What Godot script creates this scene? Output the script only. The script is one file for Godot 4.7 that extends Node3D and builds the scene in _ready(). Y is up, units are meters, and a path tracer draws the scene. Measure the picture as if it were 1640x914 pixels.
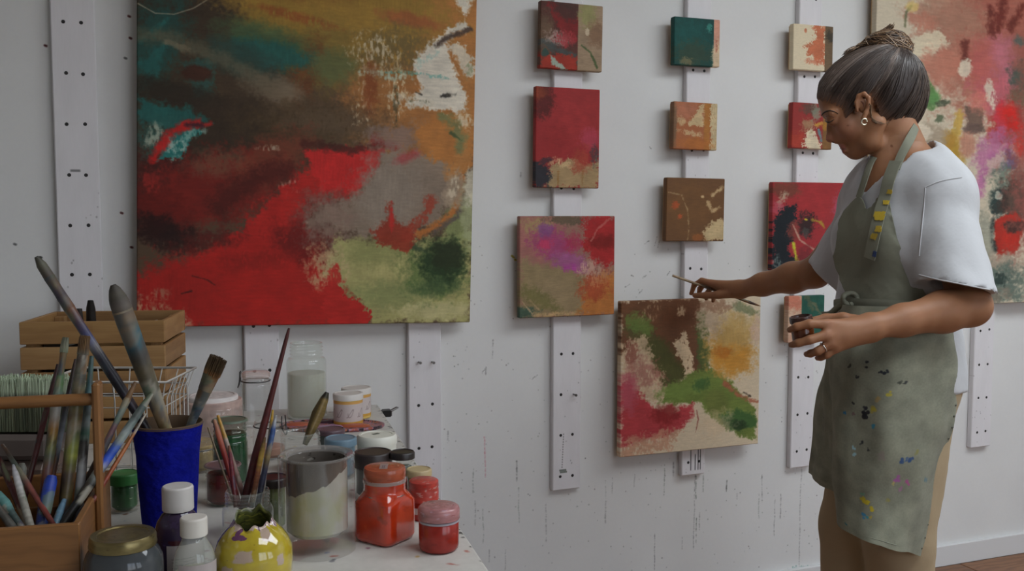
extends Node3D
# A painter's studio: white wall with battens and canvases, a cluttered paint table, a painter at work.

const FOCAL := 1600.0          # focal length in pixels of the 1640 x 914 frame
const EYE := Vector3(0.0, 1.2445, 2.6588)
const TABLE_Y := 0.75
const ROOM_H := 2.75

var view := Basis.from_euler(Vector3(deg_to_rad(-4.2), deg_to_rad(-21.5), 0.0))
var taken := {}
var rng := RandomNumberGenerator.new()
var mats := {}

func _ready():
	rng.seed = 20240611
	# ---- camera, sky, light, exposure
	var cam := Camera3D.new()
	cam.name = "camera"
	add_child(cam)
	cam.position = EYE
	cam.basis = view
	cam.fov = rad_to_deg(2.0 * atan(457.0 / FOCAL))
	cam.near = 0.05
	cam.current = true
	var we := WorldEnvironment.new()
	we.name = "surroundings"
	var env := Environment.new()
	env.background_mode = Environment.BG_SKY
	var sky := Sky.new()
	var sm := ProceduralSkyMaterial.new()
	sm.sky_top_color = Color(0.70, 0.76, 0.84)
	sm.sky_horizon_color = Color(0.86, 0.87, 0.88)
	sm.ground_bottom_color = Color(0.32, 0.31, 0.29)
	sm.ground_horizon_color = Color(0.6, 0.6, 0.59)
	sm.sky_energy_multiplier = 1.0
	sky.sky_material = sm
	env.sky = sky
	env.background_energy_multiplier = 12.0
	env.tonemap_mode = Environment.TONE_MAPPER_LINEAR
	env.tonemap_exposure = 0.385
	env.sdfgi_enabled = true
	env.ssao_enabled = true
	env.ssil_enabled = true
	we.environment = env
	add_child(we)
	ceiling_panel(Vector3(2.75, ROOM_H - 0.05, 1.75), Vector2(2.2, 1.0), 9.2, Color(0.95, 0.98, 1.0), "wide white light panel in the ceiling above the painter")
	ceiling_panel(Vector3(1.15, ROOM_H - 0.05, 2.45), Vector2(1.2, 0.9), 4.0, Color(0.96, 0.98, 1.0), "white light panel in the ceiling above the work table")
	# ---- the place
	noise_tables()
	make_room()
	make_battens()
	make_canvases()
	make_table()
	make_table_things()
	make_painter()

# ------------------------------------------------------------------ placing
func ray(px: float, py: float) -> Vector3:
	return view * Vector3((px - 820.0) / FOCAL, -(py - 457.0) / FOCAL, -1.0)

func at(px: float, py: float, d: float) -> Vector3:
	return EYE + ray(px, py) * d

func on_level(px: float, py: float, h: float) -> Vector3:
	var r := ray(px, py)
	return EYE + r * ((h - EYE.y) / r.y)

func on_wall(px: float, py: float, z := 0.0) -> Vector3:
	var r := ray(px, py)
	return EYE + r * ((z - EYE.z) / r.z)

func depth_of(p: Vector3) -> float:
	return -(view.inverse() * (p - EYE)).z

# ------------------------------------------------------------------ naming
func numbered(called: String) -> String:
	if not taken.has(called):
		taken[called] = 0
		return called
	taken[called] += 1
	return "%s_%03d" % [called, taken[called]]

func thing(called: String, label: String, category: String, where := Vector3.ZERO, turn := Basis(), group := "") -> Node3D:
	var o := Node3D.new()
	o.name = numbered(called)
	add_child(o)
	o.transform = Transform3D(turn, where)
	tag(o, label, category, group)
	return o

func tag(o: Node3D, label: String, category: String, group := "") -> Node3D:
	o.set_meta("label", label)
	o.set_meta("category", category)
	if group != "":
		o.set_meta("group", group)
	return o

func part(called: String, m: Mesh, parent: Node3D, xf := Transform3D()) -> MeshInstance3D:
	var o := MeshInstance3D.new()
	o.name = called
	o.mesh = m
	o.transform = xf
	o.cast_shadow = GeometryInstance3D.SHADOW_CASTING_SETTING_ON
	parent.add_child(o, true)
	return o

func solo(called: String, m: Mesh, label: String, category: String, where := Vector3.ZERO, turn := Basis(), group := "") -> MeshInstance3D:
	var o := part(numbered(called), m, self, Transform3D(turn, where))
	tag(o, label, category, group)
	return o

func struct(called: String, m: Mesh, xf := Transform3D()) -> MeshInstance3D:
	var o := part(called, m, self, xf)
	o.set_meta("kind", "structure")
	return o

# ------------------------------------------------------------------ materials
# a colour as it reads in the room's ordinary light, turned into the base colour of the thing
func tint(r: float, g: float, b: float) -> Color:
	var c := Color(r / 255.0, g / 255.0, b / 255.0).srgb_to_linear()
	return Color(minf(c.r * 1.48, 0.86), minf(c.g * 1.48, 0.86), minf(c.b * 1.48, 0.86)).linear_to_srgb()

func mat(c: Color, rough := 0.6, metal := 0.0) -> StandardMaterial3D:
	var key := "%s/%.3f/%.3f" % [c.to_html(), rough, metal]
	if not mats.has(key):
		var m := StandardMaterial3D.new()
		m.albedo_color = c
		m.roughness = rough
		m.metallic = metal
		mats[key] = m
	return mats[key]

func glass(c := Color(0.60, 0.66, 0.63), a := 0.07) -> StandardMaterial3D:
	var key := "glass%s/%.3f" % [c.to_html(), a]
	if not mats.has(key):
		var m := StandardMaterial3D.new()
		m.albedo_color = Color(c.r, c.g, c.b, a)
		m.transparency = BaseMaterial3D.TRANSPARENCY_ALPHA
		m.roughness = 0.04
		m.metallic_specular = 0.5
		mats[key] = m
	return mats[key]

func textured(tex: Texture2D, rough := 0.6, metal := 0.0) -> StandardMaterial3D:
	var m := StandardMaterial3D.new()
	m.albedo_texture = tex
	m.roughness = rough
	m.metallic = metal
	return m

func painted(rough := 0.55) -> StandardMaterial3D:
	var key := "vertex%.3f" % rough
	if not mats.has(key):
		var m := StandardMaterial3D.new()
		m.vertex_color_use_as_albedo = true
		m.roughness = rough
		mats[key] = m
	return mats[key]

func lin(c: Color) -> Color:
	return c.srgb_to_linear()

var wood_cache := {}
# grain runs along the mesh's own x axis
func wood(light: Color, dark: Color, rough := 0.55, seed_ := 1, fine := 1.0) -> StandardMaterial3D:
	var key := "%s%s%d%.2f" % [light.to_html(), dark.to_html(), seed_, fine]
	if wood_cache.has(key):
		return wood_cache[key]
	var n := FastNoiseLite.new()
	n.seed = seed_
	n.frequency = 1.0
	n.fractal_octaves = 3
	var im := Image.create(256, 256, false, Image.FORMAT_RGB8)
	for y in 256:
		for x in 256:
			var bend := n.get_noise_2d(x * 0.008, y * 0.012) * 14.0
			var ring := 0.5 + 0.5 * sin((y + bend * 2.0) * 0.16 * fine)
			var g := n.get_noise_2d(x * 0.012 + 40.0, y * 0.35) * 0.5 + 0.5
			im.set_pixel(x, y, light.lerp(dark, clampf(ring * ring * 0.55 + g * 0.5 - 0.1, 0.0, 1.0)))
	var m := textured(ImageTexture.create_from_image(im), rough)
	m.uv1_triplanar = true
	m.uv1_scale = Vector3(2.6, 5.0, 5.0)
	wood_cache[key] = m
	return m

# ------------------------------------------------------------------ mesh building
class MB:
	var v := PackedVector3Array()
	var n := PackedVector3Array()
	var uv := PackedVector2Array()
	var c := PackedColorArray()
	var ix := PackedInt32Array()
	var col := Color(1, 1, 1)

	func vert(p: Vector3, nn: Vector3, t := Vector2.ZERO) -> int:
		v.append(p)
		n.append(nn)
		uv.append(t)
		c.append(col)
		return v.size() - 1

	func tri(i: int, j: int, k: int) -> void:
		var g := (v[j] - v[i]).cross(v[k] - v[i])
		if g.length_squared() < 1e-18:
			return
		if g.dot(n[i] + n[j] + n[k]) > 0.0:
			ix.append_array(PackedInt32Array([i, k, j]))
		else:
			ix.append_array(PackedInt32Array([i, j, k]))

	func flat(pts: Array, out: Vector3, uvs := []) -> void:
		var b := v.size()
		for k in pts.size():
			vert(pts[k], out, uvs[k] if uvs.size() else Vector2.ZERO)
		for k in range(1, pts.size() - 1):
			tri(b, b + k, b + k + 1)

	# chamfered box
	func box(o: Vector3, s: Vector3, bs := Basis(), ch := 0.002) -> void:
		var h := s * 0.5
		ch = minf(ch, minf(h.x, minf(h.y, h.z)) * 0.9)
		for ax in 3:
			for sg in [-1.0, 1.0]:
				var a := (ax + 1) % 3
				var b := (ax + 2) % 3
				var nn := Vector3.ZERO
				nn[ax] = sg
				var q := []
				var t := []
				for w in [[-1, -1], [1, -1], [1, 1], [-1, 1]]:
					var p := Vector3.ZERO
					p[ax] = sg * h[ax]
					p[a] = w[0] * (h[a] - ch)
					p[b] = w[1] * (h[b] - ch)
					q.append(o + bs * p)
					t.append(Vector2(w[0] * 0.5 + 0.5, w[1] * 0.5 + 0.5))
				flat(q, bs * nn, t)
		for ax in 3:
			var a := (ax + 1) % 3
			var b := (ax + 2) % 3
			for sa in [-1.0, 1.0]:
				for sb in [-1.0, 1.0]:
					var q := []
					for w in [[0, -1], [0, 1], [1, 1], [1, -1]]:
						var p := Vector3.ZERO
						p[ax] = w[1] * (h[ax] - ch)
						p[a] = sa * (h[a] - (0.0 if w[0] == 0 else ch))
						p[b] = sb * (h[b] - (ch if w[0] == 0 else 0.0))
						q.append(o + bs * p)
					var nn := Vector3.ZERO
					nn[a] = sa
					nn[b] = sb
					flat(q, bs * nn.normalized())
		for sx in [-1.0, 1.0]:
			for sy in [-1.0, 1.0]:
				for sz in [-1.0, 1.0]:
					var sgn := Vector3(sx, sy, sz)
					var q := []
					for ax in 3:
						var p := sgn * (h - Vector3.ONE * ch)
						p[ax] = sgn[ax] * h[ax]
						q.append(o + bs * p)
					flat(q, bs * sgn.normalized())

	# profile of Vector2(radius, height), from the bottom centre outwards and up; turns about y
	func lathe(prof: Array, seg := 32, xf := Transform3D(), wob := 0.0, seed_ := 0) -> void:
		var k := prof.size()
		var sn := []
		var len_ := [0.0]
		for i in k - 1:
			var d: Vector2 = prof[i + 1] - prof[i]
			sn.append(Vector2(d.y, -d.x).normalized())
			len_.append(len_[i] + d.length())
		var total: float = maxf(len_[k - 1], 1e-6)
		for i in k - 1:
			var n0: Vector2 = sn[i]
			var n1: Vector2 = sn[i]
			if i > 0 and sn[i].dot(sn[i - 1]) > 0.72:
				n0 = (sn[i] + sn[i - 1]).normalized()
			if i < k - 2 and sn[i].dot(sn[i + 1]) > 0.72:
				n1 = (sn[i] + sn[i + 1]).normalized()
			var base := v.size()
			for j in seg + 1:
				var a := TAU * j / seg
				var ca := cos(a)
				var sa := sin(a)
				for e in 2:
					var pr: Vector2 = prof[i + e]
					var nn: Vector2 = n0 if e == 0 else n1
					var rr := pr.x
					if wob > 0.0:
						rr *= 1.0 + wob * (sin(a * 2.0 + seed_ + pr.y * 20.0) + 0.6 * sin(a * 3.0 + seed_ * 2.0 - pr.y * 31.0))
					vert(xf * Vector3(rr * ca, pr.y, rr * sa), (xf.basis * Vector3(nn.x * ca, nn.y, nn.x * sa)).normalized(), Vector2(float(j) / seg, 1.0 - len_[i + e] / total))
			for j in seg:
				var b := base + j * 2
				tri(b, b + 1, b + 3)
				tri(b, b + 3, b + 2)

	# rows of points, smooth; wrap joins the last column with the first
	func grid(rows: Array, wrap := false, hint := Vector3.ZERO, cols := []) -> void:
		var nr := rows.size()
		var nc: int = rows[0].size()
		var base := v.size()
		var width := nc + (1 if wrap else 0)
		for r in nr:
			for q in width:
				var w := q % nc
				var p: Vector3 = rows[r][w]
				var l: Vector3 = rows[r][(w - 1 + nc) % nc] if wrap or w > 0 else p
				var rt: Vector3 = rows[r][(w + 1) % nc] if wrap or w < nc - 1 else p
				var u: Vector3 = rows[maxi(r - 1, 0)][w]
				var d: Vector3 = rows[mini(r + 1, nr - 1)][w]
				var nn := (rt - l).cross(d - u)
				if nn.length_squared() < 1e-20:
					nn = Vector3.UP * 1e-6
				if cols.size():
					col = cols[r][w]
				vert(p, nn.normalized(), Vector2(float(q) / (width - 1), float(r) / maxf(nr - 1, 1)))
		# turn the normals outwards
		var s := 0.0
		if hint != Vector3.ZERO:
			for k in range(base, v.size()):
				s += n[k].dot(hint)
		else:
			var mid := Vector3.ZERO
			for k in range(base, v.size()):
				mid += v[k]
			mid /= float(v.size() - base)
			for k in range(base, v.size()):
				s += n[k].dot(v[k] - mid)
		if s < 0.0:
			for k in range(base, v.size()):
				n[k] = -n[k]
		for r in nr - 1:
			for q in width - 1:
				var b := base + r * width + q
				tri(b, b + 1, b + width + 1)
				tri(b, b + width + 1, b + width)

	# a round or flattened tube along a path; radii one for each point, flat squeezes along ref
	func tube(path: PackedVector3Array, radii: PackedFloat32Array, sides := 8, ref := Vector3.UP, squeeze := 1.0, cols := []) -> void:
		var rows := []
		var crow := []
		var k := path.size()
		var last := ref
		for i in k:
			var t := (path[mini(i + 1, k - 1)] - path[maxi(i - 1, 0)]).normalized()
			var a := last - t * t.dot(last)
			if a.length() < 0.05:
				a = Vector3.RIGHT - t * t.x
			a = a.normalized()
			last = a
			var b := t.cross(a)
			var ring := PackedVector3Array()
			var cr := []
			for j in sides:
				var w := TAU * j / sides
				ring.append(path[i] + (a * cos(w) * squeeze + b * sin(w)) * radii[i])
				if cols.size():
					cr.append(cols[i])
			rows.append(ring)
			crow.append(cr)
		for i in [0, k - 1]:
			if cols.size():
				if cols[i] is PackedColorArray:
					col = cols[i][0]
				else:
					col = cols[i]
			var t := (path[1] - path[0]).normalized() * -1.0 if i == 0 else (path[k - 1] - path[k - 2]).normalized()
			var q := []
			for p in rows[i]:
				q.append(p)
			flat(q, t)
		var start := v.size()
		var width := sides + 1
		for i in k:
			for j in width:
				var p: Vector3 = rows[i][j % sides]
				if cols.size():
					if cols[i] is PackedColorArray:
						col = cols[i][j % sides]
					else:
						col = cols[i]
				var d := p - path[i]
				vert(p, d.normalized() if d.length() > 1e-7 else Vector3.UP, Vector2(float(j) / sides, float(i) / (k - 1)))
		for i in k - 1:
			for j in sides:
				var b := start + i * width + j
				tri(b, b + 1, b + width + 1)
				tri(b, b + width + 1, b + width)

	# cloth of real thickness over rows of points
	func sheet(rows: Array, thick: float, out: Vector3) -> void:
		var nr := rows.size()
		var nc: int = rows[0].size()
		var back := []
		for r in nr:
			var ring := PackedVector3Array()
			for q in nc:
				var p: Vector3 = rows[r][q]
				var nn: Vector3 = (rows[r][mini(q + 1, nc - 1)] - rows[r][maxi(q - 1, 0)]).cross(rows[mini(r + 1, nr - 1)][q] - rows[maxi(r - 1, 0)][q])
				nn = nn.normalized()
				ring.append(p + nn * thick)
			back.append(ring)
		# which side is out
		var s := 0.0
		for r in nr:
			for q in nc:
				s += (back[r][q] - rows[r][q]).dot(out)
		var front := rows
		if s > 0.0:
			front = back
			back = rows
		grid(front, false, out)
		grid(back, false, -out)
		for side in 4:
			var a := PackedVector3Array()
			var b := PackedVector3Array()
			var m := nc if side < 2 else nr
			for i in m:
				var r := (0 if side == 0 else nr - 1) if side < 2 else i
				var q := i if side < 2 else (0 if side == 2 else nc - 1)
				a.append(front[r][q])
				b.append(back[r][q])
			grid([a, b], false, a[m / 2] - (rows[nr / 2][nc / 2] as Vector3))

	func join(o: MB) -> void:
		var base := v.size()
		v.append_array(o.v)
		n.append_array(o.n)
		uv.append_array(o.uv)
		c.append_array(o.c)
		for i in o.ix:
			ix.append(i + base)

	func mesh(m: Material) -> ArrayMesh:
		var arr := []
		arr.resize(Mesh.ARRAY_MAX)
		arr[Mesh.ARRAY_VERTEX] = v
		arr[Mesh.ARRAY_NORMAL] = n
		arr[Mesh.ARRAY_TEX_UV] = uv
		arr[Mesh.ARRAY_COLOR] = c
		arr[Mesh.ARRAY_INDEX] = ix
		var am := ArrayMesh.new()
		am.add_surface_from_arrays(Mesh.PRIMITIVE_TRIANGLES, arr)
		am.surface_set_material(0, m)
		return am

func box_mesh(s: Vector3, m: Material, ch := 0.002, o := Vector3.ZERO, bs := Basis()) -> ArrayMesh:
	var b := MB.new()
	b.box(o, s, bs, ch)
	return b.mesh(m)

func lathe_mesh(prof: Array, m: Material, seg := 32, wob := 0.0) -> ArrayMesh:
	var b := MB.new()
	b.lathe(prof, seg, Transform3D(), wob, 3)
	return b.mesh(m)

func tube_mesh(pts: Array, radii: Array, m: Material, sides := 8, ref := Vector3.UP, squeeze := 1.0) -> ArrayMesh:
	var b := MB.new()
	b.tube(PackedVector3Array(pts), PackedFloat32Array(radii), sides, ref, squeeze)
	return b.mesh(m)

func smooth_path(pts: Array, per := 6) -> PackedVector3Array:
	var out := PackedVector3Array()
	var k := pts.size()
	for i in k - 1:
		for s in per:
			var t := float(s) / per
			out.append((pts[i] as Vector3).cubic_interpolate(pts[i + 1], pts[maxi(i - 1, 0)], pts[mini(i + 2, k - 1)], t))
	out.append(pts[k - 1])
	return out

# a basis whose y axis runs along d
func upright(d: Vector3, side := Vector3.RIGHT) -> Basis:
	var y := d.normalized()
	var z := side.cross(y)
	if z.length() < 0.05:
		z = Vector3.FORWARD.cross(y)
	z = z.normalized()
	return Basis(y.cross(z), y, z)

func ceiling_panel(where: Vector3, size: Vector2, energy: float, c: Color, label: String) -> void:
	var t := thing("ceiling_light", label, "light", where, Basis(), "ceiling light panels")
	var fr := MB.new()
	for s in [-1.0, 1.0]:
		fr.box(Vector3(s * size.x * 0.5, 0, 0), Vector3(0.03, 0.06, size.y + 0.03), Basis(), 0.003)
		fr.box(Vector3(0, 0, s * size.y * 0.5), Vector3(size.x - 0.03, 0.06, 0.03), Basis(), 0.003)
	part("frame", fr.mesh(mat(Color(0.8, 0.8, 0.8), 0.4)), t)
	var em := StandardMaterial3D.new()
	em.albedo_color = Color(0.85, 0.85, 0.85)
	em.emission_enabled = true
	em.emission = c
	em.emission_energy_multiplier = 3.0
	part("diffuser", box_mesh(Vector3(size.x - 0.03, 0.012, size.y - 0.03), em, 0.001), t)
	var l := AreaLight3D.new()
	l.name = "panel_light"
	l.area_size = size - Vector2(0.06, 0.06)
	l.light_color = c
	l.light_energy = energy
	l.area_range = 12.0
	l.shadow_enabled = true
	t.add_child(l)
	l.position = Vector3(0, -0.04, 0)
	l.rotation = Vector3(-PI / 2.0, 0, 0)

# ------------------------------------------------------------------ the room
const X0 := -1.9
const X1 := 4.3
const Z1 := 4.6

func slab(called: String, lo: Vector3, hi: Vector3, m: Material) -> MeshInstance3D:
	return struct(called, box_mesh(hi - lo, m, 0.001), Transform3D(Basis(), (lo + hi) * 0.5))

func make_room() -> void:
	var white := mat(Color(0.86, 0.86, 0.855), 0.75)
	# back wall: one plane carries the drips and specks of paint, a slab stands behind it
	var wb := MB.new()
	wb.box(Vector3((X0 + X1) * 0.5, ROOM_H * 0.5, -0.06), Vector3(X1 - X0 + 0.24, ROOM_H, 0.12), Basis(), 0.001)
	for i in wb.v.size():
		wb.uv[i] = Vector2((wb.v[i].x + 0.5) / 4.0, (2.0 - wb.v[i].y) / 2.0)
	var wm := textured(ImageTexture.create_from_image(wall_paint()), 0.7)
	wm.texture_repeat = false
	struct("wall_back", wb.mesh(wm))
	# left and right walls, and the wall behind the camera with two tall windows
	slab("wall_left", Vector3(X0 - 0.12, 0, 0), Vector3(X0, ROOM_H, Z1), white)
	slab("wall_right", Vector3(X1, 0, 0), Vector3(X1 + 0.12, ROOM_H, Z1), white)
	var fr := MB.new()
	var wins := [[0.6, 2.2], [2.5, 4.1]]
	var y0 := 0.85
	var y1 := 2.5
	var cuts := [X0 - 0.12]
	for w in wins:
		cuts.append_array(w)
	cuts.append(X1 + 0.12)
	for i in range(0, cuts.size(), 2):
		fr.box(Vector3((cuts[i] + cuts[i + 1]) * 0.5, ROOM_H * 0.5, Z1 + 0.06), Vector3(cuts[i + 1] - cuts[i], ROOM_H, 0.12), Basis(), 0.001)
	for w in wins:
		fr.box(Vector3((w[0] + w[1]) * 0.5, y0 * 0.5, Z1 + 0.06), Vector3(w[1] - w[0], y0, 0.12), Basis(), 0.001)
		fr.box(Vector3((w[0] + w[1]) * 0.5, (y1 + ROOM_H) * 0.5, Z1 + 0.06), Vector3(w[1] - w[0], ROOM_H - y1, 0.12), Basis(), 0.001)
	struct("wall_front", fr.mesh(white))
	var n := 1
	for w in wins:
		var wf := MB.new()
		var cx: float = (w[0] + w[1]) * 0.5
		var ww: float = w[1] - w[0]
		for s in [-1.0, 0.0, 1.0]:
			wf.box(Vector3(cx + s * (ww * 0.5 - 0.025), (y0 + y1) * 0.5, Z1 + 0.05), Vector3(0.05, y1 - y0, 0.06), Basis(), 0.004)
		for s in [-1.0, 1.0]:
			wf.box(Vector3(cx, (y0 + y1) * 0.5 + s * ((y1 - y0) * 0.5 - 0.025), Z1 + 0.05), Vector3(ww - 0.1, 0.05, 0.06), Basis(), 0.004)
		var o := struct("window_%d" % n, wf.mesh(mat(Color(0.8, 0.8, 0.79), 0.4)))
		part("pane", box_mesh(Vector3(ww - 0.06, y1 - y0 - 0.06, 0.006), glass(Color(0.95, 0.97, 0.97), 0.06), 0.0005), o, Transform3D(Basis(), Vector3(cx, (y0 + y1) * 0.5, Z1 + 0.05)))
		n += 1
	slab("ceiling", Vector3(X0 - 0.12, ROOM_H, -0.12), Vector3(X1 + 0.12, ROOM_H + 0.12, Z1 + 0.12), white)
	slab("baseboard_back", Vector3(X0, 0.0, 0.0), Vector3(X1, 0.072, 0.016), mat(Color(0.85, 0.85, 0.85), 0.5))
	# wooden floor: a bed and boards that run along the wall
	var fl := slab("floor", Vector3(X0 - 0.12, -0.14, -0.12), Vector3(X1 + 0.12, -0.014, Z1 + 0.12), mat(Color(0.2, 0.15, 0.11), 0.8))
	var kinds := [wood(Color(0.56, 0.40, 0.28), Color(0.42, 0.28, 0.19), 0.5, 11), wood(Color(0.52, 0.37, 0.26), Color(0.38, 0.26, 0.18), 0.5, 12), wood(Color(0.60, 0.44, 0.31), Color(0.45, 0.31, 0.21), 0.5, 13)]
	var meshes := []
	for k in kinds:
		meshes.append(box_mesh(Vector3(1.545, 0.014, 0.137), k, 0.0015))
	var row := 0
	var z := 0.085
	while z < Z1:
		for i in 4:
			part("plank", meshes[(row * 2 + i * 5 + row / 3) % 3], fl, Transform3D(Basis(), Vector3(X0 + 0.775 + i * 1.55, 0.07 - 0.007 + 0.007 * 0.0, z) - fl.position - Vector3(0, 0.07, 0)))
		z += 0.139
		row += 1

# drips, dashes and specks of paint that have landed on the white wall; 4 m by 2 m from x = -0.5, y = 2
func wall_paint() -> Image:
	var im := Image.create(2048, 1024, false, Image.FORMAT_RGB8)
	var base := Color(0.86, 0.86, 0.855)
	im.fill(base)
	var r := RandomNumberGenerator.new()
	r.seed = 5
	# faint roller mottling
	for y in range(0, 1024, 2):
		for x in range(0, 2048, 2):
			var g := na(x * 0.35, y * 0.35) * 0.020 + nb(x, y) * 0.008 - 0.012
			im.fill_rect(Rect2i(x, y, 2, 2), Color(base.r + g, base.g + g, base.b + g * 0.9))
	var inks := [Color(0.16, 0.17, 0.15), Color(0.28, 0.33, 0.28), Color(0.36, 0.36, 0.36), Color(0.20, 0.14, 0.12)]
	# long drips: x px, y px from, y px to, colour
	var drips := [[775, 700, 765, 4], [758, 750, 790, 1], [760, 800, 842, 0], [773, 815, 870, 1], [827, 737, 772, 0], [830, 780, 838, 1], [874, 805, 870, 2], [809, 880, 914, 2], [783, 880, 900, 2],
		[969, 770, 800, 1], [980, 765, 790, 0], [970, 800, 838, 2], [1016, 760, 780, 2], [1064, 750, 795, 1], [1078, 740, 765, 2], [1115, 740, 800, 1], [1113, 760, 880, 2], [1126, 720, 752, 0], [1126, 760, 788, 1],
		[1164, 770, 788, 0], [1220, 760, 805, 0], [1215, 790, 832, 1], [1241, 800, 858, 0], [1250, 790, 830, 2], [1284, 740, 914, 2], [1120, 820, 850, 2], [1048, 855, 914, 2], [1115, 830, 870, 1], [1092, 860, 880, 2], [1180, 790, 800, 2],
		[789, 540, 575, 2], [778, 590, 600, 2], [717, 690, 712, 2], [1290, 620, 740, 2], [834, 275, 285, 2]]
	for d in drips:
		var a := on_wall(d[0], d[1])
		var b := on_wall(d[0], d[2])
		var ink: Color = Color(0.75, 0.35, 0.42) if d[3] == 4 else inks[d[3]]
		var x := (a.x + 0.5) * 512.0
		var wide := r.randf_range(0.7, 1.5)
		for y in range(int((2.0 - a.y) * 512.0), int((2.0 - b.y) * 512.0)):
			if r.randf() < 0.25:
				continue
			x += r.randf_range(-0.25, 0.25)
			dab(im, x, y, wide * r.randf_range(0.5, 1.1), ink, r.randf_range(0.08, 0.38))
	# marks and dashes: x, y, dx, dy
	for m in [[1040, 385, -8, 5], [1052, 378, -4, 14], [1056, 384, -3, 12], [1008, 455, -8, 4], [1022, 470, 6, -6], [1035, 440, -6, 4], [860, 600, -8, 6], [778, 588, -6, 8], [1068, 440, 4, -6], [1040, 235, 3, 3], [1095, 270, 4, 6], [1010, 440, 4, 2]]:
		for k in 10:
			var p := on_wall(m[0] + m[2] * k / 9.0, m[1] + m[3] * k / 9.0)
			dab(im, (p.x + 0.5) * 512.0, (2.0 - p.y) * 512.0 + r.randf_range(-0.8, 0.8), r.randf_range(0.2, 0.8), inks[0], r.randf_range(0.1, 0.55))
	# specks
	for s in [[71, 72, 5], [63, 411, 0], [22, 390, 2], [207, 60, 5], [205, 25, 5], [193, 340, 5], [209, 395, 5], [199, 92, 2], [821, 411, 6], [824, 415, 6], [819, 409, 6]]:
		var p := on_wall(s[0], s[1])
		var ink: Color = Color(0.28, 0.10, 0.10) if s[2] == 5 else (Color(0.62, 0.56, 0.20) if s[2] == 6 else inks[s[2]])
		for k in 3:
			dab(im, (p.x + 0.5) * 512.0 + k * 0.9, (2.0 - p.y) * 512.0 + k * 0.3, 1.3, ink, 0.9)
	for k in 420:
		var px := r.randf_range(640, 1330)
		var py := r.randf_range(520, 914) if r.randf() < 0.85 else r.randf_range(380, 520)
		var p := on_wall(px, py)
		dab(im, (p.x + 0.5) * 512.0, (2.0 - p.y) * 512.0, r.randf_range(0.4, 1.0), inks[r.randi() % 4], r.randf_range(0.15, 0.6))
	# a green smear above the skirting
	for k in 60:
		var p := on_wall(1268 + r.randf() * 60.0, 908 + r.randf_range(-3, 3))
		dab(im, (p.x + 0.5) * 512.0, (2.0 - p.y) * 512.0, 1.2, Color(0.22, 0.48, 0.42), 0.35)
	return im

func dab(im: Image, x: float, y: float, rad: float, c: Color, a: float) -> void:
	for yy in range(int(y - rad - 1), int(y + rad + 2)):
		for xx in range(int(x - rad - 1), int(x + rad + 2)):
			if xx < 0 or yy < 0 or xx >= im.get_width() or yy >= im.get_height():
				continue
			var t := clampf(rad + 0.5 - Vector2(xx - x, yy - y).length(), 0.0, 1.0) * a
			if t > 0.0:
				im.set_pixel(xx, yy, im.get_pixel(xx, yy).lerp(c, t))

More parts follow.
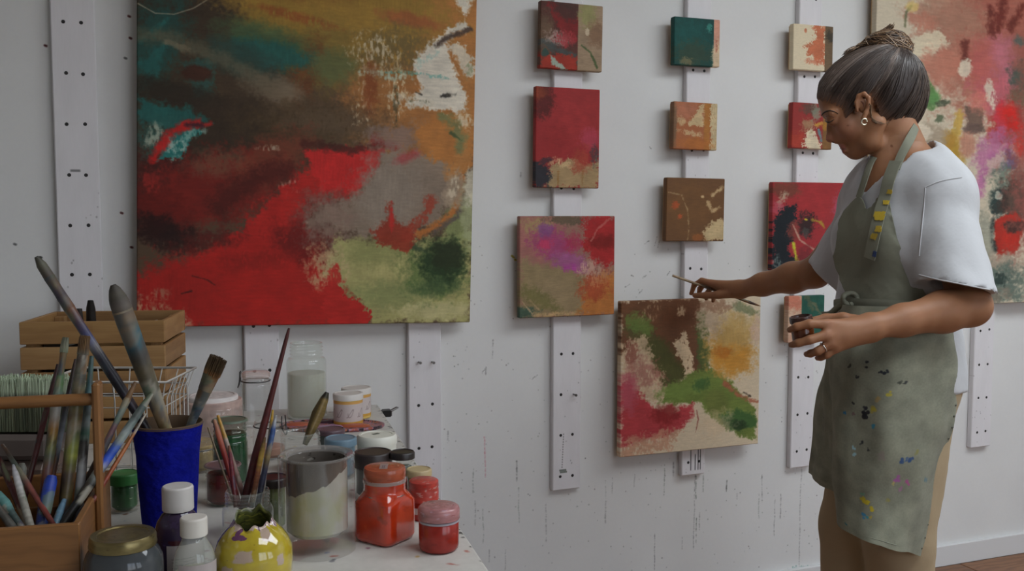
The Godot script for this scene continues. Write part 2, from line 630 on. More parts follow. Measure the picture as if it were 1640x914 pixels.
# ------------------------------------------------------------------ battens
# [centre x on the wall, width, top, bottom, label]
func make_battens() -> void:
	var rows := [
		[-0.087, 0.098, 2.35, 0.25, "white drilled batten on bare wall at the far left edge"],
		[0.340, 0.088, 2.35, 0.25, "white batten behind the large red painting and the tall water jar"],
		[0.780, 0.094, 2.35, 0.25, "white drilled batten running down from the large painting's lower corner"],
		[1.212, 0.090, 2.35, 0.428, "white drilled batten carrying three paintings, ending below the pink square canvas"],
		[1.645, 0.084, 2.35, 0.430, "white drilled batten behind the unfinished green canvas, paint dripped over its foot"],
		[2.052, 0.086, 2.35, 0.415, "white drilled batten between unfinished canvas and painter"],
		[2.824, 0.090, 2.35, 0.415, "white drilled batten behind the painter's back"]]
	var white := mat(Color(0.865, 0.855, 0.865), 0.6)
	var dark := mat(Color(0.07, 0.06, 0.06), 0.5)
	var steel := mat(Color(0.45, 0.44, 0.43), 0.35, 0.8)
	var hole := lathe_mesh([Vector2(0, 0.0016), Vector2(0.0034, 0.0016), Vector2(0.0046, 0.0004), Vector2(0.0056, 0.0), Vector2(0.0056, -0.002)], dark, 12)
	var pin := lathe_mesh([Vector2(0, 0), Vector2(0.0022, 0), Vector2(0.0022, 0.018), Vector2(0.004, 0.018), Vector2(0.004, 0.021), Vector2(0, 0.021)], steel, 10)
	var r := RandomNumberGenerator.new()
	r.seed = 9
	for i in rows.size():
		var w = rows[i]
		var h: float = w[2] - w[3]
		var t := thing("batten", w[4], "batten", Vector3(w[0], w[3], 0), Basis(), "drilled wall battens")
		var b := MB.new()
		b.box(Vector3(0, h * 0.5, 0.011), Vector3(w[1], h, 0.022), Basis(), 0.0025)
		for k in b.v.size():
			b.uv[k] = Vector2((b.v[k].x + w[1] * 0.5) / w[1], 1.0 - b.v[k].y / h)
		var im := Image.create(64, 1024, false, Image.FORMAT_RGB8)
		var base := Color(0.86, 0.85, 0.86)
		for y in 1024:
			for x in 64:
				var g := (nb(x * 3.0 + i * 40, y * 0.3) * 0.5 + na(x + i * 70, y * 0.4)) * 0.03 - 0.015
				im.set_pixel(x, y, Color(base.r + g, base.g + g, base.b + g))
		for k in 26:
			dab(im, r.randf() * 64, 500 + r.randf() * 520, r.randf_range(0.5, 1.3), Color(0.3, 0.28, 0.28), 0.4)
		if i == 0:
			for k in 14:
				dab(im, 22 + k, 1024 * (2.35 - 1.345) / h, 1.3, Color(0.3, 0.3, 0.3), 0.4)
		if i == 3:
			for k in 14:
				dab(im, 24 - k * 0.25, 935 + k * 4, 1.0, Color(0.12, 0.13, 0.12), 0.7)
			for k in 10:
				dab(im, 16 + k * 1.6, 992 + (k % 2) * 3, 1.6, Color(0.2, 0.25, 0.2), 0.7)
		if i == 4:
			for q in [[24, 900], [44, 930], [50, 950], [36, 990]]:
				for k in range(q[1], 1016):
					dab(im, q[0], k, 1.1, Color(0.13, 0.13, 0.14), 0.6)
		part("board", b.mesh(textured(ImageTexture.create_from_image(im), 0.6)), t)
		# drilled holes in pairs
		var y := 0.4705 + 0.1202 * 15 + (0.022 if i == 0 else 0.0)
		while y > w[3] + 0.02:
			for s in [-1.0, 1.0]:
				var p := Vector3(s * 0.0195 + r.randf_range(-0.0015, 0.0015), y - w[3] + r.randf_range(-0.002, 0.002), 0.0215)
				if i == 2 and absf(y - 0.83) < 0.06:
					part("screw", pin, t, Transform3D(Basis(Vector3.RIGHT, PI / 2), p))
				elif i == 3 and absf(y - 0.73) < 0.06 and s > 0:
					part("screw", pin, t, Transform3D(Basis(Vector3.RIGHT, PI / 2), p))
				else:
					part("screw_hole", hole, t, Transform3D(Basis(Vector3.RIGHT, PI / 2), p))
			y -= 0.1202

# ------------------------------------------------------------------ paint on canvas
var NA := PackedFloat32Array()
var NB := PackedFloat32Array()

func noise_tables() -> void:
	var f := FastNoiseLite.new()
	f.seed = 77
	f.noise_type = FastNoiseLite.TYPE_SIMPLEX_SMOOTH
	f.frequency = 0.02
	f.fractal_octaves = 4
	var a := f.get_seamless_image(256, 256)
	f.seed = 78
	f.frequency = 0.12
	f.fractal_octaves = 3
	var b := f.get_seamless_image(256, 256)
	NA.resize(65536)
	NB.resize(65536)
	var da := a.get_data()
	var db := b.get_data()
	for i in 65536:
		NA[i] = da[i] / 255.0
		NB[i] = db[i] / 255.0

func na(x: float, y: float) -> float:
	return NA[(int(x) & 255) | ((int(y) & 255) << 8)]

func nb(x: float, y: float) -> float:
	return NB[(int(x) & 255) | ((int(y) & 255) << 8)]

# paints strokes given in the photograph's pixels of that canvas into a picture of the canvas
# "b": x, y, rx, ry, degrees, colour, opacity, softness, ragged, dry     "p": points, colour, opacity, soft px, ragged px, dry
# "s": points, width, colour, opacity, ragged, dry
func paint_picture(rect: Rect2, scale: float, ground: String, cmds: Array, seed_: int, flip_grain := false) -> Image:
	var w := int(rect.size.x * scale)
	var h := int(rect.size.y * scale)
	var buf := PackedFloat32Array()
	buf.resize(w * h * 3)
	var g := Color(ground)
	for i in w * h:
		buf[i * 3] = g.r
		buf[i * 3 + 1] = g.g
		buf[i * 3 + 2] = g.b
	var sd := seed_ * 37
	for cmd in cmds:
		sd += 61
		var lengthwise := (sd / 61) % 3 != 0
		var kind: String = cmd[0]
		var pts := PackedVector2Array()
		var col: Color
		var op: float
		var soft: float
		var rag: float
		var dry: float
		var grow := 0.0
		var ca := 1.0
		var sa := 0.0
		var cx := 0.0
		var cy := 0.0
		var rx := 1.0
		var ry := 1.0
		var lo: Vector2
		var hi: Vector2
		if kind == "b":
			cx = (cmd[1] - rect.position.x) * scale
			cy = (cmd[2] - rect.position.y) * scale
			rx = cmd[3] * scale
			ry = cmd[4] * scale
			ca = cos(deg_to_rad(cmd[5]))
			sa = sin(deg_to_rad(cmd[5]))
			col = Color(cmd[6])
			op = cmd[7]
			soft = cmd[8] * 0.62
			rag = cmd[9]
			dry = cmd[10] if cmd.size() > 10 else 0.0
			var reach := maxf(rx, ry) * (1.0 + soft + rag * 0.7)
			lo = Vector2(cx - reach, cy - reach)
			hi = Vector2(cx + reach, cy + reach)
		else:
			var o := 2
			var fl: Array = cmd[1]
			for k in range(0, fl.size(), 2):
				pts.append((Vector2(fl[k], fl[k + 1]) - rect.position) * scale)
			if kind == "s":
				grow = cmd[2] * 0.5 * scale
				o = 3
			col = Color(cmd[o])
			op = cmd[o + 1]
			soft = (cmd[o + 2] * 0.6 if kind == "p" else maxf(0.8, cmd[2] * 0.32)) * scale
			rag = (cmd[o + 3] if kind == "p" else cmd[o + 2] * 1.3) * scale
			var di := o + (4 if kind == "p" else 3)
			dry = cmd[di] if cmd.size() > di else 0.0
			lo = pts[0]
			hi = pts[0]
			for p in pts:
				lo = lo.min(p)
				hi = hi.max(p)
			var m := Vector2.ONE * (grow + soft + rag * 0.7 + 1.0)
			lo -= m
			hi += m
		var np := pts.size()
		for y in range(maxi(0, int(lo.y)), mini(h, int(hi.y) + 1)):
			for x in range(maxi(0, int(lo.x)), mini(w, int(hi.x) + 1)):
				var d: float
				if kind == "b":
					var dx := x - cx
					var dy := y - cy
					var ex := (dx * ca + dy * sa) / rx
					var ey := (dy * ca - dx * sa) / ry
					d = sqrt(ex * ex + ey * ey) - 1.0
					if d > soft + rag:
						continue
				else:
					var q := Vector2(x, y)
					var best := 1e12
					var inside := false
					var last := np if kind == "p" else np - 1
					for k in last:
						var a: Vector2 = pts[k]
						var b: Vector2 = pts[(k + 1) % np]
						var e := b - a
						var t := q - a
						var c2 := t - e * clampf(t.dot(e) / maxf(e.length_squared(), 1e-6), 0.0, 1.0)
						best = minf(best, c2.length_squared())
						if kind == "p" and (a.y > q.y) != (b.y > q.y) and q.x < e.x * (q.y - a.y) / e.y + a.x:
							inside = not inside
					d = sqrt(best)
					if kind == "p":
						d = -d if inside else d
					d -= grow
					if d > soft + rag:
						continue
				if rag > 0.0:
					d += rag * ((na(x * 1.7 + sd, y * 1.7) - 0.5) * 1.25 + (nb(x * 1.1 + sd, y * 1.1) - 0.5) * 0.9)
				var t := clampf(0.5 - d / (2.0 * soft + 1e-4), 0.0, 1.0) * op
				if t <= 0.004:
					continue
				if dry > 0.0:
					var gr := nb(x * 0.45 + sd, y * 1.3) if flip_grain else nb(x * 1.2 + sd, y * 0.5)
					t *= smoothstep(dry - 0.16, dry + 0.16, gr * 0.7 + na(x * 2.0, y * 2.0 + sd) * 0.45 - 0.05)
				var sh := 1.0 + (na(x * 0.9 + sd * 3, y * 0.9 + sd) - 0.5) * 0.16 + ((nb(x * 0.22 + sd, y * 1.5) if lengthwise else nb(x * 1.5, y * 0.22 + sd)) - 0.5) * 0.11
				var i := (y * w + x) * 3
				buf[i] += (col.r * sh - buf[i]) * t
				buf[i + 1] += (col.g * sh - buf[i + 1]) * t
				buf[i + 2] += (col.b * sh - buf[i + 2]) * t
	# to base colours, with the grain of brushed paint and of the weave
	var lut := PackedByteArray()
	lut.resize(512)
	for i in 512:
		lut[i] = int(tint(i, i, i).r * 255.0) if i < 256 else 240
	var out := PackedByteArray()
	out.resize(w * h * 3)
	for y in h:
		for x in w:
			var gr := 1.0 + (nb(x * 0.4 + sd, y * 1.6) - 0.5) * 0.07 + (nb(x * 2.1, y * 2.3 + sd) - 0.5) * 0.05 + (0.012 if (x + y) & 1 else -0.012)
			var i := (y * w + x) * 3
			for k in 3:
				out[i + k] = lut[clampi(int(buf[i + k] * gr * 255.0), 0, 255)]
	return Image.create_from_data(w, h, false, Image.FORMAT_RGB8, out)

# a stretched canvas: four picture corners on the wall, thickness, distance from the wall
func canvas(label: String, px: Rect2, centre: Vector2, size: Vector2, thick: float, off: float, tilt: float, img: Image, group := "") -> Node3D:
	var t := thing("painting", label, "painting", Vector3(centre.x, centre.y, off), Basis(Vector3.BACK, tilt), group)
	var b := MB.new()
	b.box(Vector3(0, 0, thick * 0.5), Vector3(size.x, size.y, thick), Basis(), 0.002)
	for k in b.v.size():
		b.uv[k] = Vector2(clampf(b.v[k].x / size.x + 0.5, 0.004, 0.996), clampf(0.5 - b.v[k].y / size.y, 0.004, 0.996))
	var m := textured(ImageTexture.create_from_image(img), 0.62)
	m.metallic_specular = 0.35
	m.texture_repeat = false
	part("canvas", b.mesh(m), t)
	var s := MB.new()
	for q in [-1.0, 1.0]:
		s.box(Vector3(q * (size.x * 0.5 - 0.022), 0, -0.004), Vector3(0.036, size.y - 0.008, 0.008), Basis(), 0.001)
		s.box(Vector3(0, q * (size.y * 0.5 - 0.022), -0.004), Vector3(size.x - 0.08, 0.036, 0.008), Basis(), 0.001)
	part("stretcher", s.mesh(mat(Color(0.72, 0.58, 0.40), 0.7)), t)
	return t

func make_canvases() -> void:
	big_painting()
	right_painting()
	small_paintings()

func big_painting() -> void:
	var r := Rect2(219, -72, 538, 594)
	var c := [
		["b", 300, 60, 190, 190, 0, "#33291e", 1.0, 0.4, 0.3],
		["b", 420, 160, 190, 130, 10, "#3d3022", 0.95, 0.5, 0.3],
		["b", 560, 190, 120, 110, 0, "#54412f", 0.8, 0.5, 0.3],
		["b", 700, 60, 110, 150, 0, "#9c6836", 1.0, 0.3, 0.2],
		["b", 640, 120, 110, 130, 0, "#8f5f33", 0.9, 0.4, 0.3],
		["b", 520, -10, 190, 62, 4, "#84672c", 1.0, 0.35, 0.25],
		["b", 440, -50, 140, 40, 0, "#7a5226", 0.9, 0.5, 0.3],
		["b", 560, 40, 110, 46, 8, "#86682d", 0.9, 0.5, 0.4],
		["b", 430, 30, 60, 28, 0, "#876b2c", 0.7, 0.5, 0.4],
		["b", 500, 80, 55, 60, 60, "#6b5b2b", 0.7, 0.5, 0.4],
		["b", 455, 20, 60, 8, 10, "#7d3a1c", 0.6, 0.7, 0.5, 0.4],
		["b", 640, 6, 46, 12, 6, "#8a4d2c", 0.8, 0.6, 0.5],
		["b", 470, 110, 22, 60, 20, "#5d3017", 0.6, 0.6, 0.6, 0.35],
		["b", 405, 62, 70, 26, 12, "#3f5538", 0.8, 0.6, 0.4],
		["b", 415, 82, 62, 22, 8, "#1f4f49", 0.9, 0.5, 0.5],
		["b", 370, 95, 60, 26, 20, "#2a3f38", 0.8, 0.6, 0.4],
		["b", 515, 95, 34, 28, 0, "#4f5a38", 0.7, 0.6, 0.5],
		["b", 620, 62, 60, 40, 0, "#4b4430", 0.55, 0.6, 0.6, 0.40],
		["b", 245, 75, 40, 70, 20, "#1e4743", 0.75, 0.6, 0.6, 0.25],
		["p", [221, 74, 262, 42, 250, 66, 222, 80], "#235a55", 0.8, 6, 8],
		["p", [221, 110, 260, 80, 250, 135, 221, 130], "#225550", 0.8, 8, 10],
		["p", [285, 108, 330, 95, 330, 150, 300, 160], "#2a4d47", 0.8, 8, 12],
		["b", 305, 122, 22, 13, 0, "#3b2015", 0.95, 0.3, 0.3],
		["s", [221, 68, 262, 68, 300, 82, 350, 100, 400, 125, 440, 138], 20, "#53503f", 0.75, 7],
		["b", 415, 135, 45, 20, 12, "#5f5443", 0.8, 0.6, 0.5],
		["b", 440, 145, 26, 22, 0, "#6b5c4a", 0.7, 0.7, 0.5],
		["s", [262, 78, 292, 86], 7, "#6f6550", 0.7, 4],
		["b", 270, 155, 70, 20, 10, "#262119", 0.8, 0.6, 0.5],
		["s", [221, 23, 245, 35, 272, 34, 300, 22, 325, 3], 1.6, "#8f8672", 0.8, 0.4],
		["b", 350, 215, 130, 50, 5, "#2e2319", 0.8, 0.6, 0.4],
		["b", 480, 190, 110, 34, -4, "#42331f", 0.8, 0.6, 0.5],
		["b", 520, 185, 90, 22, 0, "#5c4c3c", 0.5, 0.7, 0.6, 0.35],
		# reds
		["b", 260, 300, 70, 60, 0, "#3e1511", 0.9, 0.5, 0.5],
		["b", 340, 300, 110, 55, -15, "#6b1c15", 0.9, 0.5, 0.5],
		["b", 420, 250, 70, 34, -30, "#6d3524", 0.75, 0.6, 0.6],
		["b", 330, 262, 40, 20, -10, "#64513c", 0.5, 0.7, 0.6, 0.3],
		["p", [219, 440, 330, 400, 400, 330, 470, 262, 520, 262, 580, 232, 560, 300, 480, 330, 470, 400, 520, 440, 578, 495, 578, 525, 219, 525], "#99201a", 1.0, 12, 22],
		["b", 400, 460, 170, 70, 0, "#941d17", 0.95, 0.4, 0.4],
		["b", 280, 470, 60, 40, 0, "#8a1d17", 0.9, 0.5, 0.5],
		["b", 250, 340, 50, 30, 20, "#57150f", 0.8, 0.6, 0.6],
		["b", 245, 365, 38, 20, 10, "#210d0a", 0.9, 0.6, 0.7],
		["b", 275, 382, 30, 20, -20, "#200f0d", 0.75, 0.6, 0.8, 0.3],
		["b", 320, 385, 46, 14, -12, "#481511", 0.7, 0.6, 0.8, 0.35],
		["s", [340, 330, 365, 300, 400, 280, 440, 268], 34, "#421610", 0.85, 12],
		["b", 470, 385, 50, 30, 20, "#5b1410", 0.85, 0.6, 0.6, 0.25],
		["b", 400, 415, 60, 16, -8, "#701812", 0.6, 0.7, 0.7, 0.4],
		["b", 500, 340, 40, 40, 30, "#5b3a33", 0.6, 0.7, 0.7, 0.3],
		["p", [470, 235, 520, 228, 600, 226, 590, 262, 560, 296, 500, 300, 478, 262], "#a82320", 1.0, 6, 10],
		["s", [470, 222, 540, 230, 600, 218], 12, "#3f1a14", 0.8, 6, 0.2],
		["s", [585, 210, 620, 222], 16, "#7c1f1e", 0.7, 8, 0.3],
		["s", [300, 440, 322, 446, 333, 454], 2.2, "#431310", 0.8, 1],
		["s", [284, 468, 298, 464], 2.6, "#33120f", 0.8, 1],
		# grey middle
		["p", [600, 232, 690, 220, 740, 240, 735, 290, 700, 340, 640, 372, 560, 376, 480, 350, 500, 322, 556, 306], "#77685a", 0.95, 12, 18],
		["b", 610, 300, 55, 60, 10, "#7b6f63", 0.8, 0.6, 0.5],
		["b", 700, 200, 44, 24, 10, "#83736a", 0.7, 0.7, 0.7, 0.3],
		["b", 620, 205, 50, 20, 0, "#75625a", 0.8, 0.6, 0.7, 0.2],
		["b", 510, 345, 40, 40, 20, "#735d52", 0.7, 0.7, 0.8, 0.35],
		["b", 640, 236, 22, 8, -20, "#9c3437", 0.6, 0.8, 0.6],
		# greens below
		["p", [520, 376, 620, 386, 757, 360, 757, 522, 582, 522, 560, 480, 500, 440], "#8b8657", 1.0, 10, 16],
		["b", 640, 420, 90, 30, 4, "#97905f", 0.8, 0.6, 0.6],
		["b", 590, 400, 50, 22, 0, "#6f7145", 0.7, 0.7, 0.7, 0.2],
		["b", 620, 470, 70, 22, -4, "#6c7348", 0.7, 0.7, 0.7, 0.2],
		["b", 735, 350, 30, 40, 20, "#6f7a4c", 0.8, 0.6, 0.6],
		["b", 700, 500, 66, 16, 0, "#a19a70", 0.8, 0.6, 0.7],
		["b", 505, 425, 30, 30, 30, "#a38d69", 0.75, 0.6, 0.9, 0.40],
		["b", 690, 430, 52, 44, 0, "#46592f", 0.75, 0.6, 0.7],
		["b", 703, 418, 40, 38, 0, "#20311a", 0.95, 0.5, 0.6],
		["b", 715, 402, 30, 26, 0, "#222a16", 0.9, 0.5, 0.6],
		["b", 690, 460, 40, 14, -6, "#3d5030", 0.7, 0.7, 0.7, 0.3],
		["s", [648, 386, 672, 396], 8, "#2c3a26", 0.8, 4],
		["p", [508, 520, 500, 470, 520, 440, 535, 470, 560, 480, 578, 500, 578, 524], "#9b211b", 1.0, 3, 12],
		["b", 520, 440, 12, 18, 0, "#a3261f", 0.9, 0.4, 0.8, 0.35],
		# rust crown
		["p", [575, 362, 600, 350, 612, 318, 618, 350, 650, 348, 655, 372, 640, 398, 600, 388], "#7c2a1a", 0.9, 6, 12],
		["p", [609, 352, 614, 312, 619, 352, 614, 366], "#9f2620", 0.95, 3, 3],
		["s", [640, 370, 668, 340, 682, 305], 14, "#83301f", 0.8, 10, 0.3],
		# orange arc at the right
		["p", [690, 160, 757, 150, 757, 250, 735, 262, 700, 240, 660, 230, 650, 190], "#9a6431", 0.95, 8, 14],
		["s", [735, 150, 742, 190, 738, 230, 715, 262], 22, "#9a6a3a", 0.9, 10],
		["s", [738, 270, 728, 320, 700, 350, 662, 366], 12, "#a0602c", 0.9, 6],
		["s", [742, 300, 728, 336, 690, 362], 8, "#4f463f", 0.85, 5],
		["b", 725, 290, 18, 30, 20, "#8c7a66", 0.85, 0.5, 0.7],
		["b", 722, 285, 8, 20, 20, "#b3a68f", 0.7, 0.5, 0.9, 0.45],
		["s", [700, 165, 722, 178, 733, 200, 730, 215], 18, "#676843", 0.9, 8],
		["s", [715, 192, 734, 204], 5, "#35462b", 0.8, 3],
		["b", 748, 330, 14, 50, 0, "#8f9170", 0.7, 0.6, 0.7],
		["b", 750, 285, 10, 30, 0, "#b7b09c", 0.8, 0.5, 0.6],
		# cream
		["p", [700, -72, 757, -72, 735, 0, 700, 20, 680, 40, 655, 60, 648, 90, 662, 120, 640, 150, 720, 156, 742, 150, 740, 122, 722, 98, 712, 62, 700, 40, 740, 10], "#b9b1a2", 1.0, 5, 10],
		["p", [704, 40, 740, 42, 752, 60, 752, 92, 738, 88, 722, 70], "#b4ab9a", 0.9, 4, 12],
		["b", 738, 170, 14, 12, 30, "#b8ab92", 0.8, 0.5, 0.8, 0.4],
		["b", 640, 140, 34, 12, 0, "#b0a794", 0.8, 0.5, 0.9, 0.45],
		["b", 580, 62, 38, 26, 0, "#b7a98e", 0.8, 0.6, 0.9, 0.60],
		["b", 618, 130, 16, 38, 0, "#c0b394", 0.8, 0.6, 0.9, 0.62],
		["b", 562, 150, 14, 60, 0, "#bba98c", 0.7, 0.6, 0.9, 0.68],
		["b", 600, 100, 40, 8, 0, "#9fb0a0", 0.7, 0.6, 0.9, 0.5],
		["s", [600, 97, 660, 95, 712, 100], 4, "#4f8a80", 0.6, 4, 0.5],
		["s", [655, 80, 672, 66, 690, 56], 8, "#8ca79d", 0.6, 8, 0.45],
		["s", [686, 45, 700, 32, 724, 22, 746, 12], 8, "#3f3129", 0.9, 3, 0.2],
		["s", [696, 130, 708, 128], 6, "#26231f", 0.9, 3, 0.3],
		["s", [708, 127, 724, 125], 5, "#3a352e", 0.7, 4, 0.5],
		["s", [642, 142, 672, 140], 5, "#54523a", 0.6, 4, 0.55],
		["s", [652, 126, 662, 130], 3, "#33302a", 0.8, 1.5],
		["s", [722, 62, 728, 90, 742, 100], 7, "#9a6a3c", 0.8, 4],
		["b", 745, 78, 5, 14, 10, "#6f7a5a", 0.6, 0.5, 0.9, 0.4],
		["b", 618, 150, 5, 34, 0, "#3d3b27", 0.7, 0.6, 0.9, 0.5],
		["b", 575, 125, 12, 40, 0, "#6b3417", 0.7, 0.7, 0.6, 0.3],
		# worn lower left corner
		["b", 228, 505, 50, 26, 20, "#a98c6c", 0.8, 0.6, 0.9, 0.45],
		["b", 280, 512, 24, 10, 20, "#a58a6d", 0.8, 0.6, 0.9, 0.45],
		["b", 255, 470, 12, 12, 0, "#9c7d62", 0.6, 0.6, 0.9, 0.5],
		["b", 240, 290, 14, 16, 0, "#8d2620", 0.7, 0.6, 0.9, 0.4],
		["b", 412, 232, 16, 4, 0, "#a99f8a", 0.7, 0.6, 0.9, 0.55],
		["b", 450, 292, 14, 12, 0, "#b08a78", 0.6, 0.6, 0.9, 0.68],
		["p", [221, 165, 300, 178, 320, 195, 262, 212, 222, 205], "#1f534f", 0.9, 8, 12],
		["b", 250, 220, 36, 26, -30, "#2b544e", 0.7, 0.6, 0.7, 0.35],
		["p", [245, 262, 262, 225, 286, 200, 327, 197, 300, 222, 284, 255, 262, 258], "#226661", 0.95, 3, 8],
		["b", 245, 222, 15, 16, 0, "#8d9484", 0.85, 0.5, 0.9, 0.50],
		["b", 272, 235, 14, 18, 30, "#8fa096", 0.85, 0.5, 0.9, 0.50],
		["b", 300, 216, 18, 9, -30, "#7fa096", 0.7, 0.5, 0.9, 0.50],
		["s", [244, 258, 254, 236, 270, 215, 288, 204, 306, 200], 13, "#a81f1b", 0.95, 5],
		["s", [305, 205, 326, 199], 6, "#94221c", 0.95, 3],
		["s", [290, 203, 312, 202], 7, "#2c1822", 0.8, 3]]
	canvas("large abstract painting in red, brown, ochre and green above the table", r, Vector2(0.4808, 1.4164), Vector2(0.864, 0.93), 0.024, 0.031, -0.026, paint_picture(r, 1.0, "#4a3a2b", c, 1))

func right_painting() -> void:
	var r := Rect2(1403, -60, 330, 546)
	var c := [
		["b", 1590, 70, 100, 110, 0, "#8b5747", 0.9, 0.5, 0.5],
		["b", 1520, 110, 40, 30, 0, "#96604f", 0.6, 0.6, 0.8, 0.25],
		["b", 1600, 20, 110, 70, 0, "#8a4f42", 0.9, 0.5, 0.4],
		["b", 1520, 20, 60, 40, 10, "#8f6a57", 0.8, 0.6, 0.6, 0.2],
		["b", 1470, 30, 24, 14, 20, "#97604e", 0.7, 0.5, 0.9, 0.3],
		["p", [1460, 60, 1500, 40, 1515, 60, 1490, 90, 1462, 85], "#b3a78f", 0.9, 4, 10],
		["b", 1510, 95, 36, 26, -20, "#9d6553", 0.8, 0.5, 0.7],
		["b", 1600, 110, 46, 60, 10, "#9c4e58", 0.85, 0.5, 0.5],
		["b", 1610, 75, 36, 36, 0, "#9a5e66", 0.7, 0.6, 0.5],
		["b", 1570, 90, 26, 40, 0, "#995046", 0.7, 0.6, 0.6],
		["s", [1545, 84, 1543, 60], 12, "#4f211a", 0.85, 6],
		["s", [1583, 0, 1588, 40], 12, "#532019", 0.85, 6],
		["s", [1605, -20, 1598, 30], 14, "#562019", 0.85, 6],
		["s", [1640, -10, 1618, 28], 12, "#552119", 0.85, 6],
		["s", [1690, -30, 1660, 60], 20, "#6b2a22", 0.8, 8],
		["b", 1640, 105, 20, 26, 0, "#33443a", 0.85, 0.5, 0.6],
		["b", 1660, 60, 40, 50, 0, "#7f4a3c", 0.7, 0.5, 0.5],
		["b", 1635, 48, 10, 8, 0, "#43504a", 0.8, 0.5, 0.7],
		["b", 1640, 140, 24, 16, 0, "#5c4a38", 0.85, 0.6, 0.6],
		["p", [1476, 95, 1484, 115, 1506, 148, 1492, 170, 1478, 160, 1480, 128], "#4d6a3c", 0.95, 3, 5],
		["b", 1496, 150, 10, 14, 0, "#4f7a44", 0.7, 0.5, 0.5],
		["b", 1512, 155, 12, 5, -15, "#38402f", 0.85, 0.5, 0.8],
		["b", 1506, 182, 7, 6, 0, "#3e4a34", 0.8, 0.5, 0.8],
		["p", [1548, 160, 1575, 160, 1580, 198, 1552, 202], "#5d4a3f", 0.95, 4, 6],
		["b", 1562, 195, 18, 8, 0, "#54433c", 0.9, 0.4, 0.5],
		["b", 1545, 100, 9, 16, 0, "#b8ad99", 0.9, 0.4, 0.7],
		["b", 1590, 140, 9, 20, -20, "#b7aa98", 0.9, 0.4, 0.9, 0.35],
		["b", 1570, 150, 16, 16, 0, "#b36a5b", 0.6, 0.6, 0.7],
		["p", [1520, 215, 1540, 160, 1545, 200, 1530, 260, 1516, 262], "#a38540", 0.9, 5, 10],
		["b", 1528, 245, 18, 36, 0, "#95762e", 0.9, 0.5, 0.5],
		["b", 1520, 215, 14, 14, 0, "#8f6a2c", 0.7, 0.5, 0.8],
		["b", 1555, 222, 16, 18, 0, "#9b6a57", 0.85, 0.5, 0.5],
		["b", 1495, 215, 24, 26, 0, "#857765", 0.8, 0.5, 0.6],
		["b", 1480, 205, 14, 13, 0, "#b9ae9c", 0.9, 0.4, 0.5],
		["b", 1620, 190, 30, 42, 20, "#8f2a24", 0.95, 0.4, 0.5],
		["p", [1602, 150, 1612, 140, 1620, 200, 1606, 210, 1596, 180], "#a5333c", 0.9, 4, 8],
		["s", [1620, 165, 1640, 200, 1650, 230], 24, "#b3221c", 0.95, 6],
		["b", 1600, 230, 26, 40, 30, "#955a78", 0.85, 0.5, 0.6],
		["s", [1572, 300, 1580, 275, 1600, 240], 16, "#93567b", 0.85, 7],
		["b", 1625, 245, 14, 16, 0, "#4f4066", 0.8, 0.5, 0.6],
		["b", 1600, 260, 14, 30, 20, "#a99a86", 0.7, 0.5, 0.8],
		["b", 1625, 275, 28, 20, 0, "#4c5a50", 0.75, 0.5, 0.8, 0.2],
		["b", 1610, 315, 16, 26, 0, "#22302e", 0.95, 0.4, 0.5],
		["b", 1640, 310, 30, 40, 0, "#3a2a24", 0.85, 0.4, 0.6],
		["b", 1608, 302, 6, 8, 0, "#a5a494", 0.8, 0.4, 0.8],
		["p", [1602, 345, 1620, 336, 1640, 330, 1660, 350, 1640, 405, 1620, 400, 1612, 412, 1602, 380], "#932a20", 1.0, 4, 6],
		["b", 1630, 375, 14, 16, 0, "#a52a1f", 0.8, 0.6, 0.6],
		["s", [1600, 345, 1598, 375, 1606, 395], 8, "#1f2624", 0.9, 3],
		["b", 1640, 355, 20, 10, 0, "#262723", 0.8, 0.5, 0.7],
		["b", 1600, 420, 50, 22, 0, "#86796a", 0.85, 0.5, 0.7],
		["b", 1610, 452, 60, 30, 0, "#4c5a52", 0.85, 0.5, 0.8, 0.2],
		["b", 1612, 445, 20, 12, 0, "#26332f", 0.85, 0.5, 0.9, 0.35],
		["b", 1590, 470, 40, 12, 0, "#6f6558", 0.8, 0.5, 0.8],
		["b", 1585, 380, 14, 50, 0, "#7f8072", 0.8, 0.5, 0.7],
		["b", 1690, 250, 60, 150, 0, "#7c463e", 0.8, 0.5, 0.6, 0.2],
		["s", [1447, 40, 1448, 18, 1456, 8], 4, "#5a5b41", 0.9, 1.5],
		["b", 1458, 8, 10, 8, 0, "#b09a58", 0.7, 0.5, 0.7],
		["b", 1450, 300, 40, 120, 0, "#a39682", 0.5, 0.6, 0.8, 0.3]]
	canvas("tall abstract painting in cream, salmon and crimson behind the painter", r, Vector2(2.72, 1.49), Vector2(0.875, 1.125), 0.024, 0.031, 0.0, paint_picture(r, 1.0, "#aba08c", c, 2))

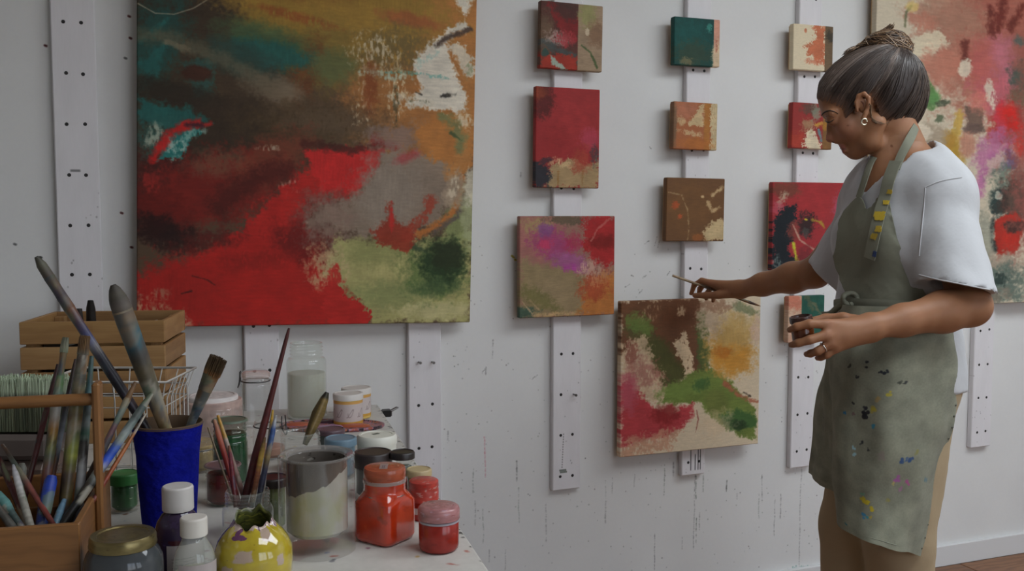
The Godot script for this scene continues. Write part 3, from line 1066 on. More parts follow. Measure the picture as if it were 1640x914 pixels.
func small_paintings() -> void:
	var g := "small paintings hung on the battens"
	var r := Rect2(864, 4, 101, 107)
	canvas("small painting, dark red streaks beside a tan strip with green stem", r, Vector2(1.209, 1.739), Vector2(0.194, 0.186), 0.020, 0.031, -0.014, paint_picture(r, 1.8, "#574534", [
		["p", [864, 0, 924, 0, 924, 112, 864, 112], "#4a2a22", 1.0, 1, 0],
		["p", [876, 4, 924, 18, 924, 70, 890, 40, 872, 10], "#6b1d1c", 0.95, 4, 8],
		["b", 905, 16, 22, 14, 20, "#3a2721", 0.8, 0.5, 0.6],
		["b", 872, 60, 12, 36, 0, "#5c4a38", 0.8, 0.5, 0.5],
		["b", 890, 62, 18, 10, 10, "#97827a", 0.8, 0.5, 0.9, 0.35],
		["b", 905, 62, 16, 12, 0, "#8f3034", 0.8, 0.5, 0.9, 0.35],
		["s", [868, 70, 924, 92], 12, "#3c4443", 0.85, 6],
		["p", [866, 88, 924, 88, 924, 112, 866, 112], "#8c2a1c", 0.9, 3, 8],
		["p", [880, 90, 912, 112, 900, 112, 884, 104], "#84988b", 0.9, 2, 4],
		["b", 872, 86, 6, 6, 0, "#22403c", 0.8, 0.4, 0.8],
		["p", [924, 0, 968, 0, 968, 118, 924, 118], "#84705a", 1.0, 1, 0],
		["b", 938, 20, 14, 20, 0, "#7b7a4c", 0.8, 0.5, 0.6],
		["b", 955, 50, 16, 20, 0, "#6b4f3a", 0.7, 0.6, 0.6],
		["s", [930, 70, 945, 80, 956, 104], 3, "#3c4a2a", 0.9, 1.5],
		["b", 939, 46, 3, 6, 0, "#b5a58c", 0.8, 0.4, 0.8]], 11), g)
	r = Rect2(857, 141, 103, 160)
	canvas("upright crimson painting with tan patch along its lower edge", r, Vector2(1.198, 1.4545), Vector2(0.200, 0.282), 0.020, 0.031, -0.008, paint_picture(r, 1.8, "#822626", [
		["b", 920, 190, 50, 50, 0, "#882a2a", 0.8, 0.6, 0.5],
		["b", 868, 165, 16, 26, 10, "#4a1c19", 0.9, 0.5, 0.6],
		["b", 862, 150, 12, 10, 0, "#7a3a22", 0.7, 0.6, 0.6],
		["b", 890, 220, 20, 20, 0, "#7a2222", 0.7, 0.6, 0.6],
		["b", 945, 220, 16, 16, 0, "#99394a", 0.7, 0.6, 0.6],
		["p", [885, 262, 915, 252, 940, 262, 962, 250, 962, 303, 868, 303], "#8b7453", 1.0, 5, 12],
		["b", 865, 282, 16, 20, -20, "#22252a", 0.95, 0.4, 0.8],
		["b", 874, 258, 10, 5, -20, "#33242a", 0.8, 0.5, 0.8],
		["b", 953, 248, 7, 14, 0, "#3b3538", 0.7, 0.5, 0.9, 0.3],
		["b", 900, 262, 20, 6, 20, "#b59a72", 0.7, 0.5, 0.9, 0.45],
		["b", 930, 256, 14, 20, 10, "#8c3b2b", 0.7, 0.6, 0.8, 0.2],
		["s", [893, 275, 893, 296], 3, "#7a5528", 0.6, 1.5],
		["s", [933, 272, 932, 296], 3, "#7a5a34", 0.6, 1.5]], 12), g)
	r = Rect2(832, 346, 152, 160)
	canvas("square painting in pink, magenta and olive, lowest on its batten", r, Vector2(1.2, 1.089), Vector2(0.300, 0.288), 0.020, 0.031, 0.0, paint_picture(r, 1.8, "#7d5a4f", [
		["b", 855, 380, 40, 40, 0, "#8a5752", 0.8, 0.6, 0.6],
		["b", 860, 362, 24, 12, 0, "#8b7c50", 0.7, 0.6, 0.8, 0.2],
		["b", 905, 352, 30, 8, 0, "#4f4636", 0.8, 0.5, 0.9, 0.25],
		["p", [935, 346, 990, 346, 990, 425, 955, 425, 930, 395], "#8a2323", 1.0, 8, 14],
		["b", 965, 388, 24, 12, 0, "#5f1915", 0.7, 0.6, 0.6],
		["b", 885, 390, 34, 22, 20, "#87345e", 0.85, 0.5, 0.8],
		["b", 872, 368, 12, 10, 0, "#6d3f6b", 0.8, 0.5, 0.8],
		["b", 872, 390, 10, 8, 0, "#a3324f", 0.8, 0.5, 0.8],
		["b", 910, 420, 30, 16, 15, "#854a70", 0.9, 0.5, 0.6],
		["b", 912, 430, 14, 8, 0, "#8e3a78", 0.85, 0.5, 0.6],
		["b", 915, 388, 14, 14, 0, "#8e2840", 0.7, 0.6, 0.8, 0.3],
		["p", [832, 410, 865, 422, 925, 436, 945, 450, 930, 506, 832, 506], "#77674a", 1.0, 8, 12],
		["b", 890, 470, 40, 26, 20, "#7f6d52", 0.8, 0.6, 0.6],
		["b", 860, 475, 36, 12, 30, "#5d5a32", 0.7, 0.6, 0.8, 0.2],
		["b", 838, 498, 20, 10, 0, "#34493c", 0.9, 0.5, 0.7],
		["s", [836, 480, 852, 500], 2, "#a58c6c", 0.7, 1.5],
		["s", [848, 478, 868, 500], 2, "#98805f", 0.6, 1.5],
		["b", 890, 502, 40, 4, 0, "#ad8f64", 0.7, 0.5, 0.9, 0.4],
		["p", [935, 460, 990, 430, 990, 510, 925, 510], "#99602f", 0.95, 8, 14],
		["b", 950, 460, 24, 20, -30, "#8e3f26", 0.85, 0.6, 0.9, 0.2],
		["b", 943, 430, 16, 14, 0, "#a58474", 0.8, 0.5, 0.9, 0.4],
		["b", 960, 445, 20, 10, -30, "#a9764f", 0.6, 0.5, 0.9, 0.45],
		["s", [945, 385, 955, 366, 975, 350], 2.5, "#9b5850", 0.7, 2]], 13), g)
	r = Rect2(1079, 28, 73, 77)
	canvas("tiny dark teal painting with pale pink right edge", r, Vector2(1.619, 1.749), Vector2(0.158, 0.140), 0.022, 0.031, 0.0, paint_picture(r, 2.5, "#123a36", [
		["b", 1100, 60, 30, 30, 0, "#134540", 0.8, 0.6, 0.6],
		["b", 1110, 85, 30, 20, 0, "#2c3a2c", 0.8, 0.6, 0.7],
		["b", 1100, 98, 10, 6, 0, "#6b6043", 0.7, 0.5, 0.9],
		["b", 1134, 42, 4, 7, 0, "#3d8577", 0.7, 0.5, 0.9, 0.3],
		["p", [1141.5, 20, 1156, 20, 1156, 110, 1141.5, 110], "#ab7c69", 1.0, 0.6, 0],
		["b", 1148, 90, 8, 26, 0, "#b3a083", 0.9, 0.5, 0.6],
		["s", [1146, 62, 1146, 80], 3, "#8f4a38", 0.7, 2, 0.3]], 14), g)
	r = Rect2(1083, 157, 71, 78)
	canvas("tiny rust-orange painting with cream scraped patches", r, Vector2(1.617, 1.501), Vector2(0.152, 0.140), 0.022, 0.031, -0.012, paint_picture(r, 2.5, "#8c5536", [
		["b", 1100, 170, 20, 16, 0, "#97614a", 0.8, 0.6, 0.6],
		["p", [1105, 195, 1122, 165, 1132, 160, 1132, 196], "#a8936f", 0.95, 2, 6, 0.25],
		["b", 1095, 188, 6, 8, -30, "#a8906b", 0.8, 0.5, 0.9, 0.3],
		["b", 1112, 208, 20, 4, 8, "#ad9671", 0.8, 0.5, 0.9, 0.35],
		["p", [1132, 156, 1142, 156, 1142, 236, 1132, 236], "#91602c", 0.9, 2, 3],
		["p", [1142, 156, 1158, 156, 1158, 240, 1142, 240], "#a99a78", 0.95, 1, 6, 0.30],
		["b", 1120, 225, 24, 10, 0, "#955a2a", 0.8, 0.5, 0.6],
		["b", 1084, 195, 4, 40, 0, "#5c4a38", 0.8, 0.5, 0.5]], 15), g)
	r = Rect2(1067, 285, 93, 101)
	canvas("square brown painting with cream splashes at its lower corner", r, Vector2(1.6225, 1.2515), Vector2(0.203, 0.190), 0.020, 0.031, -0.01, paint_picture(r, 1.7, "#5c4029", [
		["b", 1105, 330, 50, 40, 0, "#624427", 0.7, 0.6, 0.5],
		["s", [1070, 308, 1090, 312, 1100, 335, 1103, 365, 1101, 384], 2, "#97805e", 0.6, 1.5, 0.35],
		["b", 1081, 327, 6, 6, 0, "#8f4526", 0.9, 0.4, 0.9],
		["b", 1089, 346, 4, 4, 0, "#8f4526", 0.9, 0.4, 0.9],
		["s", [1140, 312, 1155, 298], 5, "#ab946d", 0.8, 3],
		["b", 1124, 314, 3, 3, 0, "#b09870", 0.9, 0.4, 0.6],
		["s", [1132, 322, 1140, 338, 1150, 330], 5, "#a58d68", 0.8, 3],
		["p", [1128, 362, 1150, 348, 1162, 356, 1162, 384, 1128, 384], "#aa9671", 0.95, 3, 8, 0.2],
		["b", 1118, 380, 10, 6, 0, "#87502a", 0.7, 0.5, 0.8]], 16), g)
	# the unfinished canvas at the painter's hand
	r = Rect2(993, 479, 225, 240)
	canvas("unfinished canvas in green, brown and pink under the painter's outstretched hand", r, Vector2(1.6165, 0.7495), Vector2(0.490, 0.466), 0.022, 0.031, 0.0, paint_picture(r, 1.3, "#b3a48c", [
		["p", [993, 479, 1115, 478, 1122, 520, 1128, 560, 1124, 600, 1075, 600, 1050, 570, 1018, 545, 993, 560], "#5a3c28", 1.0, 4, 8],
		["b", 1085, 500, 30, 24, 0, "#573622", 0.8, 0.6, 0.5],
		["p", [993, 520, 1015, 510, 1045, 530, 1090, 590, 1080, 630, 1060, 620, 1040, 570], "#4b4628", 0.95, 6, 8],
		["b", 1022, 515, 22, 14, 30, "#566b33", 0.8, 0.5, 0.8, 0.2],
		["p", [1030, 545, 1060, 540, 1100, 600, 1060, 612, 1045, 590], "#424323", 0.85, 8, 10],
		["p", [993, 545, 1030, 530, 1050, 580, 1064, 620, 1062, 640, 993, 630], "#a58f74", 0.85, 4, 14, 0.35],
		["b", 1010, 560, 18, 10, 80, "#6f3a30", 0.7, 0.5, 0.9, 0.35],
		["b", 1030, 590, 26, 20, 30, "#87514a", 0.6, 0.5, 0.9, 0.35],
		["p", [993, 600, 1010, 610, 1040, 640, 1070, 660, 1108, 640, 1105, 668, 1075, 692, 993, 702], "#97363a", 1.0, 6, 10],
		["b", 1005, 620, 14, 30, 0, "#9c4a55", 0.8, 0.6, 0.6],
		["b", 1065, 658, 22, 16, 0, "#6f1f1f", 0.85, 0.6, 0.6],
		["p", [993, 690, 1090, 680, 1070, 712, 993, 722], "#a0765f", 0.8, 4, 12, 0.4],
		["p", [1075, 545, 1090, 530, 1103, 560, 1110, 600, 1100, 605, 1080, 565], "#b5a184", 0.95, 3, 10, 0.25],
		["p", [1112, 500, 1122, 500, 1136, 560, 1135, 605, 1118, 605, 1112, 560], "#46522b", 0.95, 4, 8],
		["p", [1062, 620, 1105, 595, 1140, 590, 1165, 610, 1212, 660, 1213, 708, 1190, 705, 1140, 672, 1120, 645, 1060, 640], "#5d6b33", 1.0, 4, 8],
		["b", 1090, 622, 40, 14, -8, "#64773a", 0.8, 0.5, 0.8, 0.15],
		["b", 1120, 615, 12, 10, 0, "#35502b", 0.8, 0.5, 0.7],
		["b", 1145, 645, 20, 20, 0, "#5a6130", 0.8, 0.4, 0.4],
		["p", [1150, 668, 1180, 660, 1210, 668, 1213, 690, 1180, 695, 1160, 685], "#33502a", 0.9, 5, 8],
		["b", 1182, 685, 16, 8, 20, "#22331d", 0.85, 0.5, 0.7],
		["s", [1158, 615, 1180, 635, 1212, 650], 6, "#8a4f3a", 0.85, 4, 0.2],
		["s", [1190, 632, 1202, 640], 3, "#2b221b", 0.8, 2],
		["b", 1165, 560, 36, 40, 10, "#a98143", 0.95, 0.5, 0.6],
		["b", 1172, 575, 34, 26, 10, "#a6752f", 0.9, 0.5, 0.6],
		["b", 1155, 565, 14, 10, 0, "#94561c", 0.7, 0.6, 0.6],
		["b", 1175, 530, 36, 30, 0, "#9c8250", 0.8, 0.6, 0.6],
		["b", 1135, 515, 22, 24, 20, "#a08b74", 0.8, 0.5, 0.9, 0.25],
		["b", 1140, 492, 26, 10, 0, "#7b5a45", 0.7, 0.5, 0.9, 0.3],
		["b", 1192, 498, 24, 7, 20, "#5e6648", 0.75, 0.5, 0.8, 0.2],
		["b", 1210, 535, 10, 20, 0, "#a88f80", 0.7, 0.5, 0.9, 0.35],
		["b", 1035, 500, 14, 12, 0, "#a68c6f", 0.7, 0.5, 0.9, 0.6],
		["b", 1085, 495, 6, 8, 0, "#ab9375", 0.8, 0.5, 0.9, 0.35],
		["s", [1112, 690, 1116, 670, 1113, 655], 2, "#73302c", 0.7, 1],
		["b", 1145, 680, 26, 20, 0, "#b49f82", 0.5, 0.6, 0.8]], 17), g)
	r = Rect2(1265, 50, 64, 72)
	canvas("tiny cream painting with orange smear and brown right edge", r, Vector2(2.040, 1.757), Vector2(0.152, 0.140), 0.022, 0.031, 0.0, paint_picture(r, 2.5, "#b9ac92", [
		["p", [1298, 50, 1316, 50, 1316, 112, 1290, 100, 1285, 85, 1300, 70], "#a0583b", 0.95, 3, 10, 0.15],
		["b", 1300, 108, 16, 4, 5, "#a85c42", 0.7, 0.5, 0.9, 0.35],
		["b", 1284, 60, 2, 4, 0, "#a0583b", 0.8, 0.4, 0.6],
		["p", [1315.5, 44, 1334, 44, 1334, 128, 1315.5, 128], "#5b4a36", 1.0, 0.6, 0],
		["b", 1323, 66, 8, 8, 0, "#2d2a22", 0.8, 0.5, 0.8]], 18), g)
	r = Rect2(1264, 170, 62, 72)
	canvas("tiny crimson painting with white burst and ochre edge, beside the painter's face", r, Vector2(2.043, 1.5145), Vector2(0.154, 0.142), 0.022, 0.031, -0.015, paint_picture(r, 2.5, "#7b2a26", [
		["b", 1290, 180, 14, 8, 0, "#4a3a30", 0.8, 0.5, 0.8],
		["b", 1272, 230, 12, 14, 0, "#8d3324", 0.8, 0.5, 0.6],
		["p", [1282, 240, 1284, 222, 1294, 205, 1300, 218, 1312, 238, 1312, 246], "#b3a58c", 1.0, 2, 8],
		["b", 1288, 205, 10, 10, 0, "#8b7a58", 0.7, 0.5, 0.9, 0.2],
		["b", 1300, 185, 7, 12, 0, "#6e7a68", 0.7, 0.5, 0.9, 0.2],
		["s", [1304, 210, 1310, 228], 4, "#4f7a80", 0.8, 2],
		["s", [1300, 205, 1308, 200], 4, "#a58434", 0.8, 3],
		["p", [1311, 164, 1330, 164, 1330, 248, 1311, 248], "#6b4b2a", 1.0, 0.8, 0],
		["b", 1318, 205, 8, 6, 0, "#8f6420", 0.8, 0.5, 0.6]], 19), g)
	r = Rect2(1236, 293, 119, 140)
	canvas("crimson and black painting with yellow drips above the painter's forearm", r, Vector2(2.043, 1.2), Vector2(0.288, 0.276), 0.020, 0.031, 0.0, paint_picture(r, 1.8, "#82282b", [
		["b", 1300, 320, 50, 30, 0, "#872829", 0.8, 0.6, 0.5],
		["b", 1345, 335, 12, 22, 0, "#8a4a62", 0.7, 0.6, 0.7],
		["b", 1255, 305, 24, 12, 0, "#5a3326", 0.8, 0.5, 0.7],
		["s", [1246, 330, 1255, 312], 8, "#9b8a74", 0.8, 5],
		["b", 1245, 332, 10, 10, 0, "#93404c", 0.7, 0.5, 0.8],
		["p", [1236, 355, 1258, 330, 1272, 330, 1275, 355, 1262, 400, 1275, 420, 1262, 436, 1236, 436], "#151a1f", 1.0, 4, 10],
		["b", 1290, 360, 14, 18, 10, "#241c1c", 0.9, 0.5, 0.8],
		["b", 1270, 370, 10, 16, 0, "#6f332c", 0.8, 0.5, 0.8],
		["b", 1288, 372, 6, 8, 0, "#3a3a36", 0.8, 0.5, 0.8],
		["s", [1298, 352, 1312, 356, 1318, 364], 4, "#8f7a2a", 0.8, 2],
		["b", 1289, 352, 3, 2, 0, "#b5a02c", 0.9, 0.4, 0.6],
		["s", [1270, 390, 1274, 410, 1278, 422], 5, "#a3a32e", 0.95, 2],
		["s", [1268, 360, 1280, 385, 1305, 402], 2.4, "#a88e7a", 0.7, 1.2],
		["b", 1288, 410, 12, 14, 0, "#5a2326", 0.7, 0.5, 0.8],
		["b", 1245, 420, 6, 10, 0, "#6f7f78", 0.6, 0.5, 0.9, 0.5]], 20), g)
	r = Rect2(1262, 470, 56, 72)
	canvas("tiny pale pink and dark green painting half hidden by the painter's jar", r, Vector2(2.036, 0.905), Vector2(0.140, 0.148), 0.022, 0.031, 0.0, paint_picture(r, 2.5, "#a78570", [
		["b", 1270, 480, 14, 12, 0, "#a35f4c", 0.8, 0.5, 0.8, 0.1],
		["b", 1268, 510, 10, 20, 0, "#b39a84", 0.8, 0.5, 0.8],
		["p", [1282, 464, 1324, 464, 1324, 548, 1282, 548], "#1f463b", 1.0, 0.8, 0],
		["s", [1290, 472, 1300, 492], 6, "#56503a", 0.6, 4],
		["s", [1300, 482, 1312, 498], 4, "#6b5a42", 0.6, 3]], 21), g)

# ------------------------------------------------------------------ the table and what stands on it
func spot(px: float, d: float) -> Vector3:
	var p := at(px, 340.0 + 790.0 / d, d)
	return Vector3(p.x, TABLE_Y, p.z)

func tall(px: float, py: float, d: float) -> float:
	return at(px, py, d).y - TABLE_Y

func wide(wpx: float, d: float) -> float:
	return wpx * 0.5 * d / FOCAL

func make_table() -> void:
	var zt := Vector3(-0.118, 0, 0.993).normalized()
	var bs := Basis(Vector3.UP.cross(zt), Vector3.UP, zt)
	var w := 1.95
	var l := 1.75
	var corner := Vector3(0.612, TABLE_Y, 0.160)
	var mid := corner - bs.x * w * 0.5 + bs.z * l * 0.5
	var t := thing("work_table", "white paint-spattered work table crowded with jars and brushes", "table", Vector3(mid.x, 0, mid.z), bs)
	var b := MB.new()
	b.box(Vector3(0, TABLE_Y - 0.015, 0), Vector3(w, 0.03, l), Basis(), 0.003)
	for k in b.v.size():
		b.uv[k] = Vector2(b.v[k].x / w + 0.5, b.v[k].z / l + 0.5)
	var im := Image.create(1024, 920, false, Image.FORMAT_RGB8)
	for y in 920:
		for x in 1024:
			var g := na(x * 0.8, y * 0.8) * 0.05 + nb(x, y) * 0.03 - 0.04
			im.set_pixel(x, y, Color(0.80 + g, 0.79 + g, 0.765 + g))
	var r := RandomNumberGenerator.new()
	r.seed = 31
	var inks := [Color(0.65, 0.30, 0.25), Color(0.25, 0.25, 0.3), Color(0.75, 0.6, 0.3), Color(0.2, 0.3, 0.55), Color(0.35, 0.4, 0.3), Color(0.5, 0.25, 0.35), Color(0.45, 0.3, 0.2)]
	for k in 900:
		var x := r.randf() * 1024.0
		var y := r.randf() * 920.0
		var c: Color = inks[r.randi() % 7]
		var dx := r.randf_range(-4, 4)
		var dy := r.randf_range(-4, 4)
		for q in r.randi_range(1, 5):
			dab(im, x + dx * q * 0.4, y + dy * q * 0.4, r.randf_range(0.5, 2.2), c, r.randf_range(0.15, 0.6))
	# dark nicks along the open edge
	for k in 120:
		dab(im, 1021 + r.randf_range(-2, 2), r.randf() * 920.0, 1.5, Color(0.2, 0.21, 0.2), 0.7)
	part("table_top", b.mesh(textured(ImageTexture.create_from_image(im), 0.45)), t)
	var leg := box_mesh(Vector3(0.05, TABLE_Y - 0.03, 0.05), mat(Color(0.78, 0.77, 0.75), 0.6), 0.003)
	for sx in [-1.0, 1.0]:
		for sz in [-1.0, 1.0]:
			part("leg", leg, t, Transform3D(Basis(), Vector3(sx * (w * 0.5 - 0.08), (TABLE_Y - 0.03) * 0.5, sz * (l * 0.5 - 0.08))))
	var rail := MB.new()
	for s in [-1.0, 1.0]:
		rail.box(Vector3(0, TABLE_Y - 0.07, s * (l * 0.5 - 0.08)), Vector3(w - 0.21, 0.08, 0.022), Basis(), 0.002)
		rail.box(Vector3(s * (w * 0.5 - 0.08), TABLE_Y - 0.07, 0), Vector3(0.022, 0.08, l - 0.21), Basis(), 0.002)
	part("rail", rail.mesh(mat(Color(0.78, 0.77, 0.75), 0.6)), t)
	# bulldog clip at the far corner
	var ct := thing("binder_clip", "small black clip on the far corner of the table edge", "clip", at(619, 661, 2.50), bs)
	part("jaw", box_mesh(Vector3(0.024, 0.016, 0.03), mat(Color(0.05, 0.05, 0.05), 0.4), 0.003), ct)
	part("lever", tube_mesh([Vector3(0.010, 0.004, -0.008), Vector3(0.026, 0.012, -0.008), Vector3(0.030, 0.012, 0.0), Vector3(0.026, 0.012, 0.008), Vector3(0.010, 0.004, 0.008)], [0.0015, 0.0015, 0.0015, 0.0015, 0.0015], mat(Color(0.5, 0.5, 0.5), 0.3, 0.9), 6), ct)

# outside of a jar with a neck and a screw thread
func jar_shape(r: float, h: float, neck_r: float, neck_h: float, foot := 0.006) -> Array:
	var p := [Vector2(0, 0.001), Vector2(r - foot, 0), Vector2(r - foot * 0.3, foot * 0.4), Vector2(r, foot)]
	var sh := h - neck_h
	var drop := minf((r - neck_r) * 1.1 + 0.004, sh * 0.4)
	p.append(Vector2(r, sh - drop))
	for k in range(1, 6):
		var a := k / 5.0 * PI / 2
		p.append(Vector2(neck_r + (r - neck_r) * cos(a), sh - drop + drop * sin(a)))
	for k in 3:
		var y := sh + neck_h * (0.15 + k * 0.24)
		p.append_array([Vector2(neck_r, y), Vector2(neck_r + 0.0018, y + neck_h * 0.06), Vector2(neck_r, y + neck_h * 0.13)])
	p.append_array([Vector2(neck_r + 0.001, h - 0.003), Vector2(neck_r, h - 0.0005), Vector2(neck_r - 0.0015, h), Vector2(neck_r - 0.003, h - 0.001), Vector2(neck_r - 0.0035, h - 0.004)])
	return p

func fill_shape(r: float, h: float, dome := 0.0) -> Array:
	return [Vector2(0, 0.004), Vector2(r - 0.006, 0.004), Vector2(r, 0.010), Vector2(r, h - 0.002), Vector2(r - 0.002, h), Vector2(0, h + dome)]

func lid_shape(r: float, h: float, ch := 0.003) -> Array:
	return [Vector2(r - 0.003, -h), Vector2(r, -h), Vector2(r, -ch), Vector2(r - ch * 0.3, -ch * 0.3), Vector2(r - ch, 0), Vector2(r * 0.86, 0), Vector2(r * 0.84, -0.0012), Vector2(0, -0.0012)]

func streaky(c: Color, amount: float, seed_: int, rough := 0.35) -> StandardMaterial3D:
	# paint smeared unevenly over glass or plastic
	var im := Image.create(128, 128, false, Image.FORMAT_RGB8)
	for y in 128:
		for x in 128:
			var g := (na(x * 2.0 + seed_ * 31, y * 2.0) - 0.5) * amount + (nb(x * 2.0, y * 0.5 + seed_ * 17) - 0.5) * amount * 0.6
			im.set_pixel(x, y, Color(clampf(c.r * (1.0 + g), 0, 1), clampf(c.g * (1.0 + g), 0, 1), clampf(c.b * (1.0 + g), 0, 1)))
	var m := textured(ImageTexture.create_from_image(im), rough)
	return m

func palette_mix(c: Color, others: Array, share: float, seed_: int, rough := 0.5, su := 2.0, sv := 2.0) -> StandardMaterial3D:
	# blotches of other paints on a ground
	var im := Image.create(128, 128, false, Image.FORMAT_RGB8)
	for y in 128:
		for x in 128:
			var k := na(x * su + seed_ * 29, y * sv + seed_ * 13)
			var e := nb(x * 1.3 + seed_ * 7, y * 1.3)
			var o := c
			for q in others.size():
				var f := na(x * su + 90 * (q + 1) + seed_ * 11, y * sv + 50 * (q + 2)) * 0.75 + e * 0.25
				if f > 1.0 - share * 0.72:
					o = others[q]
			var s := 0.88 + 0.24 * k
			im.set_pixel(x, y, Color(clampf(o.r * s, 0, 1), clampf(o.g * s, 0, 1), clampf(o.b * s, 0, 1)))
	return textured(ImageTexture.create_from_image(im), rough)

# a jar of paint: glass, what is in it, and a lid if it has one
func paint_jar(called: String, label: String, px: float, d: float, wpx: float, top: float, neck: float, neck_h: float, content: Material, level: float, lid: Material = null, lid_h := 0.0, group := "", gl: Material = null) -> Node3D:
	var h := tall(px, top, d)
	var r := wide(wpx, d)
	var t := thing(called, label, "jar", spot(px, d), Basis(Vector3.UP, d * 7.0), group)
	part("glass", lathe_mesh(jar_shape(r, h, r * neck, neck_h), gl if gl else glass()), t)
	if content:
		part("paint", lathe_mesh(fill_shape(r - 0.0025, h * level), content), t)
	if lid:
		part("lid", lathe_mesh(lid_shape(r * neck + 0.004, lid_h), lid), t, Transform3D(Basis(), Vector3(0, h + 0.0015, 0)))
	return t

# the wire bail and hinge of a clip-top jar, at height y round a neck of radius r
func bail(t: Node3D, r: float, y: float, m: Material, turn := 0.0) -> void:
	var ring := []
	var rr := []
	for k in 25:
		var a := TAU * k / 24.0
		ring.append(Vector3(cos(a) * (r + 0.001), y, sin(a) * (r + 0.001)))
		rr.append(0.0014)
	part("wire_collar", tube_mesh(ring, rr, m, 6), t)
	var f := Basis(Vector3.UP, turn)
	var loop := smooth_path([f * Vector3(r * 0.2, y + 0.022, r + 0.003), f * Vector3(r * 0.25, y, r + 0.004), f * Vector3(r * 0.12, y - 0.014, r + 0.008), f * Vector3(-r * 0.12, y - 0.014, r + 0.008), f * Vector3(-r * 0.25, y, r + 0.004), f * Vector3(-r * 0.2, y + 0.022, r + 0.003)], 5)
	var lr := PackedFloat32Array()
	lr.resize(loop.size())
	lr.fill(0.0014)
	var b := MB.new()
	b.tube(loop, lr, 6)
	part("bail", b.mesh(m), t)

# a brush from its upper end a to its lower end b. profile: [share of length, radius]; stops: [share, colour]
func brush(label: String, a: Vector3, b: Vector3, profile: Array, stops: Array, bristle_end: float, ferrule_end: float, group: String, squeeze := 1.0, called := "paint_brush", hairs := false) -> Node3D:
	var len_ := a.distance_to(b)
	var t := thing(called, label, "brush", b, upright(a - b, view.x), group)
	var r := RandomNumberGenerator.new()
	r.seed = hash(label)
	var segs := [["bristles", 0.0, bristle_end], ["ferrule", bristle_end, ferrule_end], ["handle", ferrule_end, 1.0]]
	for sg in segs:
		if sg[2] - sg[1] < 0.004:
			continue
		var m := MB.new()
		var path := PackedVector3Array()
		var rad := PackedFloat32Array()
		var cols := []
		var n := maxi(5, int((sg[2] - sg[1]) * 44.0))
		for i in n + 1:
			var s: float = lerpf(sg[1], sg[2], float(i) / n)
			path.append(Vector3(0, (1.0 - s) * len_, 0))
			rad.append(ramp(profile, s) * (1.0 if sg[0] != "ferrule" else 1.03))
			var c := ramp_color(stops, s)
			var g := r.randf_range(0.8, 1.2)
			c = Color(c.r * g, c.g * g, c.b * g)
			cols.append(c)
		# dried dabs of other paints
		if sg[0] != "bristles":
			for i in cols.size():
				var ring := PackedColorArray()
				for j in 14:
					var g := r.randf_range(0.9, 1.1)
					ring.append(Color(cols[i].r * g, cols[i].g * g, cols[i].b * g))
				cols[i] = ring
			for q in (0 if label.contains("lacquered") or called == "spatula" else int(len_ * ramp(profile, 0.5) * 9000.0)):
				var ci := r.randf() * n
				var cj := r.randf() * 14.0
				var ei: float = r.randf_range(0.4, 1.6) * 0.012 / (len_ * (sg[2] - sg[1]) / n)
				var ej := r.randf_range(1.0, 3.5)
				var dc := ph(["#8a8578", "#33424a", "#6a4a2c", "#55624a", "#3a3440", "#2a2622", "#7d7058", "#4a4038"][r.randi() % 8])
				var op := r.randf_range(0.25, 0.75)
				for i in range(maxi(0, int(ci - ei)), mini(n + 1, int(ci + ei) + 2)):
					for j in 14:
						var dj := fposmod(j - cj + 7.0, 14.0) - 7.0
						if pow((i - ci) / ei, 2.0) + pow(dj / ej, 2.0) < 1.0:
							cols[i][j] = cols[i][j].lerp(dc, op)
		if sg[0] == "bristles" and hairs:
			for q in 190:
				var w := r.randf() * TAU
				var k := sqrt(r.randf())
				var off := Vector3(cos(w) * k, 0, sin(w) * k * squeeze)
				var hp := PackedVector3Array()
				var hr := PackedFloat32Array()
				var hc := []
				for i in 4:
					var s2: float = lerpf(sg[2] + 0.01, sg[1] + r.randf() * 0.012, i / 3.0)
					hp.append(off * (ramp(profile, s2) * (1.0 + 0.06 * i * r.randf())) + Vector3(0, (1.0 - s2) * len_, 0))
					hr.append(0.0013 - i * 0.0002)
					var c := ramp_color(stops, s2)
					var g := r.randf_range(0.6, 1.35)
					hc.append(Color(c.r * g, c.g * g, c.b * g))
				m.tube(hp, hr, 4, Vector3.RIGHT, 1.0, hc)
		else:
			m.tube(path, rad, 14, Vector3.BACK, squeeze, cols)
		part(sg[0], m.mesh(painted(0.4 if sg[0] == "handle" else 0.6)), t)
	return t

func ramp(p: Array, s: float) -> float:
	for i in p.size() - 1:
		if s <= p[i + 1][0]:
			return lerpf(p[i][1], p[i + 1][1], clampf((s - p[i][0]) / maxf(p[i + 1][0] - p[i][0], 1e-5), 0, 1))
	return p[p.size() - 1][1]

func ramp_color(p: Array, s: float) -> Color:
	for i in p.size() - 1:
		if s <= p[i + 1][0]:
			var f := clampf((s - p[i][0]) / maxf(p[i + 1][0] - p[i][0], 1e-5), 0, 1)
			return ph(p[i][1]).lerp(ph(p[i + 1][1]), f)
	return ph(p[p.size() - 1][1])

# hex of a colour as it reads in the room, to a linear base colour for vertices
func ph(hex: String) -> Color:
	var c := Color(hex)
	return tint(c.r * 255.0, c.g * 255.0, c.b * 255.0).srgb_to_linear()

func th(hex: String) -> Color:
	var c := Color(hex)
	return tint(c.r * 255.0, c.g * 255.0, c.b * 255.0)

func make_table_things() -> void:
	back_jars()
	middle_jars()
	front_jars()
	crate()
	wire_basket()
	caddy()
	blue_cup()
	jar_of_brushes()

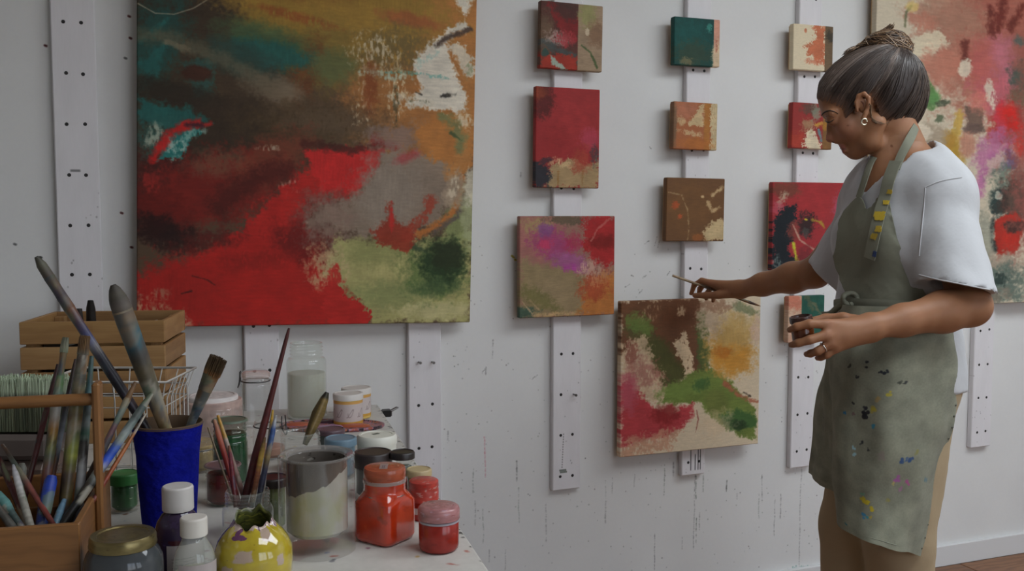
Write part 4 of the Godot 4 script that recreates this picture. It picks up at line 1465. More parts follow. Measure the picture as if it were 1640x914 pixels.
func back_jars() -> void:
	# tall jar of cloudy water
	var d := 2.42
	var t := paint_jar("glass_jar", "tall clear jar two thirds full of cloudy brush water", 492, d, 63, 547, 0.80, 0.034, mat(th("#8d897b"), 0.15), 0.60, null, 0.0, "", glass(Color(0.80, 0.86, 0.80), 0.17))
	# water is cloudy but lets some light through
	var wm := StandardMaterial3D.new()
	wm.albedo_color = Color(0.80, 0.79, 0.72, 0.62)
	wm.transparency = BaseMaterial3D.TRANSPARENCY_ALPHA
	wm.roughness = 0.3
	(t.get_node("paint") as MeshInstance3D).mesh.surface_set_material(0, wm)
	t.get_node("paint").name = "cloudy_water"
	# clear clip-top jar
	d = 2.32
	t = paint_jar("clip_top_jar", "empty clear clip-top jar behind the long crimson brush", 411, d, 47, 604, 0.90, 0.012, null, 0.0, null, 0.0, "", glass(Color(0.78, 0.81, 0.78), 0.15))
	var h := tall(411, 604, d)
	var r := wide(47, d)
	part("lid", lathe_mesh([Vector2(r * 0.9, 0.0), Vector2(r * 0.98, 0.002), Vector2(r * 0.98, 0.010), Vector2(r * 0.8, 0.016), Vector2(0, 0.017)], glass(Color(0.9, 0.8, 0.76), 0.35)), t, Transform3D(Basis(), Vector3(0, h + 0.001, 0)))
	bail(t, r * 0.94, h - 0.006, mat(Color(0.4, 0.4, 0.4), 0.3, 0.9), 0.8)
	# pink jar with a wide white lid
	t = paint_jar("glass_jar", "wide jar of dusty pink paint with white screw lid", 342, 2.12, 96, 632, 0.76, 0.012, streaky(th("#9b857d"), 0.25, 4, 0.3), 0.93, palette_mix(th("#b4aeab"), [th("#a8a39f"), th("#7f9286")], 0.12, 3, 0.5), 0.024)
	# cream jar behind the blue cup
	t = paint_jar("clip_top_jar", "jar of pale ochre paint half hidden behind the blue cup", 309, 1.93, 84, 698, 0.93, 0.02, streaky(th("#8f7c57"), 0.3, 6, 0.3), 0.82)
	bail(t, wide(84, 1.93) * 0.95, tall(309, 714, 1.93), mat(Color(0.5, 0.5, 0.5), 0.3, 0.9), 0.9)
	# small clip jar, orange at its foot
	t = paint_jar("clip_top_jar", "small clear clip-top jar with salmon paint at its bottom", 432, 2.02, 52, 672, 0.88, 0.014, mat(th("#97705f"), 0.4), 0.32)
	bail(t, wide(52, 2.02) * 0.92, tall(432, 680, 2.02), mat(Color(0.4, 0.4, 0.4), 0.3, 0.9), -0.7)
	# two white pots with orange printed labels
	for q in [[571, 2.42, 46, 619, "white-lidded paint pot with orange label, behind its twin"], [558, 2.33, 46, 628, "white-lidded paint pot with orange label, in front of its twin"]]:
		var hh := tall(q[0], q[3], q[1])
		var rr := wide(q[2], q[1])
		var pt := thing("paint_pot", q[4], "pot", spot(q[0], q[1]), Basis(Vector3.UP, 1.2), "paint pots with orange labels")
		part("pot", lathe_mesh([Vector2(0, 0), Vector2(rr - 0.002, 0), Vector2(rr, 0.002), Vector2(rr, hh - 0.014), Vector2(rr - 0.002, hh - 0.012), Vector2(rr - 0.002, hh - 0.002), Vector2(0, hh - 0.002)], mat(th("#b89a52"), 0.5)), pt)
		var im := Image.create(192, 64, false, Image.FORMAT_RGB8)
		im.fill(th("#a99f9c"))
		im.fill_rect(Rect2i(0, 0, 192, 7), th("#b4894a"))
		im.fill_rect(Rect2i(0, 56, 192, 8), th("#ab7f30"))
		for k in 8:
			for j in 40:
				var w := j * 0.16
				dab(im, 14 + k * 24 + cos(w) * (5 + j * 0.06), 32 + sin(w * 1.3) * 11, 1.0, th("#6f6260"), 0.6)
		part("printed_label", lathe_mesh([Vector2(rr + 0.0004, 0.006), Vector2(rr + 0.0004, hh - 0.016)], textured(ImageTexture.create_from_image(im), 0.5)), pt)
		part("lid", lathe_mesh(lid_shape(rr + 0.0015, 0.014, 0.002), mat(th("#b5b1ac"), 0.45)), pt, Transform3D(Basis(), Vector3(0, hh, 0)))

func middle_jars() -> void:
	# flat round palette with smears
	var c := on_level(532, 684, TABLE_Y)
	var im := Image.create(128, 128, false, Image.FORMAT_RGB8)
	var inks := [th("#7d4f66"), th("#8f4a34"), th("#8e6a80"), th("#2c2026"), th("#9a5a44"), th("#6d4058")]
	im.fill(inks[0])
	for y in 128:
		for x in 128:
			var k := int(clampf(na(x * 2.2, y * 2.2) * 8.0 - 1.5, 0, 5))
			im.set_pixel(x, y, inks[k])
	var pm := textured(ImageTexture.create_from_image(im), 0.35)
	var pr := wide(150, 2.3)
	var pl := thing("palette", "round mixing palette smeared with orange, mauve and black paint", "palette", c, Basis(Vector3.UP, -deg_to_rad(21.5)))
	var oval := Transform3D(Basis.from_scale(Vector3(1.12, 1, 0.56)), Vector3.ZERO)
	var pb := MB.new()
	pb.lathe([Vector2(0, 0), Vector2(pr - 0.004, 0), Vector2(pr, 0.004), Vector2(pr, 0.008), Vector2(pr - 0.004, 0.008), Vector2(pr - 0.008, 0.005), Vector2(0, 0.005)], 40, oval)
	for k in pb.v.size():
		pb.uv[k] = Vector2(pb.v[k].x / pr * 0.5 + 0.5, pb.v[k].z / pr * 0.5 + 0.5)
	part("plate", pb.mesh(pm), pl)
	for q in [[0.055, 0.008, 0.032, "#8f4a33"], [-0.075, -0.008, 0.030, "#94503c"], [-0.01, -0.034, 0.024, "#3a2430"], [0.0, 0.022, 0.028, "#8b6781"]]:
		part("paint_blob", lathe_mesh([Vector2(q[2], 0), Vector2(q[2] * 0.9, 0.003), Vector2(q[2] * 0.5, 0.005), Vector2(0, 0.006)], mat(th(q[3]), 0.25), 20, 0.12), pl, Transform3D(Basis.from_scale(Vector3(1.1, 1, 0.6)), Vector3(q[0], 0.005, q[1])))
	# open glass jar with a palette-knife shaped brush
	var t := paint_jar("glass_jar", "open wide-mouthed glass jar holding a flat olive spatula", 482, 1.92, 64, 690, 0.93, 0.02, mat(th("#6f6a60"), 0.3), 0.5, null, 0.0, "", glass(Color(0.78, 0.81, 0.78), 0.15))
	brush("olive leaf-shaped spatula with dark tip standing in a jar", at(524, 628, 1.96), at(488, 712, 1.93), [[0, 0.004], [0.12, 0.0085], [0.4, 0.013], [0.75, 0.009], [1, 0.005]], [[0, "#33332c"], [0.10, "#3a372b"], [0.14, "#6b5a35"], [0.6, "#64522f"], [1, "#4a4026"]], 0.0, 0.0, "spatulas", 0.3, "spatula")
	paint_jar("paint_tub", "low jar with plum-coloured lid beside the mixing palette", 530, 2.02, 44, 686, 0.9, 0.01, mat(th("#33403f"), 0.35), 0.92, mat(th("#4d3b42"), 0.4), 0.010, "low lidded jars")
	paint_jar("paint_tub", "low jar with dusty blue lid behind the clear cylinder", 546, 1.87, 50, 700, 0.9, 0.01, mat(th("#4f6470"), 0.35), 0.92, mat(th("#566c7a"), 0.4), 0.014, "low lidded jars")
	# white pot with a wide white lid
	var h := tall(604, 694, 1.93)
	var r := wide(62, 1.93)
	t = thing("paint_tub", "white tub with wide white lid and small printed mark", "tub", spot(604, 1.93), Basis(Vector3.UP, 0.4), "low lidded jars")
	part("tub", lathe_mesh([Vector2(0, 0), Vector2(r * 0.92, 0), Vector2(r * 0.95, 0.004), Vector2(r * 0.95, h - 0.006), Vector2(0, h - 0.006)], mat(th("#b3b1ac"), 0.45)), t)
	part("lid", lathe_mesh([Vector2(r * 0.96, -0.034), Vector2(r, -0.034), Vector2(r, -0.020), Vector2(r + 0.0012, -0.018), Vector2(r + 0.0012, -0.004), Vector2(r - 0.002, 0), Vector2(r * 0.8, 0), Vector2(r * 0.78, -0.001), Vector2(0, -0.001)], mat(th("#b9b8ae"), 0.4)), t, Transform3D(Basis(), Vector3(0, h, 0)))
	part("printed_mark", box_mesh(Vector3(0.014, 0.0006, 0.009), mat(th("#5a5c52"), 0.6), 0.0001), t, Transform3D(Basis(), Vector3(0.002, h - 0.0006, -0.006)))
	paint_jar("glass_jar", "squat jar with large black lid behind the red clip-top jar", 598, 1.74, 58, 722, 0.92, 0.02, mat(th("#2b2422"), 0.35), 0.9, mat(th("#2a2321"), 0.4), 0.026, "black-lidded jars")
	paint_jar("glass_jar", "small glass jar with black lid next to the table's edge", 645, 1.73, 36, 722, 0.9, 0.02, mat(th("#56605a"), 0.35), 0.7, mat(th("#201c1b"), 0.35), 0.012, "black-lidded jars")
	paint_jar("glass_jar", "cream-lidded jar standing behind two red jars", 671, 1.70, 38, 750, 0.9, 0.016, mat(th("#8f7d5c"), 0.4), 0.9, mat(th("#9b8a68"), 0.45), 0.012)
	# green, brown-red and dark jars round the brush jar
	paint_jar("glass_jar", "bottle-green glass jar with ribbed neck behind the small brushes", 370, 1.82, 55, 670, 0.90, 0.036, streaky(th("#1c3a22"), 0.5, 8, 0.25), 0.80, palette_mix(th("#4f5a4c"), [th("#64604e")], 0.3, 5, 0.4), 0.004, "", glass(Color(0.14, 0.30, 0.18), 0.30))
	paint_jar("glass_jar", "jar of brick-brown paint beside the blue cup", 358, 1.70, 55, 742, 0.92, 0.022, streaky(th("#4d1a11"), 0.35, 9, 0.3), 0.80, mat(th("#5c4748"), 0.35), 0.003, "", glass(Color(0.35, 0.20, 0.18), 0.04))
	paint_jar("glass_jar", "jar of green paint with black lid behind the clear cylinder", 437, 1.56, 46, 762, 0.95, 0.014, streaky(th("#5b643d"), 0.3, 10, 0.3), 0.9, mat(th("#1d1614"), 0.35), 0.014)
	paint_jar("glass_jar", "jar of green paint seen through white wire mesh", 200, 1.66, 44, 756, 0.9, 0.02, palette_mix(th("#1f4d22"), [th("#2c6a30"), th("#8a9a78")], 0.22, 12, 0.3), 0.85, mat(th("#2f6532"), 0.4), 0.018)

func front_jars() -> void:
	# clear double-walled cylinder with a steel liner
	var d := 1.47
	var c := spot(509, d)
	var r := wide(121, d)
	var h := tall(511, 724, d)
	var face := Basis(Vector3.UP, atan2(EYE.x - c.x, EYE.z - c.z))
	var t := thing("glass_cylinder", "clear double-walled cylinder, its inner beaker streaked with pale paint", "cylinder", c, face)
	part("outer_wall", lathe_mesh([Vector2(0, 0.001), Vector2(r - 0.001, 0), Vector2(r, 0.001), Vector2(r, h - 0.002), Vector2(r - 0.002, h)], glass(Color(0.6, 0.62, 0.61), 0.02), 56), t)
	var im := Image.create(256, 128, false, Image.FORMAT_RGB8)
	for y in 128:
		for x in 256:
			var v := y / 128.0
			var s := nb(x * 3.0, y * 0.3) * 0.25
			var cc := th("#4f4943").lerp(th("#3a342f"), s * 2.0)
			# pale paint left on the beaker below a slanting edge
			var edge := 0.30 + 0.17 * sin((x / 256.0 - 0.22) * TAU) + (na(x * 1.2, 40) - 0.5) * 0.10
			if v > edge:
				cc = th("#8f8c82").lerp(th("#86866a"), clampf(na(x * 0.8 + 60, y * 0.6) * 2.4 - 0.9 + 0.5 * sin((x / 256.0 - 0.15) * TAU), 0, 1))
				cc = cc.lerp(th("#7f7c74"), nb(x * 4.0, y * 0.15) * 0.35)
			im.set_pixel(x, y, cc)
	var ri := r * 0.80
	var lin_b := MB.new()
	lin_b.lathe([Vector2(0, 0.027), Vector2(ri - 0.006, 0.027), Vector2(ri, 0.033), Vector2(ri, h - 0.004)], 56)
	for k in lin_b.v.size():
		lin_b.uv[k].y = 1.0 - (lin_b.v[k].y - 0.027) / (h - 0.027)
	var lm := textured(ImageTexture.create_from_image(im), 0.18)
	lm.clearcoat_enabled = true
	lm.clearcoat_roughness = 0.05
	part("beaker", lin_b.mesh(lm), t)
	part("beaker_inside", lathe_mesh([Vector2(ri - 0.003, h - 0.006), Vector2(ri - 0.003, 0.036), Vector2(0, 0.034)], palette_mix(th("#57514b"), [th("#332e2a"), th("#7a766e")], 0.4, 22, 0.12), 56), t)
	part("rim", lathe_mesh([Vector2(r - 0.002, h - 0.003), Vector2(r - 0.001, h - 0.001), Vector2(r - 0.003, h + 0.001), Vector2(ri + 0.001, h - 0.001), Vector2(ri - 0.003, h - 0.006)], glass(Color(0.62, 0.60, 0.58), 0.45), 56), t)
	# square-shouldered jar of red paint with glass lid and wire bail
	d = 1.515
	c = spot(617, d)
	h = tall(617, 745, d)
	t = thing("clip_top_jar", "square clip-top jar full of brick-red paint with glass lid", "jar", c, Basis(Vector3.UP, 0.62))
	var half := 0.0355
	var rows := []
	for lv in [[0.0, 0.80, 0.0], [0.004, 0.94, 0.0], [0.012, 1.0, 0.0], [0.060, 1.0, 0.0], [0.080, 1.0, 0.05], [0.092, 0.93, 0.55], [0.099, 0.88, 0.9], [0.104, 0.86, 1.0], [0.118, 0.86, 1.0]]:
		var ring := PackedVector3Array()
		for k in 40:
			var a := TAU * k / 40.0
			var q := pow(pow(absf(cos(a)), 7.0) + pow(absf(sin(a)), 7.0), -1.0 / 7.0)
			var rad: float = half * lv[1] * lerpf(q, 1.03, lv[2])
			ring.append(Vector3(cos(a) * rad, lv[0] * (h - 0.022) / 0.118, sin(a) * rad))
		rows.append(ring)
	var jb := MB.new()
	jb.grid(rows, true)
	var base := []
	for p in rows[0]:
		base.append(p)
	jb.flat(base, Vector3.DOWN)
	var red := palette_mix(th("#95290f"), [th("#8a240e"), th("#9a3316"), th("#7d240f")], 0.3, 41, 0.15)
	red.clearcoat_enabled = true
	red.clearcoat_roughness = 0.05
	part("glass_body", jb.mesh(red), t)
	var nr := half * 0.86
	part("lid", lathe_mesh([Vector2(nr * 0.98, -0.018), Vector2(nr * 1.04, -0.014), Vector2(nr * 1.04, -0.004), Vector2(nr * 1.0, 0.0), Vector2(nr * 0.9, 0.001), Vector2(0, 0.002)], palette_mix(th("#84402a"), [th("#8f5a48"), th("#7a3220")], 0.3, 43, 0.2)), t, Transform3D(Basis(), Vector3(0, h, 0)))
	part("seal", lathe_mesh([Vector2(nr * 1.0, -0.003), Vector2(nr * 1.07, -0.002), Vector2(nr * 1.07, 0.002), Vector2(nr * 1.0, 0.003)], glass(Color(0.85, 0.75, 0.72), 0.4)), t, Transform3D(Basis(), Vector3(0, h - 0.020, 0)))
	var steel := mat(Color(0.55, 0.54, 0.53), 0.25, 0.95)
	bail(t, nr * 1.02, h - 0.040, steel, 1.15)
	var hinge := smooth_path([Vector3(nr * 0.9, h - 0.004, -nr * 0.5), Vector3(nr * 1.16, h - 0.010, -nr * 0.45), Vector3(nr * 1.2, h - 0.03, -nr * 0.4), Vector3(nr * 1.18, h - 0.045, -nr * 0.2), Vector3(nr * 1.22, h - 0.052, 0.0), Vector3(nr * 1.2, h - 0.07, nr * 0.1)], 5)
	var hr := PackedFloat32Array()
	hr.resize(hinge.size())
	hr.fill(0.0012)
	var hb := MB.new()
	hb.tube(hinge, hr, 6)
	part("hinge_wire", hb.mesh(steel), t)
	var tagim := Image.create(32, 48, false, Image.FORMAT_RGB8)
	tagim.fill(th("#a08a84"))
	for q in [[10, 18, 22, 18], [10, 18, 12, 30], [12, 24, 20, 24], [20, 18, 19, 30], [9, 32, 23, 33], [10, 36, 21, 37]]:
		for k in 12:
			dab(tagim, lerpf(q[0], q[2], k / 11.0), lerpf(q[1], q[3], k / 11.0), 0.8, th("#463a44"), 0.8)
	var tg := MB.new()
	var trow := []
	for k in 6:
		var f := k / 5.0
		trow.append(PackedVector3Array([Vector3(-0.006, 0.0035 - 0.004 * f * f, -0.004 + f * 0.02), Vector3(0.006, 0.0035 - 0.004 * f * f, -0.004 + f * 0.02)]))
	tg.grid(trow, false, Vector3.UP)
	var tbs := Basis(Vector3.UP, -0.62 - deg_to_rad(21.5)) * Basis(Vector3.UP, 0.0)
	tg.sheet(trow, 0.0006, Vector3.UP)
	part("paper_tag", tg.mesh(textured(ImageTexture.create_from_image(tagim), 0.6)), t, Transform3D(tbs, Vector3(0, h + 0.001, 0) + tbs * Vector3(0, 0, 0.004)))
	# small red jar with a translucent lid
	d = 1.47
	t = thing("glass_jar", "small jar of red paint with milky pink lid at the table's edge", "jar", spot(703, d), Basis(), "red paint jars")
	h = tall(703, 806, d)
	r = wide(64, d)
	var red2 := palette_mix(th("#7c2018"), [th("#8a2a1f"), th("#701c16")], 0.3, 51, 0.15)
	part("glass", lathe_mesh([Vector2(0, 0), Vector2(r - 0.006, 0), Vector2(r - 0.001, 0.004), Vector2(r, 0.009), Vector2(r, h * 0.62), Vector2(r - 0.001, h * 0.64), Vector2(0, h * 0.64)], red2), t)
	part("collar", lathe_mesh([Vector2(r - 0.002, h * 0.64), Vector2(r + 0.0005, h * 0.645), Vector2(r + 0.0005, h * 0.69), Vector2(r - 0.002, h * 0.70)], glass(Color(0.8, 0.78, 0.82), 0.55)), t)
	part("lid", lathe_mesh([Vector2(r - 0.001, h * 0.70), Vector2(r + 0.0015, h * 0.71), Vector2(r + 0.0015, h * 0.90), Vector2(r, h * 0.96), Vector2(r - 0.003, h * 0.99), Vector2(r * 0.8, h), Vector2(0, h)], palette_mix(th("#8a5f5f"), [th("#7f4a4c"), th("#93727a")], 0.35, 53, 0.25)), t)
	# taller red jar behind it
	d = 1.62
	t = thing("glass_jar", "taller jar of bright red paint with smeared red lid and white label", "jar", spot(679, d), Basis(), "red paint jars")
	h = tall(679, 766, d)
	r = wide(46, d)
	part("glass", lathe_mesh([Vector2(0, 0), Vector2(r - 0.004, 0), Vector2(r, 0.005), Vector2(r, h - 0.045), Vector2(r - 0.003, h - 0.038), Vector2(r - 0.003, h - 0.012), Vector2(0, h - 0.012)], mat(th("#8d2117"), 0.2)), t)
	part("paper_label", lathe_mesh([Vector2(r + 0.0005, 0.022), Vector2(r + 0.0005, h - 0.052)], mat(th("#a3908c"), 0.6)), t)
	part("lid", lathe_mesh([Vector2(r - 0.001, -0.034), Vector2(r + 0.001, -0.032), Vector2(r + 0.001, -0.016), Vector2(r, -0.012), Vector2(r + 0.001, -0.010), Vector2(r + 0.0005, -0.002), Vector2(r - 0.002, 0), Vector2(0, 0)], palette_mix(th("#95372f"), [th("#a3251c"), th("#a0706a")], 0.4, 55, 0.3)), t, Transform3D(Basis(), Vector3(0, h, 0)))
	# jar of dark water with a gold lid
	d = 1.26
	t = thing("glass_jar", "jar of murky dark water with worn gold lid beside the wooden caddy", "jar", spot(200, d))
	h = tall(200, 851, d)
	r = wide(121, d)
	var murk := mat(th("#35383a"), 0.08)
	part("glass", lathe_mesh([Vector2(0, 0), Vector2(r - 0.008, 0), Vector2(r, 0.01), Vector2(r, h * 0.55), Vector2(r * 0.985, h * 0.66), Vector2(r * 0.92, h * 0.76), Vector2(r * 0.84, h * 0.82), Vector2(r * 0.80, h * 0.86), Vector2(0, h * 0.86)], murk), t)
	var gold := palette_mix(Color(0.50, 0.45, 0.30), [Color(0.45, 0.41, 0.28), Color(0.38, 0.34, 0.24)], 0.3, 61, 0.3)
	gold.metallic = 0.75
	part("lid", lathe_mesh([Vector2(r * 0.80, -0.015), Vector2(r * 0.845, -0.015), Vector2(r * 0.86, -0.012), Vector2(r * 0.845, -0.009), Vector2(r * 0.845, -0.004), Vector2(r * 0.80, 0), Vector2(r * 0.66, 0), Vector2(r * 0.63, -0.0015), Vector2(r * 0.5, -0.0012), Vector2(r * 0.3, -0.0004), Vector2(0, 0)], gold, 48), t, Transform3D(Basis(), Vector3(0, h, 0)))
	var lab := MB.new()
	var lrow := []
	for k in 2:
		var ring := PackedVector3Array()
		for j in 16:
			var a := deg_to_rad(lerpf(10.0, 90.0, j / 15.0))
			ring.append(Vector3(cos(a) * (r + 0.0006), lerpf(0.008, 0.034 + 0.010 * j / 15.0 * 0.0, k), sin(a) * (r + 0.0006)))
		lrow.append(ring)
	lab.grid(lrow, false, Vector3(1, 0, 1))
	part("paper_label", lab.mesh(mat(th("#a5a19b"), 0.6)), t, Transform3D(Basis(Vector3.UP, -deg_to_rad(21.5) + 0.15), Vector3.ZERO))
	# violet bottle and small clear bottle
	d = 1.36
	t = thing("bottle", "violet plastic bottle with large white screw cap", "bottle", spot(288, d))
	h = tall(288, 774, d)
	r = wide(76, d)
	var vio := palette_mix(th("#2c2236"), [th("#3a1a20"), th("#352a45")], 0.4, 63, 0.12)
	part("body", lathe_mesh([Vector2(0, 0), Vector2(r - 0.004, 0), Vector2(r, 0.004), Vector2(r, h * 0.42), Vector2(r * 0.97, h * 0.52), Vector2(r * 0.86, h * 0.62), Vector2(r * 0.66, h * 0.70), Vector2(r * 0.52, h * 0.73), Vector2(r * 0.50, h * 0.76), Vector2(0, h * 0.76)], vio), t)
	part("cap", ribbed_cap(wide(48, d), 0.033, th("#aaa6a2")), t, Transform3D(Basis(), Vector3(0, h - 0.033, 0)))
	part("paper_label", label_arc(r + 0.0005, 0.01, h * 0.42, -40.0, 100.0, printed_label(71)), t, Transform3D(Basis(Vector3.UP, -deg_to_rad(21.5)), Vector3.ZERO))
	d = 1.29
	t = thing("bottle", "small clear bottle with white cap and torn label, before the violet one", "bottle", spot(313, d))
	h = tall(313, 824, d)
	r = wide(66, d)
	part("body", lathe_mesh([Vector2(0, 0), Vector2(r - 0.004, 0), Vector2(r, 0.004), Vector2(r, h * 0.40), Vector2(r * 0.96, h * 0.50), Vector2(r * 0.84, h * 0.60), Vector2(r * 0.62, h * 0.70), Vector2(r * 0.56, h * 0.74), Vector2(r * 0.56, h * 0.80)], glass(Color(0.85, 0.87, 0.83), 0.25)), t)
	part("liquid", lathe_mesh(fill_shape(r - 0.002, h * 0.34), mat(th("#84826c"), 0.3)), t)
	part("cap", ribbed_cap(wide(42, d), 0.024, th("#b3aea6")), t, Transform3D(Basis(), Vector3(0, h - 0.024, 0)))
	part("paper_label", label_arc(r + 0.0004, 0.004, h * 0.47, -10.0, 120.0, printed_label(72)), t, Transform3D(Basis(Vector3.UP, -deg_to_rad(21.5)), Vector3.ZERO))
	# yellow vase with a torn lip
	d = 1.36
	c = spot(407, d)
	t = thing("vase", "squat glossy yellow ceramic vase with bare pink patches and broken rim", "vase", c, Basis(Vector3.UP, atan2(EYE.x - c.x, EYE.z - c.z)))
	h = tall(407, 826, d)
	r = wide(121, d)
	var vi := Image.create(512, 256, false, Image.FORMAT_RGB8)
	# bare patches: picture x, y of their middle, half width, half height
	var bare := [[391, 886, 14, 11], [447, 897, 5, 10], [434, 846, 11, 16], [368, 912, 8, 9]]
	var plum := [[376, 853, 14, 4], [371, 846, 5, 9], [386, 855, 8, 2.5]]
	for y in 256:
		for x in 512:
			var ang := x / 512.0 * TAU
			var px: float = 407 + 60.5 * cos(ang) if sin(ang) > 0.0 else 407 + 60.5 * (2.0 - cos(ang))
			var py := 826.0 + y / 256.0 * 118.0 + (1.0 - absf(cos(ang))) * 6.0
			var jag := (na(x * 2.0, y * 2.0) - 0.5) * 0.5
			var cc := th("#a39227").lerp(th("#917f1f"), na(x * 0.8, y * 0.8))
			for q in bare:
				var e: float = maxf(absf(px - q[0]) / q[2], absf(py - q[1]) / q[3]) * 0.6 + Vector2((px - q[0]) / q[2], (py - q[1]) / q[3]).length() * 0.4 + jag
				if e < 1.0:
					cc = th("#9a8778")
				elif e < 1.15:
					cc = th("#958541")
			for q in plum:
				if Vector2((px - q[0]) / q[2], (py - q[1]) / q[3]).length() + jag < 1.0:
					cc = th("#563050")
			if y < 14 + na(x * 1.5, 9) * 30.0:
				cc = th("#a8958a") if na(x * 1.2, 77) > 0.38 else th("#4d3350")
			vi.set_pixel(x, y, cc)
	for k in 50:
		dab(vi, rng.randf() * 512, 60 + rng.randf() * 190, rng.randf_range(0.8, 2.2), th("#5a4a22"), 0.6)
	var vm := textured(ImageTexture.create_from_image(vi), 0.10)
	vm.clearcoat_enabled = true
	vm.clearcoat_roughness = 0.03
	var rim_y := func(a: float) -> float:
		return -0.0075 * sin(a) + 0.003 * sin(a * 5.0 + 1.0) + 0.002 * sin(a * 9.0) + 0.006 * exp(-pow((a - 0.75) / 0.16, 2.0))
	var vb := MB.new()
	var vr := []
	for q in [[0.0, 0.5], [0.004, 0.72], [0.03, 0.93], [0.1, 1.0], [0.35, 1.02], [0.5, 1.0], [0.64, 0.91], [0.76, 0.78], [0.86, 0.63], [0.93, 0.52], [0.97, 0.48], [1.0, 0.49]]:
		var ring := PackedVector3Array()
		for k in 64:
			var a := TAU * k / 64.0
			ring.append(Vector3(cos(a) * r * q[1], h * q[0] + rim_y.call(a) * smoothstep(0.82, 1.0, q[0]), sin(a) * r * q[1]))
		vr.append(ring)
	vb.grid(vr, true)
	for k in vb.v.size():
		vb.uv[k].y = clampf(1.0 - vb.v[k].y / h, 0.0, 1.0)
	part("body", vb.mesh(vm), t)
	var ib := MB.new()
	var ir := []
	for q in [[1.0, 0.49], [0.985, 0.46], [0.96, 0.44], [0.90, 0.46], [0.82, 0.52], [0.6, 0.6]]:
		var ring := PackedVector3Array()
		for k in 64:
			var a := TAU * k / 64.0
			ring.append(Vector3(cos(a) * r * q[1], h * q[0] + rim_y.call(a) * smoothstep(0.82, 1.0, q[0]), sin(a) * r * q[1]))
		ir.append(ring)
	ib.grid(ir, true, Vector3.ZERO)
	var fl := []
	for p in ir[5]:
		fl.append(p)
	ib.flat(fl, Vector3.UP)
	part("inside", ib.mesh(palette_mix(th("#3f421c"), [th("#1c1d14"), th("#5d5b24"), th("#2a2c18")], 0.45, 65, 0.35)), t)

func ribbed_cap(r: float, h: float, c: Color) -> ArrayMesh:
	var b := MB.new()
	var rows := []
	for lv in [[0.0, 0.97], [0.001, 1.0], [h - 0.003, 1.0], [h - 0.0008, 0.965], [h, 0.90]]:
		var ring := PackedVector3Array()
		for k in 96:
			var a := TAU * k / 96.0
			var rib := 1.0 + (0.012 if k % 2 == 0 else 0.0) * (1.0 if lv[0] > 0.0005 and lv[0] < h - 0.002 else 0.0)
			ring.append(Vector3(cos(a) * r * lv[1] * rib, lv[0], sin(a) * r * lv[1] * rib))
		rows.append(ring)
	b.grid(rows, true)
	var tp := []
	for p in rows[4]:
		tp.append(p)
	b.flat(tp, Vector3.UP)
	return b.mesh(mat(c, 0.45))

func printed_label(seed_: int) -> StandardMaterial3D:
	var im := Image.create(128, 96, false, Image.FORMAT_RGB8)
	im.fill(th("#8f8684"))
	var r := RandomNumberGenerator.new()
	r.seed = seed_
	if seed_ == 72:
		for k in 30:
			dab(im, 20 + k, 24 + sin(k * 0.4) * 2.0, 3.2, th("#8e4434"), 0.9)
	# unreadably small print
	for row in 6:
		var x := 10.0
		while x < 110.0:
			var w := r.randf_range(4, 14)
			if r.randf() < 0.8:
				im.fill_rect(Rect2i(int(x), 40 + row * 9, int(w), 2), th("#5f5a5a"))
			x += w + 4.0
	return textured(ImageTexture.create_from_image(im), 0.55)

func label_arc(r: float, y0: float, y1: float, a0: float, a1: float, m: Material) -> ArrayMesh:
	var b := MB.new()
	var rows := []
	for k in 2:
		var ring := PackedVector3Array()
		for j in 20:
			var a := deg_to_rad(lerpf(a1, a0, j / 19.0))
			ring.append(Vector3(cos(a) * r, lerpf(y1, y0, k), sin(a) * r))
		rows.append(ring)
	b.grid(rows, false, Vector3(cos(deg_to_rad((a0 + a1) * 0.5)), 0, sin(deg_to_rad((a0 + a1) * 0.5))))
	return b.mesh(m)

